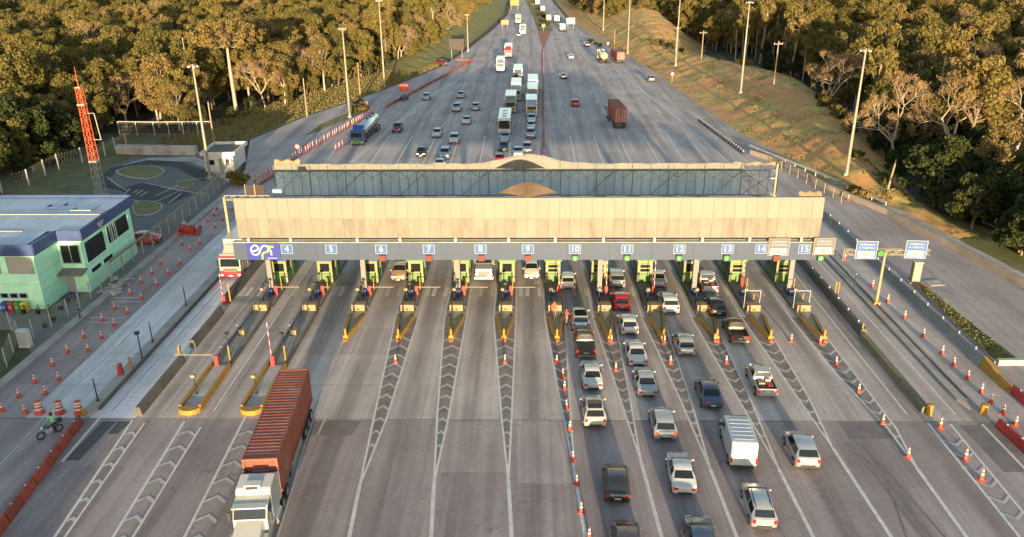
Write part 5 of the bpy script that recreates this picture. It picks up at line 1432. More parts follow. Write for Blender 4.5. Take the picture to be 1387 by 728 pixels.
    out['mirror'] = MB().box((0, 0, 0), (.15, .10, .10), top=.8).mesh('mirror', M_TRIM); out['mirpos'] = (wmax + .06, st[wb_][0] - .22, st[wb_][1] + .06)
    out['y0'], out['y1'] = y0 - (.12 if 'bed' in K else 0), y1
    out['rail'] = MB().bar((0, st[rt][0] + .1, 0), (0, st[rf][0] - .1, 0), .04, .05).mesh('roof_rail', M_TRIM)
    out['railpos'] = (st[rt][4] - .02, 0, st[rt + 1][3] + .03)
    pts, fs = patch(rg[rt][4:9], rg[rf][4:9], .12, .88, .14, .86, -.014) if False else ([], [])
    j0, j1 = rt, rt + 1
    A = [p.lerp(q, .25) for p, q in zip(rg[rt][4:9], rg[rt + 1][4:9])]; B = [p.lerp(q, .55) for p, q in zip(rg[rt + 1][4:9], rg[rf][4:9])]
    v_ = []; 
    for L_ in (A, rg[rt + 1][4:9], B):
        for u in range(7):
            ff = .1 + .8 * u / 6; ff *= 4; ii = min(int(ff), 3); p = L_[ii].lerp(L_[ii + 1], ff - ii); v_.append(p + Vector((0, 0, .012)))
    out['sunroof'] = MB().add(v_, [(r0 * 7 + u, r0 * 7 + u + 1, r0 * 7 + u + 8, r0 * 7 + u + 7) for r0 in range(2) for u in range(6)]).mesh('glass_roof', M_GLASS)
    CARM[kind] = out
    return out
def put(o, m):
    o.material_slots[0].link = 'OBJECT'; o.material_slots[0].material = m; return o
def car(kind, label, px, py, paint_, front=False, rz=0.0, brake=False, rails=False, sunroof=False, lights=False, group='cars queuing at the toll', sc=1.0, load=False, dz=.3):
    """px, py: where the bumper nearest the camera meets the photograph, just above the road"""
    D = car_meshes(kind); s = VS * sc
    p = gp(px, py, dz)
    L = (D['y1'] if front else -D['y0']) * s
    t = thing('pickup_truck' if kind == 'pickup' else 'car', label, {'pickup': 'pickup', 'suv': 'car'}.get(kind, 'car'), (p.x - math.sin(rz) * L, p.y + math.cos(rz) * L, .015), rz + (PI if front else 0), group)
    t.scale = (s, s, s)
    b = put(inst('body', D['body'], t), P[paint_])
    inst('rear_window', D['rear_window'], t); inst('windshield', D['windshield'], t)
    for m_ in D['side']: inst('side_window', m_, t)
    K = KIND[kind]
    for y in K['wheel']:
        for sx in (-1, 1):
            w_ = inst('wheel', D['tyre'], t, (sx * (D['wmax'] - .085), y, K['r'])); inst('rim', D['rim'], w_)
            inst('wheel_arch', D['arch'], t, (sx * (D['wmax'] - .004), y, K['r'] + .03))
    x, y, z = D['tailpos']
    for sx in (-1, 1):
        o = inst('tail_light', D['tail'], t, (sx * x, y, z))
        if brake: put(o, M_BRAKE)
        x2, y2, z2 = D['headpos']; o = inst('head_light', D['head'], t, (sx * x2, y2, z2), sx * R(-14))
        if lights: put(o, M_HEADON)
        x3, y3, z3 = D['mirpos']; put(inst('mirror', D['mirror'], t, (sx * x3, y3, z3)), P[paint_])
    inst('grille', D['grille'], t, D['grillepos']); inst('number_plate', D['plate'], t, D['plate_r'])
    inst('number_plate', D['plate'], t, D['plate_f']); inst('bumper_valance', D['valance'], t, D['val_r'])
    if 'bumper' in D: inst('bumper', D['bumper'], t)
    if rails:
        x, y, z = D['railpos']
        for sx in (-1, 1): inst('roof_rail', D['rail'], t, (sx * x, y, z))
    if sunroof: inst('glass_roof', D['sunroof'], t)
    if kind == 'pickup':
        if load == 'cover': MB().b2(-.80, .80, -2.38, -.64, 1.02, 1.10).build('bed_cover', M_TRIM, t)
        elif load:
            for i, (cx, cy, w_, d_, h_, m_) in enumerate(((-.3, -1.2, .6, .7, .5, M_WOOD), (.35, -1.5, .55, .8, .42, M_RED), (-.2, -2.0, .7, .4, .35, M_BLACK), (.3, -.9, .5, .4, .6, M_KERB))):
                q = Matrix.Rotation(t.rotation_euler.z, 3, 'Z') @ Vector((cx * s, cy * s, .66 * s))
                o = tag(MB().box((0, 0, h_ * s / 2), (w_ * s, d_ * s, h_ * s), top=.9).build('cargo_box', m_), '%s box in the bed of the %s' % (('brown', 'red', 'black', 'grey')[i], load), 'box')
                o.location = t.location + q
    return t

# near queue, lane by lane
car('hatch', 'white hatchback under the canopy at the head of lane 10', 769.6, 392, 'white')
car('suv', 'silver car with dark sunroof beside the roadside vendor in lane 10', 787, 449, 'silver', rails=True, sunroof=True)
car('pickup', 'dark brown pickup behind the silver car in lane 10', 794, 486, 'brown', load='cover')
car('sedan', 'white sedan right behind the brown pickup in lane 10', 803.7, 529, 'white')
car('hatch', 'cream white car with black glass roof in lane 10', 806.6, 579, 'cream', sunroof=True, sc=1.05)
car('hatch', 'black hatchback alone in lane 10 with red tail lights', 836.5, 682, 'black', rz=R(-3))
car('hatch', 'dark brown car cut by the bottom edge behind the black hatchback', 850, 769, 'brown', rz=R(-4))
car('suv', 'silver white car at the head of lane 11', 836.5, 391, 'silver')
car('hatch', 'small bright red hatchback in lane 11', 843, 421, 'red')
car('hatch', 'white hatchback behind the red one in lane 11', 853.6, 453.7, 'white')
car('sedan', 'white sedan third from the booth in lane 11, nose in its shadow', 864.7, 496.7, 'white')
car('sedan', 'silver sedan behind two white cars in lane 11', 877.8, 538.7, 'silver', rz=R(-1))
car('hatch', 'silver hatchback with lit brake lights in lane 11', 901.8, 597, 'silver', brake=True, sc=1.05, rz=R(-2))
car('sedan', 'white sedan with red tail lights near the bottom in lane 11', 927.6, 671.4, 'white', rz=R(-3))
car('sedan', 'dark blue sedan cut by the bottom edge behind the white sedan', 955, 772, 'navy', rz=R(-4))
car('sedan', 'white sedan at the head of lane 12 beyond the raised boom', 893.6, 390, 'white')
car('suv', 'white car with red tail lights at the lane 12 crash block', 909, 425.8, 'white', rz=R(-1))
car('hatch', 'silver hatchback alone midway in lane 12', 930.8, 482.4, 'silver', rz=R(-1))
car('sedan', 'dark blue grey sedan ahead of the white van in lane 12', 966, 555, 'navy', rz=R(-2))
car('wagon', 'silver estate car behind the white van in lane 12', 1035.6, 717, 'silver', rz=R(-4), rails=True)
car('pickup', 'white loaded pickup at the head of lane 13', 961.8, 397.8, 'white', load='white pickup at the head of lane 13', rz=R(-2))
car('hatch', 'black hatchback second in lane 13', 974, 429, 'black', rz=R(-1))
car('pickup', 'dark brown pickup with open bed in lane 13', 1003, 466, 'brown', rz=R(-1), sc=.94)
car('pickup', 'silver white pickup carrying mixed cargo in lane 13', 1039.6, 539, 'silver', load='silver pickup in lane 13', rz=R(-2), sc=.96)
car('hatch', 'silver hatchback last in lane 13 at right', 1095, 635, 'silver', rz=R(-3), sc=1.06)
car('sedan', 'gold sedan coming out of lane 6 towards the camera', 539, 380, 'gold', True, group='cars leaving the toll')
car('sedan', 'cream sedan coming out of lane 9 under the canopy', 720, 377.5, 'beige', True, group='cars leaving the toll')
car('hatch', 'red car parked behind the mint office', 176, 327, 'red', False, R(-80), group='parked cars')

# far side: cars coming towards the plaza
FA = 'cars approaching beyond the canopy'
for kind, label, px, py, pc, kw in (
    ('hatch', 'silver car beside the red barriers at upper left', 576.6, 135, 'silver', {}), ('sedan', 'silver car farthest back of the four in the left lanes', 623.5, 132.6, 'silver', {}),
    ('suv', 'silver car left of a similar silver car in the middle group', 617.8, 151, 'silver', {}), ('hatch', 'silver car right of the middle group, nearest the truck queue', 644, 149, 'silver', {}),
    ('sedan', 'white car alone ahead of the middle group', 631, 168, 'white', {}), ('hatch', 'white car left of the paired cars near the canopy', 591, 185.5, 'white', {}),
    ('suv', 'white car behind the silver one of the pair near the canopy', 614.3, 194.5, 'white', {}), ('suv', 'silver car in front of the white one of the pair near the canopy', 601.5, 215, 'silver', {}),
    ('sedan', 'dark car with amber lit headlights near the canopy', 569.7, 212, 'black', {'lights': True}), ('sedan', 'white car roof just showing above the canopy edge', 594, 229, 'white', {}),
    ('suv', 'dark wine car running beside the tanker truck', 537, 179, 'wine', {}),
    ('hatch', 'red car at the canopy edge behind the bus queue', 676, 222, 'red', {}), ('hatch', 'blue grey car behind the red car', 682, 204, 'navy', {}), ('sedan', 'pale blue car directly before the bus', 683.5, 191, 'silver', {}),
    ('hatch', 'silver car nearest the canopy arch beside the centre line', 714, 205.5, 'silver', {}), ('sedan', 'white car half hidden by the canopy arch', 702, 212, 'white', {}),
    ('suv', 'silver car heading the truck column by the centre line', 719, 187, 'silver', {}), ('hatch', 'white car second in the column by the centre line', 719.5, 175, 'white', {}), ('suv', 'white car third in the column by the centre line', 720, 166.5, 'white', {}),
    ('hatch', 'small pale car beside the far white truck', 702.6, 49, 'silver', {})):
    car(kind, label, px, py, pc, True, R(random.uniform(-2, 2)), group=FA, **kw)
FB = 'cars driving away beyond the canopy'
for kind, label, px, py, pc in (('hatch', 'red car driving away right of the centre line', 780, 143.5, 'red'), ('sedan', 'dark car driving away midway on the right road', 763.7, 106.5, 'grey'),
    ('hatch', 'pale car driving away farther up the right road', 774, 79.5, 'white'), ('suv', 'dark grey car parked on the far right shoulder', 883, 110.5, 'grey'), ('suv', 'grey van on the far right lane behind the trucks', 796, 63, 'grey')):
    car(kind, label, px, py, pc, False, R(2), group=FB)
car('suv', 'dark red car parked at the closed lane at upper left', 606.5, 88, 'wine', True, R(60), group='parked cars')

# ------------------------------------------------------------------ white panel van
def bevel(o, w=.05, seg=2):
    m_ = o.modifiers.new('bevel', 'BEVEL'); m_.width = w; m_.segments = seg; m_.limit_method = 'ANGLE'; m_.angle_limit = R(30); return o
q = gp(1008.5, 637, .3)
vn = thing('panel_van', 'white panel van with bright rear doors in lane 12', 'van', (q.x + .1, q.y + 2.6, .015), R(-4)); vn.scale = (VS,) * 3
prof = [(-2.55, .42), (-2.5, 2.25), (-2.3, 2.38), (1.0, 2.38), (1.35, 2.28), (2.05, 1.28), (2.75, 1.02), (2.85, .45)]
bevel(MB().xprism(prof, -.94, .94).build('body', P['white'], vn), .09, 3)
MB().add([(-.82, 1.44, 2.2), (.82, 1.44, 2.2), (.86, 2.02, 1.36), (-.86, 2.02, 1.36)], [(0, 3, 2, 1)]).build('windshield', M_GLASS, vn)
vn.children[-1].location = (0, .03, .03)
for sx in (-1, 1):
    MB().b2(sx * .942 - .004, sx * .942 + .004, .55, 1.45, 1.35, 1.95).build('side_window', M_GLASS, vn)
    for y in (-1.6, 1.75):
        w_ = MB().tube((-.12, 0, 0), (.12, 0, 0), .34, .34, 16).build('wheel', M_RUB, vn, (sx * .86, y, .34)); MB().tube((-.13, 0, 0), (.13, 0, 0), .2, .2, 12).build('rim', M_RIM, w_)
        MB().tube((-.01, 0, 0), (.01, 0, 0), .41, .41, 16).build('wheel_arch', M_TRIM, vn, (sx * .94, y, .36))
    MB().b2(sx * .46 - .44, sx * .46 + .44, -2.575, -2.535, .62, 2.1).build('rear_door', P['white'], vn)
    MB().b2(sx * .88 - .06, sx * .88 + .06, -2.58, -2.5, .75, 1.25).build('tail_light', M_TAIL, vn)
    MB().box((sx * 1.08, 1.55, 1.35), (.2, .12, .3)).build('mirror', M_TRIM, vn)
    MB().b2(sx * .7 - .17, sx * .7 + .17, 2.74, 2.84, .75, .95).build('head_light', M_HEAD, vn)
MB().b2(-.9, .9, -2.66, -2.53, .36, .56).build('bumper', M_TRIM, vn); MB().b2(-.25, .25, -2.59, -2.57, .9, 1.02).build('number_plate', M_PLATE, vn)
MB().b2(-.03, .03, -2.6, -2.57, 1.1, 1.2).build('door_handle', M_TRIM, vn)
for y in (-1.9, -1.4, -.9, -.4, .1, .6): MB().b2(-.72, .72, y - .05, y + .05, 2.375, 2.41).build('roof_rib', P['silver'], vn)

# ------------------------------------------------------------------ trucks
def wheel(parent, x, y, r=.5, w=.3):
    o = MB().tube((-w / 2, 0, 0), (w / 2, 0, 0), r, r, 18).build('wheel', M_RUB, parent, (x, y, r))
    MB().tube((-w / 2 - .015, 0, 0), (w / 2 + .015, 0, 0), r * .55, r * .5, 12).build('rim', M_RIM, o)
    return o
def cabover(t, y, pc, w=2.45, h=2.9, d=2.0, fairing=True, band=None, visor=None):
    """flat-fronted cab; front face at y + d"""
    prof = [(y, .55), (y, h - .15), (y + .25, h), (y + d - .45, h), (y + d - .12, h - .35), (y + d, 1.5), (y + d, .5)]
    bevel(MB().xprism(prof, -w / 2, w / 2).build('cab', P[pc], t), .1, 3)
    MB().add([(-w * .44, y + d + .012, 1.58), (w * .44, y + d + .012, 1.58), (w * .42, y + d - .10, h - .42), (-w * .42, y + d - .10, h - .42)], [(1, 0, 3, 2)]).build('windshield', M_GLASS, t)
    MB().b2(-w * .32, w * .32, y + d + .01, y + d + .04, .95, 1.4).build('grille', M_TRIM, t)
    for z in (1.05, 1.18, 1.3): MB().b2(-w * .3, w * .3, y + d + .04, y + d + .06, z - .02, z + .02).build('grille_bar', M_RIM, t)
    bevel(MB().b2(-w / 2, w / 2, y + d - .25, y + d + .12, .42, .82).build('bumper', P[band or pc], t), .04)
    if band: MB().b2(-w / 2 - .01, w / 2 + .01, y + d - .04, y + d + .03, .84, 1.0).build('stripe', P[band], t)
    if visor: MB().b2(-w * .45, w * .45, y + d - .1, y + d + .22, h - .42, h - .32).build('sun_visor', P[visor], t)
    for sx in (-1, 1):
        MB().b2(sx * w * .4 - .16, sx * w * .4 + .16, y + d + .11, y + d + .14, .55, .74).build('head_light', M_HEAD, t)
        MB().b2(sx * (w / 2 + .22) - .1, sx * (w / 2 + .22) + .1, y + d - .2, y + d - .1, 1.6, 2.3).build('mirror', M_TRIM, t)
        MB().b2(sx * (w / 2 + .003) - .004, sx * (w / 2 + .003) + .004, y + d - 1.1, y + d - .25, 1.6, 2.2).build('side_window', M_GLASS, t)
    MB().b2(-.25, .25, y + d + .12, y + d + .135, .48, .6).build('number_plate', M_PLATE, t)
    if fairing:
        MB().add([(-w * .42, y + .1, h), (w * .42, y + .1, h), (w * .36, y + d - .8, h), (-w * .36, y + d - .8, h), (-w * .42, y + .1, h + .65), (w * .42, y + .1, h + .65)], [(3, 2, 5, 4), (0, 3, 4), (1, 5, 2), (0, 4, 5, 1)]).build('roof_fairing', P[pc], t)
    return t
def box_body(t, y0, y1, pc, w=2.5, z0=1.15, h=2.7, name='cargo_box', doors=True, ribs=0, m=None):
    m = m or P[pc]
    o = bevel(MB().b2(-w / 2, w / 2, y0, y1, z0, z0 + h).build(name, m, t), .03, 1)
    if doors:
        for sx in (-1, 1): MB().b2(sx * w * .25 - w * .23, sx * w * .25 + w * .23, y0 - .03, y0 - .004, z0 + .1, z0 + h - .1).build('rear_door', m, t)
        for x in (-.7, -.25, .25, .7): MB().b2(x - .025, x + .025, y0 - .07, y0 - .03, z0 + .15, z0 + h - .15).build('lock_rod', M_GALV, t)
    MB().b2(-w * .35, w * .35, y0 + .1, y1, .85, z0 - .01).build('chassis', M_TRIM, t)
    return o
def truck(label, px, py, cabc, boxc, L=8.0, h=2.6, front=True, rz=0.0, boxm=None, group='trucks beyond the canopy', axles=2, band=None, sc=1.0, sides=True):
    p = gp(px, py, .4)
    s = VS * sc; tot = L + 2.2
    t = thing('box_truck', label, 'truck', (p.x, p.y + tot * s / 2, .015), rz + (PI if front else 0), group); t.scale = (s,) * 3
    cabover(t, tot / 2 - 2.0, cabc, band=band, fairing=h > 2.3)
    box_body(t, -tot / 2, tot / 2 - 2.2, boxc, h=h, m=boxm)
    for y in [tot / 2 - .9] + [-tot / 2 + 1.2 + 1.25 * i for i in range(axles)]:
        for sx in (-1, 1): wheel(t, sx * 1.08, y)
    for sx in (-1, 1): MB().b2(sx * .95 - .15, sx * .95 + .15, -tot / 2 - .03, -tot / 2 + .02, .8, .95).build('tail_light', M_TAIL, t)
    MB().b2(-1.2, 1.2, -tot / 2, -tot / 2 + .12, .5, .7).build('rear_bumper', M_TRIM, t)
    return t
M_CONTR = mat('red_container', (0.245, 0.072, 0.046), .75, var=.16, scale=.8, dirt=(0.30, 0.135, 0.115), dscale=.5)
# corrugated container shell
def container(t, y0, y1, w, z0, h, m, n=36, pale=None):
    L = y1 - y0
    mb = MB(); v = []; f = []
    step = L / (n * 2)
    for i in range(n * 2 + 1):
        y = y0 + step * i; d = .035 * (1 if i % 2 else -1)
        v += [(-w / 2 + .05 + d, y, z0 + .12), (-w / 2 + .05 + d, y, z0 + h - .08), (-w / 2 + .06, y, z0 + h + d * .7 - .03), (w / 2 - .06, y, z0 + h + d * .7 - .03), (w / 2 - .05 - d, y, z0 + h - .08), (w / 2 - .05 - d, y, z0 + .12)]
    for i in range(n * 2):
        for k in range(5): f.append((i * 6 + k, i * 6 + k + 1, (i + 1) * 6 + k + 1, (i + 1) * 6 + k))
    mb.add(v, f); mb.build('corrugated_shell', m, t)
    fr = MB()
    for y in (y0, y1):
        fr.b2(-w / 2, -w / 2 + .14, y - .07, y + .07, z0, z0 + h + .02).b2(w / 2 - .14, w / 2, y - .07, y + .07, z0, z0 + h + .02).b2(-w / 2 + .14, w / 2 - .14, y - .07, y + .07, z0 + h - .12, z0 + h + .021).b2(-w / 2 + .14, w / 2 - .14, y - .07, y + .07, z0, z0 + .14)
    for sx in (-1, 1): fr.b2(sx * w / 2 - .06, sx * w / 2 + .06, y0 + .08, y1 - .08, z0 + .005, z0 + .13).b2(sx * (w / 2 - .04) - .04, sx * (w / 2 - .04) + .04, y0 + .08, y1 - .08, z0 + h - .09, z0 + h + .018)
    fr.build('frame', m, t)
    # front end wall, corrugated upright
    mb = MB(); nn = 11; v = []; f = []
    for i in range(nn * 2 + 1):
        x = -w / 2 + .14 + (w - .28) * i / (nn * 2); d = .03 * (1 if i % 2 else -1)
        v += [(x, y1 + d, z0 + .14), (x, y1 + d, z0 + h - .12)]
    for i in range(nn * 2): f.append((2 * i, 2 * i + 1, 2 * i + 3, 2 * i + 2))
    mb.add(v, f).build('end_wall', m, t)
    for sx in (-1, 1):
        MB().b2(sx * w * .24 - w * .21, sx * w * .24 + w * .21, y0 - .04, y0 + .02, z0 + .15, z0 + h - .13).build('rear_door', m, t)
        for x in (-.25, .25): MB().b2(sx * w * .24 + x - .025, sx * w * .24 + x + .025, y0 - .09, y0 - .045, z0 + .1, z0 + h - .1).build('lock_rod', M_GALV, t)
# the bonneted container truck in the foreground
ra = Vector((-17.72, 52.75, 0)); fb = Vector((-16.85, 41.5, 0)); d_ = (fb - ra).normalized()
rzt = math.atan2(-d_.x, d_.y)
LT = (fb - ra).length
ct = thing('container_truck', 'white bonneted truck hauling a long red corrugated container', 'truck', (*((ra + fb) / 2).xy, .015), rzt)
container(ct, -LT / 2, LT / 2, 2.2, 1.32, 2.62, M_CONTR, 30)
MB().b2(-.5, -.35, -LT / 2 + .1, LT / 2 - .2, .85, 1.3).b2(.35, .5, -LT / 2 + .1, LT / 2 - .2, .85, 1.3).b2(-1.0, 1.0, LT / 2 - .4, LT / 2 - .1, 1.05, 1.31).b2(-1.0, 1.0, -LT / 2 + .1, -LT / 2 + .4, 1.05, 1.31).build('trailer_frame', M_TRIM, ct)
for y in (-LT / 2 + 1.0, -LT / 2 + 2.15, -LT / 2 + 3.3):
    for sx in (-1, 1): wheel(ct, sx * .95, y, .48, .36)
for sx in (-1, 1):
    MB().b2(sx * 1.02 - .02, sx * 1.02 + .02, -LT / 2 + 4.3, LT / 2 - 3.6, .5, .62).b2(sx * 1.02 - .02, sx * 1.02 + .02, -LT / 2 + 4.3, LT / 2 - 3.6, .75, .87).build('side_guard', M_GALV, ct)
    MB().b2(sx * .85 - .05, sx * .85 + .05, LT / 2 - 3.4, LT / 2 - 3.25, .1, 1.2).build('landing_leg', M_TRIM, ct)
CY = LT / 2 + .55          # back of the cab
M_CABW = paint('cab_white', (0.46, 0.445, 0.41))
mb = MB().xprism([(CY, .75), (CY, 3.3), (CY + .3, 3.42), (CY + 1.55, 3.30), (CY + 1.75, 3.05), (CY + 1.75, .75)], -1.06, 1.06)
bevel(mb.build('sleeper', M_CABW, ct), .12, 3)
bevel(MB().xprism([(CY + 1.6, .75), (CY + 1.6, 2.98), (CY + 2.5, 2.82), (CY + 2.95, 2.05), (CY + 2.95, .75)], -1.03, 1.03).build('cab', M_CABW, ct), .08, 3)
bevel(MB().xprism([(CY + 2.9, .65), (CY + 2.9, 2.02), (CY + 4.3, 1.75), (CY + 4.55, 1.5), (CY + 4.6, .6)], -.82, .82).build('bonnet', M_CABW, ct), .1, 3)
MB().add([(-.92, CY + 2.56, 2.78), (.92, CY + 2.56, 2.78), (.95, CY + 2.95, 2.1), (-.95, CY + 2.95, 2.1)], [(0, 3, 2, 1)]).build('windshield', M_GLASS, ct); ct.children[-1].location = (0, .03, .02)
bevel(MB().b2(-1.0, 1.0, CY + 2.45, CY + 2.95, 2.82, 2.92).build('sun_visor', M_CABW, ct), .03)
bevel(MB().b2(-.5, .5, CY + 1.15, CY + 1.75, 3.3, 3.62).build('roof_vent', M_KW, ct), .08, 2)
MB().b2(-.35, .35, CY + 1.76, CY + 1.79, 3.38, 3.55).build('vent_grille', M_TRIM, ct)
MB().b2(-.55, .55, CY + 4.58, CY + 4.64, .9, 1.5).build('grille', M_RIM, ct); bevel(MB().b2(-1.1, 1.1, CY + 4.4, CY + 4.85, .4, .8).build('bumper', M_CABW, ct), .05)
for sx in (-1, 1):
    bevel(MB().xprism([(CY + 3.1, .55), (CY + 3.1, 1.0), (CY + 3.3, 1.35), (CY + 4.1, 1.35), (CY + 4.45, 1.0), (CY + 4.5, .6)], sx * .82, sx * 1.12).build('mudguard', M_CABW, ct), .05)
    wheel(ct, sx * .97, CY + 3.75, .5, .3)
    for y in (CY - .25 - .6, CY - .25 + .65): wheel(ct, sx * .92, y - .9, .5, .42)
    MB().b2(sx * .98 - .16, sx * .98 + .16, CY + 4.46, CY + 4.52, .9, 1.12).build('head_light', M_HEAD, ct)
    MB().tube((sx * 1.0, CY + .35, .75), (sx * 1.0, CY + 1.55, .75), .3, .3, 14).build('fuel_tank', M_RIM, ct)
    MB().tube((sx * 1.02, CY - .18, .8), (sx * 1.02, CY - .18, 3.3), .08, .08, 8).build('exhaust_stack', M_RIM, ct) if sx > 0 else None
    MB().b2(sx * 1.22 - .09, sx * 1.22 + .09, CY + 2.75, CY + 2.85, 1.9, 2.55).build('mirror', M_TRIM, ct)
    MB().b2(sx * 1.04 - .004, sx * 1.04 + .004, CY + 1.85, CY + 2.6, 2.05, 2.65).build('side_window', M_GLASS, ct)
    MB().add([(sx * 1.08, CY - .5, 1.0), (sx * 1.0, CY + .02, 1.0), (sx * 1.0, CY + .02, 3.3), (sx * 1.08, CY - .5, 3.0)], [(0, 1, 2, 3)]).build('side_fairing', M_CABW, ct)
    MB().add([(sx * 1.07, CY - .5, 1.0), (sx * .99, CY + .02, 1.0), (sx * .99, CY + .02, 3.3), (sx * 1.07, CY - .5, 3.0)], [(3, 2, 1, 0)]).build('side_fairing', M_CABW, ct)
MB().b2(-.45, .45, LT / 2 - 2.4, CY + 1.7, .6, 1.02).build('tractor_frame', M_TRIM, ct)
MB().b2(-.85, .85, CY - .45, CY - .1, 1.0, 1.12).build('catwalk', M_GALV, ct)
for i, z in enumerate((2.0, 2.4, 2.8, 3.2)): MB().b2(1.075, 1.085, LT / 2 - .75, LT / 2 - .6, z, z + .22).build('marking', M_SIGNW, ct)
MB().b2(-.55, .55, LT / 2 + .035, LT / 2 + .042, 3.0, 3.1).build('marking', M_SIGNW, ct)

# red and white cabover at the left end of the canopy
t = truck('red and white cabover truck waiting at the left end of the canopy', 313.5, 375, 'cream', 'cream', 8.5, 2.9, True, 0, group='trucks at the toll', band='red', sc=1.02)
for z_ in (2.62, .9): MB().b2(-1.18, 1.18, 5.3, 5.395, z_, z_ + .2).build('stripe', P['red'], t)
# silver bonneted truck in lane 8
p = gp(655.3, 379, .4)
t8 = thing('silver_truck', 'silver bonneted lorry coming out of lane 8', 'truck', (p.x, p.y, .015), PI, 'trucks at the toll'); t8.scale = (.92,) * 3
bevel(MB().xprism([(-2.6, .9), (-2.6, 2.75), (-1.9, 2.85), (-1.55, 2.7), (-1.2, 1.95), (-.12, 1.72), (-.05, 1.5), (-.05, .75)], -1.0, 1.0).build('cab', P['silver'], t8), .1, 3)
MB().add([(-.9, -1.53, 2.62), (.9, -1.53, 2.62), (.92, -1.2, 2.0), (-.92, -1.2, 2.0)], [(0, 3, 2, 1)]).build('windshield', M_GLASS, t8); t8.children[-1].location = (0, .035, .02)
MB().b2(-.6, .6, -.04, .02, .95, 1.5).build('grille', M_TRIM, t8)
for z in (1.0, 1.12, 1.24, 1.36, 1.48): MB().b2(-.58, .58, .02, .045, z - .025, z + .025).build('grille_bar', M_RIM, t8)
bevel(MB().b2(-1.15, 1.15, -.1, .15, .45, .8).build('bumper', P['silver'], t8), .05)
for sx in (-1, 1):
    MB().b2(sx * .85 - .15, sx * .85 + .15, -.06, .03, .95, 1.15).build('head_light', M_HEAD, t8)
    MB().b2(sx * 1.2 - .1, sx * 1.2 + .1, -1.5, -1.4, 1.8, 2.4).build('mirror', M_TRIM, t8)
    for y in (-.75, -6.5, -7.7): wheel(t8, sx * .98, y)
box_body(t8, -9.0, -2.8, 'silver', h=2.0)

# bus, tanker and the lorries of the far queue
p = gp(683, 180.5, .4)
bs = thing('bus', 'white bus at the head of the heavy vehicle queue', 'bus', (p.x, p.y + 5.4, .015), PI, 'trucks beyond the canopy'); bs.scale = (VS,) * 3
bevel(MB().xprism([(-5.7, .4), (-5.7, 3.1), (-5.5, 3.25), (5.3, 3.25), (5.55, 3.0), (5.7, 1.2), (5.7, .4)], -1.25, 1.25).build('body', P['white'], bs), .1, 3)
MB().add([(-1.15, 5.73, 1.25), (1.15, 5.73, 1.25), (1.1, 5.6, 2.85), (-1.1, 5.6, 2.85)], [(1, 0, 3, 2)]).build('windshield', M_GLASS, bs)
for sx in (-1, 1):
    for i in range(7): MB().b2(sx * 1.253 - .004, sx * 1.253 + .004, -5.2 + 1.45 * i, -3.95 + 1.45 * i, 1.6, 2.6).build('side_window', M_GLASS, bs)
    for y in (-3.2, 3.4): wheel(bs, sx * 1.08, y)
    MB().b2(sx * .95 - .18, sx * .95 + .18, 5.7, 5.74, .7, .9).build('head_light', M_HEAD, bs); MB().b2(sx * 1.4 - .1, sx * 1.4 + .1, 5.5, 5.7, 2.0, 2.6).build('mirror', M_TRIM, bs)
for y in (-3, 0, 2.6): bevel(MB().b2(-.5, .5, y - .6, y + .6, 3.25, 3.42).build('roof_hatch', P['white'], bs), .06)
MB().b2(-.8, .8, 5.7, 5.73, .55, .7).build('bumper', M_TRIM, bs)
truck('beige canvas truck right behind the bus', 691.5, 152, 'grey', 'beige', 7.5, 2.5, True)
truck('light grey box truck behind the beige canvas truck', 699, 135.5, 'silver', 'silver', 8.0, 2.9, True)
truck('long pale truck at the tail of the bus queue', 701.5, 112, 'grey', 'silver', 9.0, 2.6, True)
truck('pale truck heading the column beside the centre line', 720, 157.5, 'silver', 'silver', 7.0, 2.4, True)
truck('grey container truck in the column beside the centre line', 721.5, 142, 'grey', 'silver', 9.0, 2.7, True)
truck('pale long truck at the tail of the centre line column', 722, 128.5, 'white', 'silver', 9, 2.6, True)
truck('grey-white truck alone in the left lanes far up the road', 677.7, 96.5, 'silver', 'silver', 6.5, 2.5, True)
truck('white truck with red front far up the road', 688.4, 77, 'red', 'white', 7.0, 2.6, True, band='red')
truck('pale truck distant on the left carriageway', 708, 46, 'silver', 'beige', 5.5, 2.4, True)
truck('small pale truck most distant on the left carriageway', 702, 31, 'cream', 'silver', 5.0, 2.4, True)
truck('yellow truck just entering at the top of the left carriageway', 699, 8, 'yellow', 'yellow', 5.0, 2.3, True)
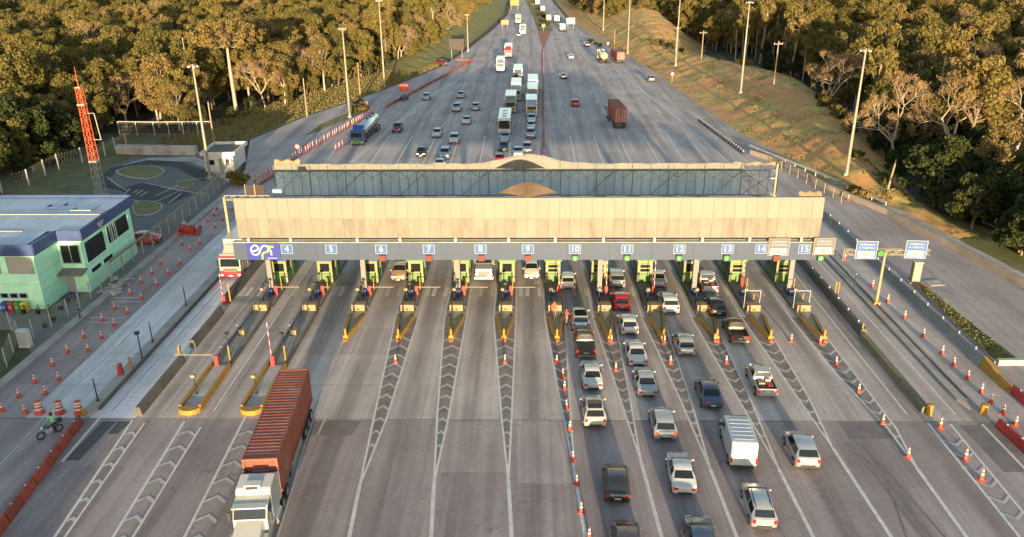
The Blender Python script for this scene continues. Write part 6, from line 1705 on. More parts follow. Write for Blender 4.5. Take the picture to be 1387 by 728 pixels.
# departing side
p = gp(838, 172.5, .4)
rc = thing('container_truck', 'truck with dark red container driving away on the far road', 'truck', (p.x, p.y + 5.8, .015), R(3), 'trucks driving away'); rc.scale = (VS,) * 3
container(rc, -6.0, 4.0, 2.44, 1.35, 2.8, M_CONTR, 22); cabover(rc, 4.25, 'white')
MB().b2(-.5, .5, -5.9, 4.6, .85, 1.34).build('chassis', M_TRIM, rc); MB().b2(-1.1, 1.1, -6.05, -5.9, .5, .75).build('rear_bumper', M_TRIM, rc)
for sx in (-1, 1):
    for y in (5.3, 2.2, -3.0, -4.2, -5.3): wheel(rc, sx * 1.0, y)
    MB().b2(sx * .9 - .15, sx * .9 + .15, -6.08, -6.04, .8, .92).build('tail_light', M_TAIL, rc)
def tanker(label, px, py, front, cabc, tankm, rz=0.0, L=8.5, px_off=0):
    p = gp(px, py, .4); tot = L + 2.6
    t = thing('tanker_truck', label, 'tanker', (p.x + math.sin(-rz) * 0, p.y + tot * VS / 2, .015), rz + (PI if front else 0), 'tankers'); t.scale = (VS,) * 3
    cabover(t, tot / 2 - 2.1, cabc, band='green' if front else None)
    y0, y1 = -tot / 2, tot / 2 - 2.5
    prof = [(.5, 0), (1.0, .12), (1.15, .35)]
    v = []; n = 18; secs = [(y0, .55), (y0 + .15, .95), (y0 + .4, 1.15), (y1 - .4, 1.15), (y1 - .15, .95), (y1, .55)]
    for y, r in secs:
        for i in range(n): a = 2 * PI * i / n; v.append((r * math.cos(a), y, 2.2 + r * .92 * math.sin(a)))
    f = [(j * n + i, j * n + (i + 1) % n, (j + 1) * n + (i + 1) % n, (j + 1) * n + i) for j in range(len(secs) - 1) for i in range(n)]
    MB().add(v, [q[::-1] for q in f], 0, True).add(v, [tuple(range(n)), tuple(reversed(range((len(secs) - 1) * n, len(secs) * n)))], 0).build('tank', tankm, t)
    MB().b2(-.5, .5, y0 + .1, y1 + 1.0, .8, 1.15).build('chassis', M_TRIM, t)
    MB().b2(-.35, .35, y0 + .6, y1 - .6, 3.22, 3.3).build('walkway', M_GALV, t)
    for i in range(3): MB().tube((0, y0 + 1.5 + i * 2.4, 3.3), (0, y0 + 1.5 + i * 2.4, 3.48), .28, .28, 12).build('hatch', M_TRIM, t)
    for sx in (-1, 1):
        for y in (tot / 2 - .9, tot / 2 - 3.3, y0 + .8, y0 + 1.95, y0 + 3.1): wheel(t, sx * 1.0, y)
        MB().b2(sx * 1.1 - .03, sx * 1.1 + .03, y0 + 4.2, y1 - 1.6, .6, 1.1).build('side_skirt', M_TRIM, t)
        MB().b2(sx * .9 - .15, sx * .9 + .15, y0 - .03, y0 + .1, .85, 1.0).build('tail_light', M_TAIL, t)
    return t
M_TANK = mat('polished_tank', (0.55, 0.56, 0.58), .25, .7, var=.08)
M_TANKY = mat('cream_tank', (0.52, 0.46, 0.22), .45, .2)
a_, b_ = gp(486.4, 195, .4), gp(524, 163, 0)
tanker('blue and green tanker truck with silver tank inside the coned lane', 486.4, 195, True, 'blue', M_TANK, math.atan2(-(b_.x - a_.x), b_.y - a_.y) * .9, 12.5)
tanker('pale green tanker driving away on the far right', 817, 84.5, False, 'grey', M_TANKY, R(5), 6.0)
truck('red cargo truck parked on the far right shoulder', 838, 84.5, 'red', 'orange', 9.0, 2.3, False, R(6), boxm=M_CONTR)
for lab, px, py, cc, bc in (('pale truck nearest on the far right carriageway', 761.6, 42, 'silver', 'cream'), ('grey truck on the far right carriageway', 754, 30, 'grey', 'silver'), ('orange truck on the far right carriageway', 743, 29, 'orange', 'orange'),
                            ('pale truck second from the top of the right carriageway', 735, 16, 'white', 'cream'), ('topmost truck on the right carriageway', 728, 7, 'grey', 'silver')):
    truck(lab, px, py, cc, bc, 5.0, 2.2, False, R(2), sc=.9)
# orange board trailer beside the red barriers
p = gp(548, 136)
bt = thing('arrow_board_trailer', 'orange sign board raised on a small dark trailer at upper left', 'trailer', (p.x, p.y, 0))
MB().b2(-1.0, 1.0, -.05, .05, 2.0, 3.6).build('board', M_ORANGE, bt); MB().b2(-.06, .06, .06, .16, .6, 3.3).build('mast', M_TRIM, bt); bevel(MB().b2(-.8, .8, -1.4, 1.2, .5, 1.0).build('bed', M_TRIM, bt), .05)
for sx in (-1, 1): wheel(bt, sx * .85, 0, .35, .2)
# ------------------------------------------------------------------ cones, drums, delineators
CS = 1.0
cone_base = MB().box((0, 0, .03), (.42, .42, .06), top=.9).mesh('base', M_ORANGE)
def frust(z0, z1, m_, nm):
    rr = lambda z: .165 - .13 * (z / .95)
    return MB().tube((0, 0, z0), (0, 0, z1), rr(z0), rr(z1), 12).mesh(nm, m_)
cone_body = MB(); 
cone_me = frust(.06, .97, M_ORANGE, 'body')
def bandm(z0, z1):
    rr = lambda z: .165 - .13 * (z / .95) + .006
    return MB().tube((0, 0, z0), (0, 0, z1), rr(z0), rr(z1), 12).mesh('white_band', M_WHITE)
b1, b2 = bandm(.42, .58), bandm(.70, .84)
def cone(p, label, group, s=1.0, bands=True):
    t = thing('traffic_cone', label, 'traffic cone', (p[0], p[1], .018), random.uniform(0, 1.5), group)
    t.scale = (s * .88,) * 3
    inst('body', cone_me, t); inst('base', cone_base, t)
    if bands: inst('white_band', b1, t); inst('white_band', b2, t)
    return t
def cone_row(pxs, fmt, group, s=1.0, bands=True):
    for i, q in enumerate(sorted(pxs, key=lambda a: -a[1])):
        cone(gp(*q), fmt % ordinal(i + 1), group, s, bands)
cone_row([(3, 558), (26, 538), (48, 519), (72, 496), (91.5, 478), (114, 458), (139, 435), (156, 420), (177, 400), (191.8, 384), (206.7, 372), (218, 358.5)], 'orange cone in the outer left row near the kerb, %s from the camera', 'cones of the outer left row', 1.08)
cone_row([(34.6, 560), (62, 534.5), (80, 515.5), (120, 476.4), (138, 459), (155, 442), (173, 425), (192, 406), (212, 387.5), (228.4, 372.4), (244, 358.5), (258, 340), (246.5, 332), (271, 330.5), (272, 309), (291.7, 309), (282, 301), (302, 299), (290, 292.6), (314.8, 286), (294.3, 284.4)], 'orange cone in the inner left row, %s from the camera', 'cones of the inner left row', 1.08)
cone_row([(1110.7, 466), (1132, 494.7), (1162.7, 532), (1195.4, 574), (1229.4, 620)], 'orange cone on the gore line left of lane 15, %s from the booths', 'cones left of lane 15', 1.05)
cone_row([(1273, 580.6), (1307, 623), (1328.5, 651)], 'bright orange cone beyond the olive divider at lower right, %s from the camera', 'cones at lower right', 1.2)
cone_row([(1148.6, 272), (1144, 352), (1181.6, 389.6), (1202, 410), (1225, 432), (1250, 456.6), (1275.7, 480), (1291, 496), (1310, 514), (1329, 532), (1342, 546.7), (1358, 561), (1375, 577)], 'orange cone beside the right-hand barrier, %s from the camera', 'cones beside the right barrier', 1.1)
cone_row([(754, 492.5), (762, 511), (764.6, 528), (767, 554), (771.8, 583), (776, 624), (780.8, 657), (787, 694.5), (798, 730)], 'orange cone on the line left of lane 10, %s from the camera', 'cones left of lane 10', 1.05)
for q, lab in (((828, 464), 'orange cone at the island tip right of the vendors'), ((834, 502.4), 'orange cone on the chevrons between the two busiest car queues'), ((900, 465), 'orange cone at the island tip beside the midway silver hatchback'), ((908, 493), 'orange cone on the chevrons just behind the midway silver hatchback'),
               ((968, 463), 'orange cone at the island tip left of the brown open pickup'), ((983.5, 492.7), 'orange cone on the chevrons left of the loaded silver pickup'), ((1071.5, 463.3), 'orange cone standing in the empty lane right of the brown pickup'), ((536, 491.4), 'lone orange cone on the chevrons left of centre'), ((684, 491.4), 'lone orange cone on the centre chevrons')):
    cone(gp(*q), lab, 'single cones on the gore chevrons', 1.0)
def drum(px, py, label):
    p = gp(px, py); t = thing('traffic_drum', label, 'traffic drum', (p.x, p.y, .015), 0, 'striped traffic drums'); t.scale = (1.1,) * 3
    MB().lathe([(.36, 0), (.36, .12), (.27, .14), (.24, .9), (.17, 1.0), (.06, 1.02)], 16).build('body', M_ORANGE, t)
    for z in (.34, .62, .84): 
        r = .27 - .03 * (z - .14) / .76 + .008; MB().tube((0, 0, z), (0, 0, z + .12), r, r - .006, 16, cap=False).build('white_band', M_WHITE, t)
drum(54.5, 560, 'left of three striped orange drums behind the motorcycle'); drum(82, 560, 'middle of three striped orange drums behind the motorcyclist'); drum(108, 560, 'right of three striped orange drums next to the island tip')
# tall red and white delineators beside the closed left lanes
dl = MB().tube((0, 0, .08), (0, 0, 1.25), .09, .08, 8).mesh('post', M_ORANGE); db = MB().tube((0, 0, 0), (0, 0, .08), .25, .22, 10).mesh('base', M_TRIM); dw = MB().tube((0, 0, 0), (0, 0, .17), .095, .095, 8).mesh('white_band', M_WHITE)
def delin(p, label, group):
    t = thing('delineator_post', label, 'delineator', (p.x, p.y, .01), 0, group); inst('post', dl, t); inst('base', db, t); inst('white_band', dw, t, (0, 0, .55)); inst('white_band', dw, t, (0, 0, .9))
a, b = gp(345, 247), gp(505, 154)
for i in range(44):
    p = a.lerp(b, i / 43); delin(Vector((p.x + random.uniform(-.15, .15), p.y, 0)), 'orange and white delineator in the long row left of the tanker, %s from the canopy' % ordinal(i + 1), 'delineators left of the tanker')
a, b = gp(455, 205), gp(482, 188)
for i in range(7): delin(a.lerp(b, i / 6), 'orange and white delineator in the short row before the tanker, %s from the canopy' % ordinal(i + 1), 'delineators before the tanker')
a, b = gp(494, 190), gp(512, 178)
for i in range(5): delin(a.lerp(b, i / 4), 'orange and white delineator right of the tanker, %s from the canopy' % ordinal(i + 1), 'delineators right of the tanker')
a, b = gp(350, 252), gp(372, 238)
for i in range(8): delin(a.lerp(b, i / 7), 'red delineator in the row at the canopy left corner, %s from the camera' % ordinal(i + 1), 'delineators at the canopy corner')
# stack of road works gear beside the left fence
g = gp(252, 318)
for i, (dx, dy, rz_, lab) in enumerate(((-.9, 0, .4, 'red plastic barrier lying left in the heap by the fence'), (.3, .2, 1.3, 'red plastic barrier across the middle of the heap by the fence'), (1.4, .5, .2, 'red plastic barrier at the right of the heap by the fence'), (-.2, 1.2, 1.9, 'red plastic barrier at the back of the heap by the fence'))):
    o = inst('water_barrier', wb_me, None, (g.x + dx, g.y + dy, 0.005 * i), rz_); tag(o, lab, 'barrier', 'red barriers heaped by the fence'); inst('filler_cap', capm, o)
drum(250.5, 310, 'striped orange drum behind the barrier heap by the fence')

# signs along the far road
def road_sign(label, px, py, h, w, bh, m, two=False, rz=0.0):
    z0 = 0
    for _ in range(6): p = gp(px, py, z0); z0 = max(0, bank_z(BANK_R if p.x > 0 else BANK_L, p.x, p.y))
    t = thing('road_sign', label, 'road sign', (p.x, p.y, z0 - .05), rz, 'signs beyond the canopy')
    MB().b2(-w / 2, w / 2, -.05, .05, h - bh, h).build('board', m, t)
    for x in ((-w * .35, w * .35) if two else (0,)): MB().tube((x, .1, 0), (x, .1, h - .1), .07, .07, 8).build('post', M_GALV, t)
    return t
road_sign('blue road sign at the foot of the far right bank', 773, 38, 4.0, 3.4, 2.4, mat('pale_blue_sign', (0.35, 0.48, 0.62), .5), True)
road_sign('yellow road sign on the far left verge', 684, 41, 4.0, 3.2, 1.8, M_YELB, True)
road_sign('yellow sign at the top of the left carriageway', 697, 14, 5.0, 4.5, 2.6, M_YEL, True)
road_sign('brown board on two pale posts at the upper left verge', 619, 80, 6.0, 4.6, 3.2, M_BRD, True)
road_sign('small cream board on the verge beside the tanker', 493, 147, 1.6, 1.8, 1.2, M_YELB, True)
road_sign('yellow warning sign on the median tip', 736, 42, 2.6, 1.4, 1.2, M_YELB)
def round_sign(label, px, py, h=2.2):
    z0 = 0
    for _ in range(6): p = gp(px, py, z0); z0 = max(0, bank_z(BANK_R, p.x, p.y))
    t = thing('round_sign', label, 'road sign', (p.x, p.y, z0 - .05), 0, 'round signs beyond the canopy')
    MB().tube((0, 0, 0), (0, 0, h), .05, .05, 6).build('post', M_GALV, t)
    MB().tube((0, -.06, h), (0, -.09, h), .48, .48, 20).build('rim', M_RED, t); MB().tube((0, -.092, h), (0, -.1, h), .36, .36, 20).build('face', M_SIGNW, t)
round_sign('round white and red speed sign on the right bank', 910, 112); round_sign('round sign beside the parked red truck', 823, 70, 2.6)
round_sign('round speed sign at the left delineator row', 404, 211, 1.6)

# ------------------------------------------------------------------ people
SKIN = mat('skin', (0.22, 0.12, 0.08), .6); HAIR = mat('dark_hair', (0.02, 0.015, 0.012), .7)
def person(label, loc, rz, top, legs, shoes=M_TRIM, pose='stand', helmet=None, scale=.96):
    J = {'pelvis': (0, 0, .95, .15), 'waist': (0, 0, 1.1, .14), 'chest': (0, .01, 1.32, .165), 'neck': (0, 0, 1.50, .06), 'chin': (0, .02, 1.58, .075), 'head': (0, .015, 1.68, .098), 'crown': (0, 0, 1.76, .07)}
    E = [('pelvis', 'waist'), ('waist', 'chest'), ('chest', 'neck'), ('neck', 'chin'), ('chin', 'head'), ('head', 'crown')]
    for s, sx in (('l', -1), ('r', 1)):
        J[s + 'sh'] = (sx * .19, 0, 1.43, .068)
        if pose == 'reach' and s == 'r': J[s + 'el'] = (sx * .30, .16, 1.22, .045); J[s + 'wr'] = (sx * .26, .40, 1.22, .032); J[s + 'pa'] = (sx * .25, .48, 1.23, .036); fd = Vector((0, 1, -.1))
        elif pose == 'bars': J[s + 'el'] = (sx * .28, .18, 1.20, .045); J[s + 'wr'] = (sx * .26, .38, 1.06, .032); J[s + 'pa'] = (sx * .25, .45, 1.03, .036); fd = Vector((0, .8, -.5))
        else: J[s + 'el'] = (sx * .27, -.02, 1.15, .045); J[s + 'wr'] = (sx * .28, .07, .90, .032); J[s + 'pa'] = (sx * .28, .09, .82, .036); fd = Vector((0, .2, -1))
        E += [('chest', s + 'sh'), (s + 'sh', s + 'el'), (s + 'el', s + 'wr'), (s + 'wr', s + 'pa')]
        pa = Vector(J[s + 'pa'][:3]); fd.normalize(); side = Vector((1, 0, 0))
        for k in range(4):
            nm = s + 'f%d' % k; a = pa + fd * .05 + Vector((0, (k - 1.5) * .02, (k - 1.5) * .012)); Ln = (.055, .07, .075, .06)[k]
            J[nm] = (*a, .011); J[nm + 't'] = (*(a + fd * Ln + Vector((-sx * .012, 0, 0))), .009); E += [(s + 'pa', nm), (nm, nm + 't')]
        J[s + 'th'] = (*(pa + Vector((-sx * .035, .03, .0)) + fd * .01), .012); J[s + 'tht'] = (*(pa + Vector((-sx * .045, .05, 0)) + fd * .05), .009); E += [(s + 'pa', s + 'th'), (s + 'th', s + 'tht')]
        st = .06 if s == 'l' else -.05
        J[s + 'hip'] = (sx * .095, 0, .88, .095); J[s + 'kn'] = (sx * .11, .03 + st, .50, .06); J[s + 'an'] = (sx * .11, -.02 + st, .09, .042); J[s + 'to'] = (sx * .125, .15 + st, .045, .042)
        E += [('pelvis', s + 'hip'), (s + 'hip', s + 'kn'), (s + 'kn', s + 'an'), (s + 'an', s + 'to')]
    nm = list(J); idx = {n: i for i, n in enumerate(nm)}
    me = bpy.data.meshes.new('body'); me.from_pydata([J[n][:3] for n in nm], [(idx[a], idx[b]) for a, b in E], [])
    tmp = bpy.data.objects.new('tmp', me); COL.objects.link(tmp)
    sk = tmp.modifiers.new('skin', 'SKIN'); sk.use_smooth_shade = True
    for i, n in enumerate(nm): me.skin_vertices[0].data[i].radius = (J[n][3],) * 2; me.skin_vertices[0].data[i].use_root = (n == 'pelvis')
    sb = tmp.modifiers.new('sub', 'SUBSURF'); sb.levels = 1; sb.render_levels = 1
    dg = bpy.context.evaluated_depsgraph_get(); ev = tmp.evaluated_get(dg)
    m2 = bpy.data.meshes.new_from_object(ev); m2.name = 'body'
    bpy.data.objects.remove(tmp)
    m2.materials.clear()
    for m_ in (top, legs, shoes, SKIN): m2.materials.append(m_)
    for p_ in m2.polygons:
        c = p_.center; p_.use_smooth = True
        hand = any((c - Vector(J[s + 'pa'][:3])).length < .13 for s in 'lr')
        p_.material_index = 3 if (c.z > 1.49 or hand) else 2 if c.z < .12 else 1 if (c.z < .98 and abs(c.x) < .22) else 0
    t = thing('person', label, 'person', loc, rz); t.scale = (scale,) * 3
    o = inst('body', m2, t)
    if helmet: MB().lathe([(.125, 1.60), (.138, 1.68), (.12, 1.78), (.06, 1.83), (.01, 1.84)], 14).build('helmet', helmet, t)
    else: MB().lathe([(.104, 1.68), (.108, 1.73), (.085, 1.80), (.02, 1.83)], 12, o=(0, -.01, 0)).build('hair', HAIR, t)
    for sx in (-1, 1): MB().box((sx * .035, .108, 1.685), (.022, .012, .012)).build('eye', HAIR, t); MB().box((sx * .1, .0, 1.675), (.018, .04, .055)).build('ear', SKIN, t)
    MB().box((0, .118, 1.655), (.025, .035, .05), top=.5).build('nose', SKIN, t); MB().box((0, .108, 1.615), (.045, .01, .012)).build('mouth', mat('lips', (0.25, 0.09, 0.07), .6) if 'lips' not in MATS else MATS['lips'], t)
    return t
M_HIVIS = mat('hi_vis_orange', (0.45, 0.075, 0.035), .7); M_VEST = mat('hi_vis_green', (0.16, 0.5, 0.25), .7); M_JEAN = mat('dark_trousers', (0.03, 0.035, 0.05), .9); M_PALE = mat('pale_trousers', (0.28, 0.16, 0.12), .9)
p = gp(750.5, 432); person('person in orange and white work clothes standing on the island nose left of lane 10', (p.x, p.y, .2), R(190), M_HIVIS, M_PALE, helmet=None)
p = gp(768.5, 440); person('person in orange vest reaching towards the silver car window in lane 10', (p.x - .1, p.y, .015), R(-60), M_HIVIS, M_PALE, pose='reach')
p = gp(75, 586); person('person in green vest and helmet standing behind the parked motorcycle', (p.x, p.y, .01), R(165), M_VEST, M_JEAN, pose='bars', helmet=M_BLACK)

# ------------------------------------------------------------------ motorcycle
a, b = gp(55, 597), gp(83, 584)
mid = (a + b) / 2; d = (a - b)
mt = thing('motorcycle', 'blue and black motorcycle parked by the red barriers at lower left', 'motorcycle', (mid.x, mid.y, .01), math.atan2(-d.x, d.y)); mt.scale = (1.0,) * 3
M_MOTO = P['blue']
for y, nm in ((.66, 'front_wheel'), (-.66, 'rear_wheel')):
    v = []; n1, n2 = 20, 8
    for i in range(n1):
        for k in range(n2):
            A = 2 * PI * i / n1; B = 2 * PI * k / n2; rr = .27 + .055 * math.cos(B); v.append((.055 * math.sin(B), y + rr * math.cos(A), .325 + rr * math.sin(A)))
    f = [(i * n2 + k, i * n2 + (k + 1) % n2, ((i + 1) % n1) * n2 + (k + 1) % n2, ((i + 1) % n1) * n2 + k) for i in range(n1) for k in range(n2)]
    w_ = MB().add(v, f, 0, True).build(nm, M_RUB, mt)
    mb = MB().tube((-.05, y, .325), (.05, y, .325), .06, .06, 8)
    for i in range(8): A = PI / 4 * i; mb.bar((0, y, .325), (0, y + .22 * math.cos(A), .325 + .22 * math.sin(A)), .012, .012)
    mb.build('rim', M_RIM, w_)
bevel(MB().xprism([(-.15, .78), (.05, .98), (.3, .98), (.42, .82), (.1, .70)], -.13, .13).build('fuel_tank', M_MOTO, mt), .05, 2)
bevel(MB().xprism([(-.75, .80), (-.72, .86), (-.15, .84), (-.12, .74), (-.5, .72)], -.13, .13).build('seat', M_TRIM, mt), .03, 2)
bevel(MB().b2(-.14, .14, -.2, .25, .32, .66).build('engine', M_GALV, mt), .04, 2)
MB().bar((-.09, .66, .325), (-.09, .42, .98), .04, .04).bar((.09, .66, .325), (.09, .42, .98), .04, .04).build('fork', M_RIM, mt)
MB().path([(-.36, .30, 1.08), (-.2, .40, 1.04), (.2, .40, 1.04), (.36, .30, 1.08)], [.016] * 4, 6).build('handlebar', M_TRIM, mt)
MB().tube((0, .44, .9), (0, .56, .9), .09, .08, 12).build('head_light', M_HEAD, mt)
MB().bar((0, .35, .85), (0, -.2, .45), .05, .05).bar((0, -.2, .45), (-.0, -.66, .325), .05, .05).bar((0, -.15, .75), (0, -.7, .78), .05, .05).build('frame', M_TRIM, mt)
MB().tube((.14, .1, .35), (.16, -.75, .42), .035, .05, 8).build('exhaust', M_RIM, mt)
bevel(MB().b2(-.16, .16, -.98, -.66, .84, 1.12).build('luggage_box', M_TRIM, mt), .03)
MB().b2(-.07, .07, .45, .86, .66, .69).build('front_mudguard', M_MOTO, mt); MB().b2(-.05, .05, -.96, -.93, .7, .78).build('tail_light', M_TAIL, mt)
for sx in (-1, 1): MB().box((sx * .36, .26, 1.2), (.1, .03, .07)).bar((sx * .3, .33, 1.06), (sx * .36, .27, 1.18), .012, .012).build('mirror', M_TRIM, mt)
MB().bar((-.1, -.05, .3), (-.28, -.08, .01), .025, .025).build('side_stand', M_TRIM, mt)
# ------------------------------------------------------------------ trees
def leaf_mat(name, c1, c2, c3, trans=.3):
    m = bpy.data.materials.new(name); m.use_nodes = True
    nt = m.node_tree; N = nt.nodes; L = nt.links; b = N['Principled BSDF']
    b.inputs['Roughness'].default_value = .75; b.inputs['Specular IOR Level'].default_value = .25
    oi = N.new('ShaderNodeObjectInfo'); tc = N.new('ShaderNodeTexCoord')
    n = N.new('ShaderNodeTexNoise'); n.inputs['Scale'].default_value = .45; n.inputs['Detail'].default_value = 5; n.inputs['Roughness'].default_value = .75
    L.new(tc.outputs['Object'], n.inputs['Vector'])
    cr = N.new('ShaderNodeValToRGB'); e = cr.color_ramp.elements
    e[0].position = 0.0; e[0].color = (*c1, 1); e[1].position = 1.0; e[1].color = (*c3, 1); q = e.new(.5); q.color = (*c2, 1)
    ad = N.new('ShaderNodeMath'); ad.operation = 'MULTIPLY_ADD'; ad.inputs[1].default_value = .75; L.new(oi.outputs['Random'], ad.inputs[0])
    m2 = N.new('ShaderNodeMapRange'); m2.inputs[1].default_value = .3; m2.inputs[2].default_value = .7; m2.inputs[3].default_value = -.1; m2.inputs[4].default_value = .38; L.new(n.outputs[0], m2.inputs[0])
    L.new(m2.outputs[0], ad.inputs[2]); L.new(ad.outputs[0], cr.inputs[0])
    L.new(cr.outputs[0], b.inputs['Base Color'])
    t = N.new('ShaderNodeBsdfTranslucent'); L.new(cr.outputs[0], t.inputs['Color'])
    mx = N.new('ShaderNodeMixShader'); mx.inputs[0].default_value = trans; L.new(b.outputs[0], mx.inputs[1]); L.new(t.outputs[0], mx.inputs[2]); L.new(mx.outputs[0], N['Material Output'].inputs['Surface'])
    MATS[name] = m; return m
M_LEAF = leaf_mat('broad_leaves', (0.088, 0.088, 0.024), (0.165, 0.132, 0.035), (0.215, 0.16, 0.047))
M_LEAFY = leaf_mat('dry_leaves', (0.16, 0.125, 0.036), (0.215, 0.155, 0.048), (0.25, 0.17, 0.065))
M_TWIG = leaf_mat('bare_twigs', (0.26, 0.16, 0.075), (0.31, 0.195, 0.09), (0.34, 0.22, 0.11), .15)
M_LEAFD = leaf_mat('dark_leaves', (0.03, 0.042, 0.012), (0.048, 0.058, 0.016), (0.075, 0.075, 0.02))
M_BARK = mat('bark', (0.17, 0.125, 0.085), .9, var=.3, scale=3, stretch=(1, 1, .2))
M_BARKW = mat('pale_bark', (0.36, 0.29, 0.22), .85, var=.25, scale=3, stretch=(1, 1, .2))

def leaves_mesh(name, C, Rd, cnt, size, m, flat=.85, r=None, up=.35, thin=1.0):
    """leaf-sized faces spread through clumps: centres C, radii Rd"""
    r = r or rng
    C = np.asarray(C, float); Rd = np.asarray(Rd, float)
    k = np.repeat(np.arange(len(C)), cnt)
    n = len(k)
    d = r.normal(size=(n, 3)); d /= np.linalg.norm(d, axis=1)[:, None]
    rad = r.random(n) ** .45
    pos = C[k] + d * (rad * Rd[k])[:, None] * np.array([1, 1, flat])
    nr = d * .6 + r.normal(size=(n, 3)) * .6 + np.array([0, 0, up]); nr /= np.linalg.norm(nr, axis=1)[:, None]
    t = np.cross(nr, r.normal(size=(n, 3))); t /= np.linalg.norm(t, axis=1)[:, None]; b = np.cross(nr, t)
    s = size * (.6 + .8 * r.random(n))[:, None]
    a = (.55 + .3 * r.random(n)[:, None]) * thin
    V = np.stack([pos - t * s, pos - b * s * a + nr * s * .15, pos + t * s, pos + b * s * a + nr * s * .15], 1).reshape(-1, 3)
    me = bpy.data.meshes.new(name)
    me.vertices.add(n * 4); me.vertices.foreach_set('co', V.astype(np.float32).ravel())
    me.loops.add(n * 4); me.loops.foreach_set('vertex_index', np.arange(n * 4, dtype=np.int32))
    me.polygons.add(n); me.polygons.foreach_set('loop_start', np.arange(0, n * 4, 4, dtype=np.int32)); me.polygons.foreach_set('loop_total', np.full(n, 4, dtype=np.int32))
    me.materials.append(m); me.update(calc_edges=True)
    return me
def limbs(mb, base, h, r0, targets, rs, lean=(0, 0)):
    """tapered trunk with limbs bending out to the clump centres"""
    top = Vector((lean[0], lean[1], h))
    pts = [Vector(base), Vector((lean[0] * .3 + rs.uniform(-.15, .15), lean[1] * .3 + rs.uniform(-.15, .15), h * .35)), Vector((lean[0] * .7 + rs.uniform(-.2, .2), lean[1] * .7 + rs.uniform(-.2, .2), h * .7)), top]
    mb.path(pts, [r0, r0 * .8, r0 * .6, r0 * .35], 7)
    for t in targets:
        t = Vector(t); q = rs.uniform(.45, .95); s = pts[1].lerp(pts[3], max(0, (q - .35) / .65))
        m_ = s.lerp(t, .55) + Vector((rs.uniform(-.3, .3), rs.uniform(-.3, .3), rs.uniform(-.5, 0)))
        mb.path([s, m_, t], [r0 * .34, r0 * .22, r0 * .08], 5)
def broad(seed, h, cr, m, cnt=200, nclump=34, size=.24, trunk=M_BARK, low=.16, flat=.8):
    rs = random.Random(seed); r = np.random.default_rng(seed)
    C = []; Rd = []
    zc = h * (low + 1) / 2; rz_ = h * (1 - low) / 2
    for i in range(nclump):
        a = rs.uniform(0, 2 * PI); u = rs.uniform(-.75, 1); q = math.sqrt(max(0, 1 - u * u)) * rs.uniform(.55, 1.0)
        C.append((cr * q * math.cos(a) * rs.uniform(.8, 1.1), cr * q * math.sin(a) * rs.uniform(.8, 1.1), zc + rz_ * u * .85 + rs.uniform(-.4, .4))); Rd.append(cr * rs.uniform(.20, .36))
    mb = MB(); limbs(mb, (0, 0, -.6), h * .72, .10 + h * .016, [c for i, c in enumerate(C) if i % 3 == 0], rs, (rs.uniform(-.5, .5), rs.uniform(-.5, .5)))
    return mb.mesh('trunk', trunk), leaves_mesh('crown', C, Rd, cnt, size, m, flat, r)
def euc(seed, h, m=None):
    rs = random.Random(seed); r = np.random.default_rng(seed); C = []; Rd = []
    for i in range(16):
        z = rs.uniform(.62, 1.0); w = 2.1 * math.sin(PI * min(1, (z - .55) / .5)) + .3; a = rs.uniform(0, 2 * PI)
        C.append((w * math.cos(a) * rs.uniform(.3, 1), w * math.sin(a) * rs.uniform(.3, 1), h * z)); Rd.append(rs.uniform(.7, 1.2))
    mb = MB(); limbs(mb, (0, 0, -.8), h * .93, .2, C[::2], rs, (rs.uniform(-.8, .8), rs.uniform(-.8, .8)))
    return mb.mesh('trunk', M_BARKW), leaves_mesh('crown', C, Rd, 130, .26, m or M_LEAF, .9, r)
def bare(seed, h, spread=1.0):
    rs = random.Random(seed); r = np.random.default_rng(seed); mb = MB(); tips = []
    def grow(p, d, L, rad, lev):
        n = 2 if lev < 3 else 1
        q = p
        for i in range(n):
            d = (d + Vector((rs.uniform(-.22, .22), rs.uniform(-.22, .22), rs.uniform(-.05, .15)))).normalized(); e = q + d * (L / n)
            mb.tube(q, e, rad * (1 - .2 * i / n), rad * (1 - .2 * (i + 1) / n), 6 if lev < 2 else 4 if lev < 4 else 3, cap=False); q = e
        if lev >= 5: tips.append(q); return
        k = 3 if lev in (0, 2, 3) else 2
        for i in range(k):
            a = 2 * PI * (i + rs.random() * .6) / k; tilt = rs.uniform(.45, .85) * spread
            u = d.orthogonal().normalized(); w = d.cross(u)
            nd = (d * math.cos(tilt) + (u * math.cos(a) + w * math.sin(a)) * math.sin(tilt) + Vector((0, 0, .12))).normalized()
            grow(q, nd, L * rs.uniform(.62, .80), rad * .62, lev + 1)
    grow(Vector((0, 0, -.6)), Vector((rs.uniform(-.1, .1), rs.uniform(-.1, .1), 1)).normalized(), h * .34, .24, 0)
    me = mb.mesh('trunk', M_BARKW)
    return me, leaves_mesh('crown', [tuple(t) for t in tips], [.55] * len(tips), 34, .24, M_TWIG, .9, r, .5, .16)
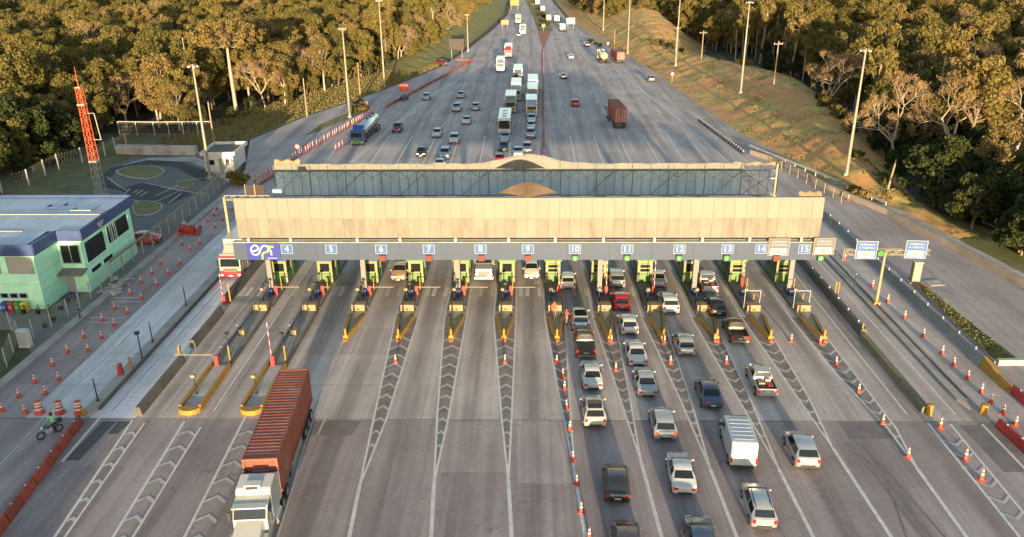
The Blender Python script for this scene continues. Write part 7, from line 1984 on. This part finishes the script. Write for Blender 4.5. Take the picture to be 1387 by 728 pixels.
def araucaria(seed, h):
    rs = random.Random(seed); r = np.random.default_rng(seed); mb = MB(); C = []; Rd = []
    mb.path([(0, 0, -.6), (.1, 0, h * .5), (.05, .1, h)], [.34, .26, .14], 8)
    for lev, (z, R_, k) in enumerate(((.80, 4.8, 10), (.88, 5.2, 11), (.95, 4.0, 10), (1.0, 2.4, 7))):
        for i in range(k):
            a = 2 * PI * (i + lev * .4 + rs.random() * .3) / k; L = R_ * rs.uniform(.8, 1.1); s = Vector((.05, .08, h * z))
            p1 = s + Vector((math.cos(a) * L * .5, math.sin(a) * L * .5, -.1)); p2 = s + Vector((math.cos(a) * L, math.sin(a) * L, .9 + .3 * rs.random()))
            mb.path([s, p1, p2], [.09, .07, .03], 5)
            for t in (.72, .86, 1.0): q = p1.lerp(p2, (t - .5) * 2); C.append(tuple(q)); Rd.append(.5 + .3 * t)
    return mb.mesh('trunk', M_BARKW), leaves_mesh('crown', C, Rd, 55, .2, M_LEAFY, .7, r)
def shrub(seed, m, h=1.6, cr=1.3, cnt=110, n=12):
    rs = random.Random(seed); r = np.random.default_rng(seed); C = []; Rd = []
    for i in range(n):
        a = rs.uniform(0, 2 * PI); q = rs.uniform(.1, 1) * cr; C.append((q * math.cos(a), q * math.sin(a), h * rs.uniform(.25, .9))); Rd.append(rs.uniform(.3, .55) * cr)
    mb = MB()
    for c in C[::2]: mb.tube((0, 0, -.3), c, .05, .02, 5)
    return mb.mesh('stem', M_BARK), leaves_mesh('foliage', C, Rd, cnt, .17, m, .8, r)

PROTO = {
 'broad': [broad(11, 11.5, 4.0, M_LEAF, 210, 40), broad(12, 13.5, 4.6, M_LEAF, 220, 44), broad(13, 10.0, 3.6, M_LEAF, 200, 34), broad(14, 14.5, 4.4, M_LEAF, 220, 44, low=.25)],
 'dry': [broad(21, 11.0, 4.0, M_LEAFY, 190, 38, .18, M_BARKW, .22), broad(22, 12.5, 4.4, M_LEAFY, 180, 42, .18, M_BARKW, .25), broad(23, 9.5, 3.4, M_LEAFY, 200, 32, .19, M_BARKW, .18)],
 'bare': [bare(31, 11.5), bare(32, 10.0, 1.15), bare(33, 12.5, .95)],
 'tall': [euc(41, 15.0), euc(42, 13.5), euc(43, 16.0, M_LEAFY)],
 'arau': [araucaria(51, 13.5), araucaria(52, 14.5)],
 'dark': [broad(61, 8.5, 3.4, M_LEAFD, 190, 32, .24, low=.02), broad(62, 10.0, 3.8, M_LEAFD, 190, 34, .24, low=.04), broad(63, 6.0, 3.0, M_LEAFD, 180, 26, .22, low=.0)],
}
SHRUB = [shrub(71, M_LEAF), shrub(72, M_LEAFD, 1.3, 1.1), shrub(73, M_LEAFY, 1.1, 1.0)]
KINDTXT = {'broad': 'olive round-crowned tree', 'dry': 'brownish dry-leaved tree', 'bare': 'pale leafless tree', 'tall': 'slender pale-trunked tree', 'arau': 'candelabra-shaped araucaria', 'dark': 'dense dark green tree'}
EDGE_L = [(60, -78), (96, -76), (114, -79), (127, -76), (147, -79), (152, -64), (160, -56), (190, -51), (218, -42), (245, -36), (271, -31), (340, -25), (411, -22), (515, -21), (600, -20)]
EDGE_R = [(55, 60), (70, 57.5), (90, 55), (105, 54.5), (114, 55), (126, 56.5), (150, 63), (188, 67), (212, 64), (235, 62), (262, 60), (285, 58), (318, 52), (345, 34), (371, 28), (430, 24), (515, 21), (600, 20)]
def edge(tab, y): return float(np.interp(y, [t[0] for t in tab], [t[1] for t in tab]))
def project(p):
    d = Vector(p) - Vector((0, 0, CAM_H)); z = d.dot(_fw)
    return (W_PX / 2 + FPX * d.dot(_R) / z, H_PX / 2 - FPX * d.dot(_U) / z, z) if z > 1 else None
rs = random.Random(99)
spots = []
def scatter(side, tab, y0, y1, depth, step):
    y = y0
    while y < y1:
        e = edge(tab, y); x = 0.0
        while x < depth:
            px = e + side * (1.5 + x + rs.uniform(-1.8, 1.8)); py = y + rs.uniform(-2.2, 2.2)
            if (px - edge(tab, py)) * side > .8: spots.append((px, py, x, side))
            x += step * rs.uniform(.85, 1.15)
        y += step * .95
scatter(-1, EDGE_L, 92, 300, 200, 5.1)
scatter(-1, EDGE_L, 300, 480, 290, 6.6)
scatter(1, EDGE_R, 60, 300, 190, 5.1)
scatter(1, EDGE_R, 300, 480, 290, 6.6)
UNDER = len(spots)
scatter(1, EDGE_R, 58, 132, 18, 3.2)
scatter(-1, EDGE_L, 92, 270, 7, 4.0)
cand = []
for si, (x, y, dep, side) in enumerate(spots):
    q = project((x, y, 7)); tq = project((x, y, 14))
    if not q: continue
    if q[0] < -90 or q[0] > W_PX + 90 or tq[1] > H_PX or q[1] < -75: continue
    # which kind stands where
    u = rs.random()
    ramp_r = side > 0
    if ramp_r:
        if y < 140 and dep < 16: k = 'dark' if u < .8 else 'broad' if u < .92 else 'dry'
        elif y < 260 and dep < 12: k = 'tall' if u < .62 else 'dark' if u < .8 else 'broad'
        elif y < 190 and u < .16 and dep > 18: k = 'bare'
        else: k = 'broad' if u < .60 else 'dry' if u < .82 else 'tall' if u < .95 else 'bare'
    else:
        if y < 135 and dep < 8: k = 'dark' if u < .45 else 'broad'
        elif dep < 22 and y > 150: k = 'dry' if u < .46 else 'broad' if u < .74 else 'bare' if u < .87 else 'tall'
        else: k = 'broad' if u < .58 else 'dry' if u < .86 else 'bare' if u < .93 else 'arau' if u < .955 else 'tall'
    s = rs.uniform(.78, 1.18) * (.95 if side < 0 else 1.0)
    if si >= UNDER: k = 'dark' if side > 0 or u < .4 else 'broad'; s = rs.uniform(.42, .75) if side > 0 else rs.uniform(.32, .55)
    cand.append((x, y, k, rs.randrange(len(PROTO[k])), s, rs.uniform(0, 2 * PI), q[2], dep, side))
# fixed landmarks: araucarias and the big leafless trees of the photograph
def landmark(k, v, px, py, z, s, lab=None):
    p = gp(px, py, z); cand.append((p.x, p.y, k, v, s, rs.uniform(0, 6), -1, 0, 1 if p.x > 0 else -1, lab))
LM = []
def fixed(k, v, x, y, s, lab):
    LM.append((x, y, k, v, s, rs.uniform(0, 6), lab))
p = gp(320, 149); fixed('arau', 0, p.x, p.y, 1.30, 'araucaria with a flat candelabra crown and bare trunk above the left forest')
p = gp(200, 205, 0); fixed('bare', 1, -80, 156, 1.05, 'broad leafless tree with pale trunk in the left forest behind the block wall')
fixed('bare', 0, -58, 176, 1.0, 'leafless pale tree at the left forest edge near the second mast')
p = gp(1283, 222); fixed('bare', 1, p.x, p.y, 1.38, 'largest leafless tree with orange lit twigs at the right edge of the picture')
p = gp(1212, 224); fixed('bare', 2, p.x, p.y, 1.05, 'leafless tree left of the largest one on the right')
p = gp(1092, 165); fixed('bare', 0, p.x + 3, p.y, 1.2, 'leafless tree with fan-shaped pale branches behind the right mast')
p = gp(1375, 215); fixed('bare', 2, p.x, p.y, 1.25, 'leafless tree high at the right edge of the picture')
def clear(c, l):
    d = Vector((l[0], l[1])); u = d.normalized(); q = Vector((c[0], c[1])) - d; t = q.dot(u); n = abs(q.x * u.y - q.y * u.x)
    if q.length < 4: return False
    if -19 < t < 1 and n < 5 and c[4] * {'dark': .62, 'broad': 1.0, 'dry': .95}.get(c[2], 1.2) > .42: return False      # nothing tall right in front of a landmark
    return True
cand = [c for c in cand if all(clear(c, l) for l in LM)]
# the 300 that show largest are trees of their own, the rest one mass
def size_key(c):
    top = project((c[0], c[1], 12)); dist = (c[0] ** 2 + c[1] ** 2 + 600) ** .5
    hidden = .55 if c[7] > 14 else 1.0
    return dist / hidden
cand.sort(key=size_key)
NEAR = 288
def plant_tree(x, y, k, v, s, a, label, group):
    z = bank_z(BANK_R if x > 0 else BANK_L, x, y)
    t = thing({'arau': 'araucaria_tree', 'bare': 'leafless_tree', 'tall': 'slender_tree', 'dry': 'dry_tree', 'dark': 'dense_tree', 'broad': 'broadleaf_tree'}[k], label, 'tree', (x, y, min(0, z)), a, group)
    t.scale = (s, s, s * rs.uniform(.92, 1.08))
    tr, cr = PROTO[k][v]; inst('trunk', tr, t); inst('crown', cr, t)
    return t
for x, y, k, v, s, a, lab in LM: plant_tree(x, y, k, v, s, a, lab, None)
NEARL = []
for c in cand[:NEAR]:
    x, y, k, v, s, a, _, dep, side = c[:9]
    where = ('left' if side < 0 else 'right') + (' forest edge' if dep < 9 else ' forest')
    far = 'nearest the camera' if y < 115 else 'beside the plaza' if y < 150 else 'level with the far queue' if y < 210 else 'far up the road'
    NEARL.append((project((x, y, 6))[0], c, '%s, %s %s' % (KINDTXT[k], where, far), '%s trees, %s, %s' % (k if k != 'arau' else 'araucaria', where, far)))
NEARL.sort(key=lambda e: e[0])
_cnt = {}
for px_, c, lab, grp in NEARL:
    _cnt[lab] = _cnt.get(lab, 0) + 1
    plant_tree(*c[:6], '%s, %s from left' % (lab, ordinal(_cnt[lab])), grp)
# remaining forest: points instanced with the same trees
def forest_mass(name, label, items):
    cols = bpy.data.collections.new(name + '_source')
    for k in PROTO:
        for i, (tr, cr) in enumerate(PROTO[k]):
            bm = bmesh.new(); bm.from_mesh(tr); nf = len(bm.faces); bm.from_mesh(cr); me = bpy.data.meshes.new('forest_tree'); bm.to_mesh(me); bm.free()
            me.materials.append(tr.materials[0]); me.materials.append(cr.materials[0])
            idx = np.zeros(len(me.polygons), dtype=np.int32); idx[nf:] = 1; me.polygons.foreach_set('material_index', idx)
            o = bpy.data.objects.new('%02d_%s_%d' % (list(PROTO).index(k), k, i), me); cols.objects.link(o)
    order = sorted(o.name for o in cols.objects); lut = {}
    for k in PROTO:
        for i in range(len(PROTO[k])):
            lut[(k, i)] = order.index([n for n in order if n.startswith('%02d_%s_%d' % (list(PROTO).index(k), k, i))][0])
    me = bpy.data.meshes.new(name); me.from_pydata([(c[0], c[1], min(0, bank_z(BANK_R if c[0] > 0 else BANK_L, c[0], c[1]))) for c in items], [], [])
    for nm, ty, val in (('tree_index', 'INT', [lut[(c[2], c[3])] for c in items]), ('tree_scale', 'FLOAT', [c[4] for c in items]), ('tree_turn', 'FLOAT', [c[5] for c in items])):
        at = me.attributes.new(nm, ty, 'POINT'); at.data.foreach_set('value', val)
    o = bpy.data.objects.new(name, me); link(o); tag(o, label, 'forest', kind='stuff')
    ng = bpy.data.node_groups.new(name + '_nodes', 'GeometryNodeTree')
    ng.interface.new_socket('Geometry', in_out='INPUT', socket_type='NodeSocketGeometry'); ng.interface.new_socket('Geometry', in_out='OUTPUT', socket_type='NodeSocketGeometry')
    N = ng.nodes; L = ng.links; gi = N.new('NodeGroupInput'); go = N.new('NodeGroupOutput')
    ci = N.new('GeometryNodeCollectionInfo'); ci.inputs['Collection'].default_value = cols; ci.inputs['Separate Children'].default_value = True; ci.inputs['Reset Children'].default_value = True
    ip = N.new('GeometryNodeInstanceOnPoints'); ip.inputs['Pick Instance'].default_value = True
    def attr(nm, ty):
        a = N.new('GeometryNodeInputNamedAttribute'); a.data_type = ty; a.inputs['Name'].default_value = nm; return a.outputs['Attribute']
    L.new(gi.outputs[0], ip.inputs['Points']); L.new(ci.outputs[0], ip.inputs['Instance']); L.new(attr('tree_index', 'INT'), ip.inputs['Instance Index'])
    cx = N.new('ShaderNodeCombineXYZ'); L.new(attr('tree_turn', 'FLOAT'), cx.inputs[2]); er = N.new('FunctionNodeEulerToRotation'); L.new(cx.outputs[0], er.inputs[0]); L.new(er.outputs[0], ip.inputs['Rotation'])
    L.new(attr('tree_scale', 'FLOAT'), ip.inputs['Scale']); L.new(ip.outputs[0], go.inputs[0])
    md = o.modifiers.new('forest', 'NODES'); md.node_group = ng
    return o
rest = cand[NEAR:]
forest_mass('forest', 'mass of olive and brown forest trees stretching behind the nearest ones', rest)
print('trees', len(cand), 'rest', len(rest))
# trees behind the camera on the left keep the low sun off the left lanes
bt_spots = []
for i in range(26):
    bt_spots.append((-27.5 - 4.6 * (i % 13) - rs.uniform(0, 2), -58 - 7 * (i // 13) + rs.uniform(-3, 3), 'broad', i % 4, rs.uniform(1.15, 1.35), rs.uniform(0, 6)))
forest_mass('forest_behind', 'forest on the left behind the viewpoint', bt_spots)
# shrubs along verges and the bank crest
k = 0
SH = []
for i in range(18):
    y = rs.uniform(108, 262); fx, cx, cz, bx = interp(BANK_R, y); SH.append((cx + rs.uniform(-.5, 2.5), y))
for px, py in ((484, 140), (478, 152), (490, 150), (322, 252), (832, 66), (1155, 262), (1168, 270), (800, 58), (806, 60), (812, 63), (733, 30), (735, 36), (730, 22), (728, 14), (741, 34), (738, 24), (722, 8), (716, 3)):
    p = gp(px, py); SH.append((p.x, p.y))
for i, (x, y) in enumerate(SH):
    st, fo = SHRUB[rs.randrange(3)]
    z = max(0, bank_z(BANK_R if x > 0 else BANK_L, x, y))
    t = thing('shrub', 'small leafy shrub %s, %s from the camera' % ('on the right bank' if x > 40 else 'along the verges and median', ordinal(1 + sum(1 for q in SH if q[1] < y and (q[0] > 40) == (x > 40)))), 'shrub', (x, y, z), rs.uniform(0, 6), 'shrubs on the banks and verges'); s = rs.uniform(.7, 1.4); t.scale = (s,) * 3
    inst('stem', st, t); inst('foliage', fo, t)
# grass tufts
def tufts(name, label, pts, m, h=.35):
    n = len(pts); r = rng
    P0 = np.array(pts, float); a = r.random(n) * 2 * PI; w = (.12 + .2 * r.random(n)); hh = h * (.5 + r.random(n)); ln = r.normal(size=(n, 2)) * .12
    d = np.stack([np.cos(a) * w, np.sin(a) * w, np.zeros(n)], 1)
    V = np.stack([P0 - d, P0 + d, P0 + d * .5 + np.stack([ln[:, 0], ln[:, 1], hh], 1)], 1).reshape(-1, 3)
    me = bpy.data.meshes.new(name); me.vertices.add(n * 3); me.vertices.foreach_set('co', V.astype(np.float32).ravel()); me.loops.add(n * 3); me.loops.foreach_set('vertex_index', np.arange(n * 3, dtype=np.int32))
    me.polygons.add(n); me.polygons.foreach_set('loop_start', np.arange(0, n * 3, 3, dtype=np.int32)); me.polygons.foreach_set('loop_total', np.full(n, 3, dtype=np.int32)); me.materials.append(m); me.update(calc_edges=True)
    o = bpy.data.objects.new(name, me); link(o); return tag(o, label, 'grass', kind='stuff')
pts = []
for i in range(42000):
    y = rs.uniform(93, 300); fx, cx, cz, bx = interp(BANK_R, y); x = rs.uniform(fx + .3, cx + 3)
    if mnoise.noise(Vector((x * .18, y * .18, 1))) + rs.uniform(-.5, .5) > .5:
        t = (x - fx) / (cx - fx); amp = .55 * min(1, t * 3) if t < 1 else .5
        pts.append((x, y, bank_z(BANK_R, x, y) + amp * (mnoise.noise(Vector((x * .22, y * .22, 3))) * .6 + mnoise.noise(Vector((x * .7, y * .7, 9))) * .35 + mnoise.noise(Vector((x * 1.5, y * 1.5, 5))) * .22) - .02))
M_TUFT = leaf_mat('grass_blades', (0.16, 0.15, 0.045), (0.2, 0.165, 0.055), (0.24, 0.175, 0.07), .2)
tufts('bank_grass', 'dry grass tufts covering the right bank', pts, M_TUFT, .16)
pts = [(rs.uniform(-1.0, 1.1) * .8 + 41.2, 61.5 + rs.uniform(0, 16.5), .2) for i in range(900)]
tufts('strip_grass', 'short green grass in the kerbed strip at right', [p for p in pts if abs(p[0] - 41.2) < 1.0 - (p[1] - 61) * .038], M_TUFT, .1)
pts = []
for i in range(14000):
    y = rs.uniform(125, 246); x = rs.uniform(float(np.interp(y, [124, 145, 166, 181, 206, 238], [-47, -52.5, -47.8, -42, -34, -26])) - 16, float(np.interp(y, [124, 145, 166, 181, 206, 238], [-47, -52.5, -47.8, -42, -34, -26])))
    if y < 136 and x < -50: continue
    pts.append((x, y, -.04))
tufts('verge_grass', 'grass tufts on the left verge below the forest', pts, M_TUFT, .3)
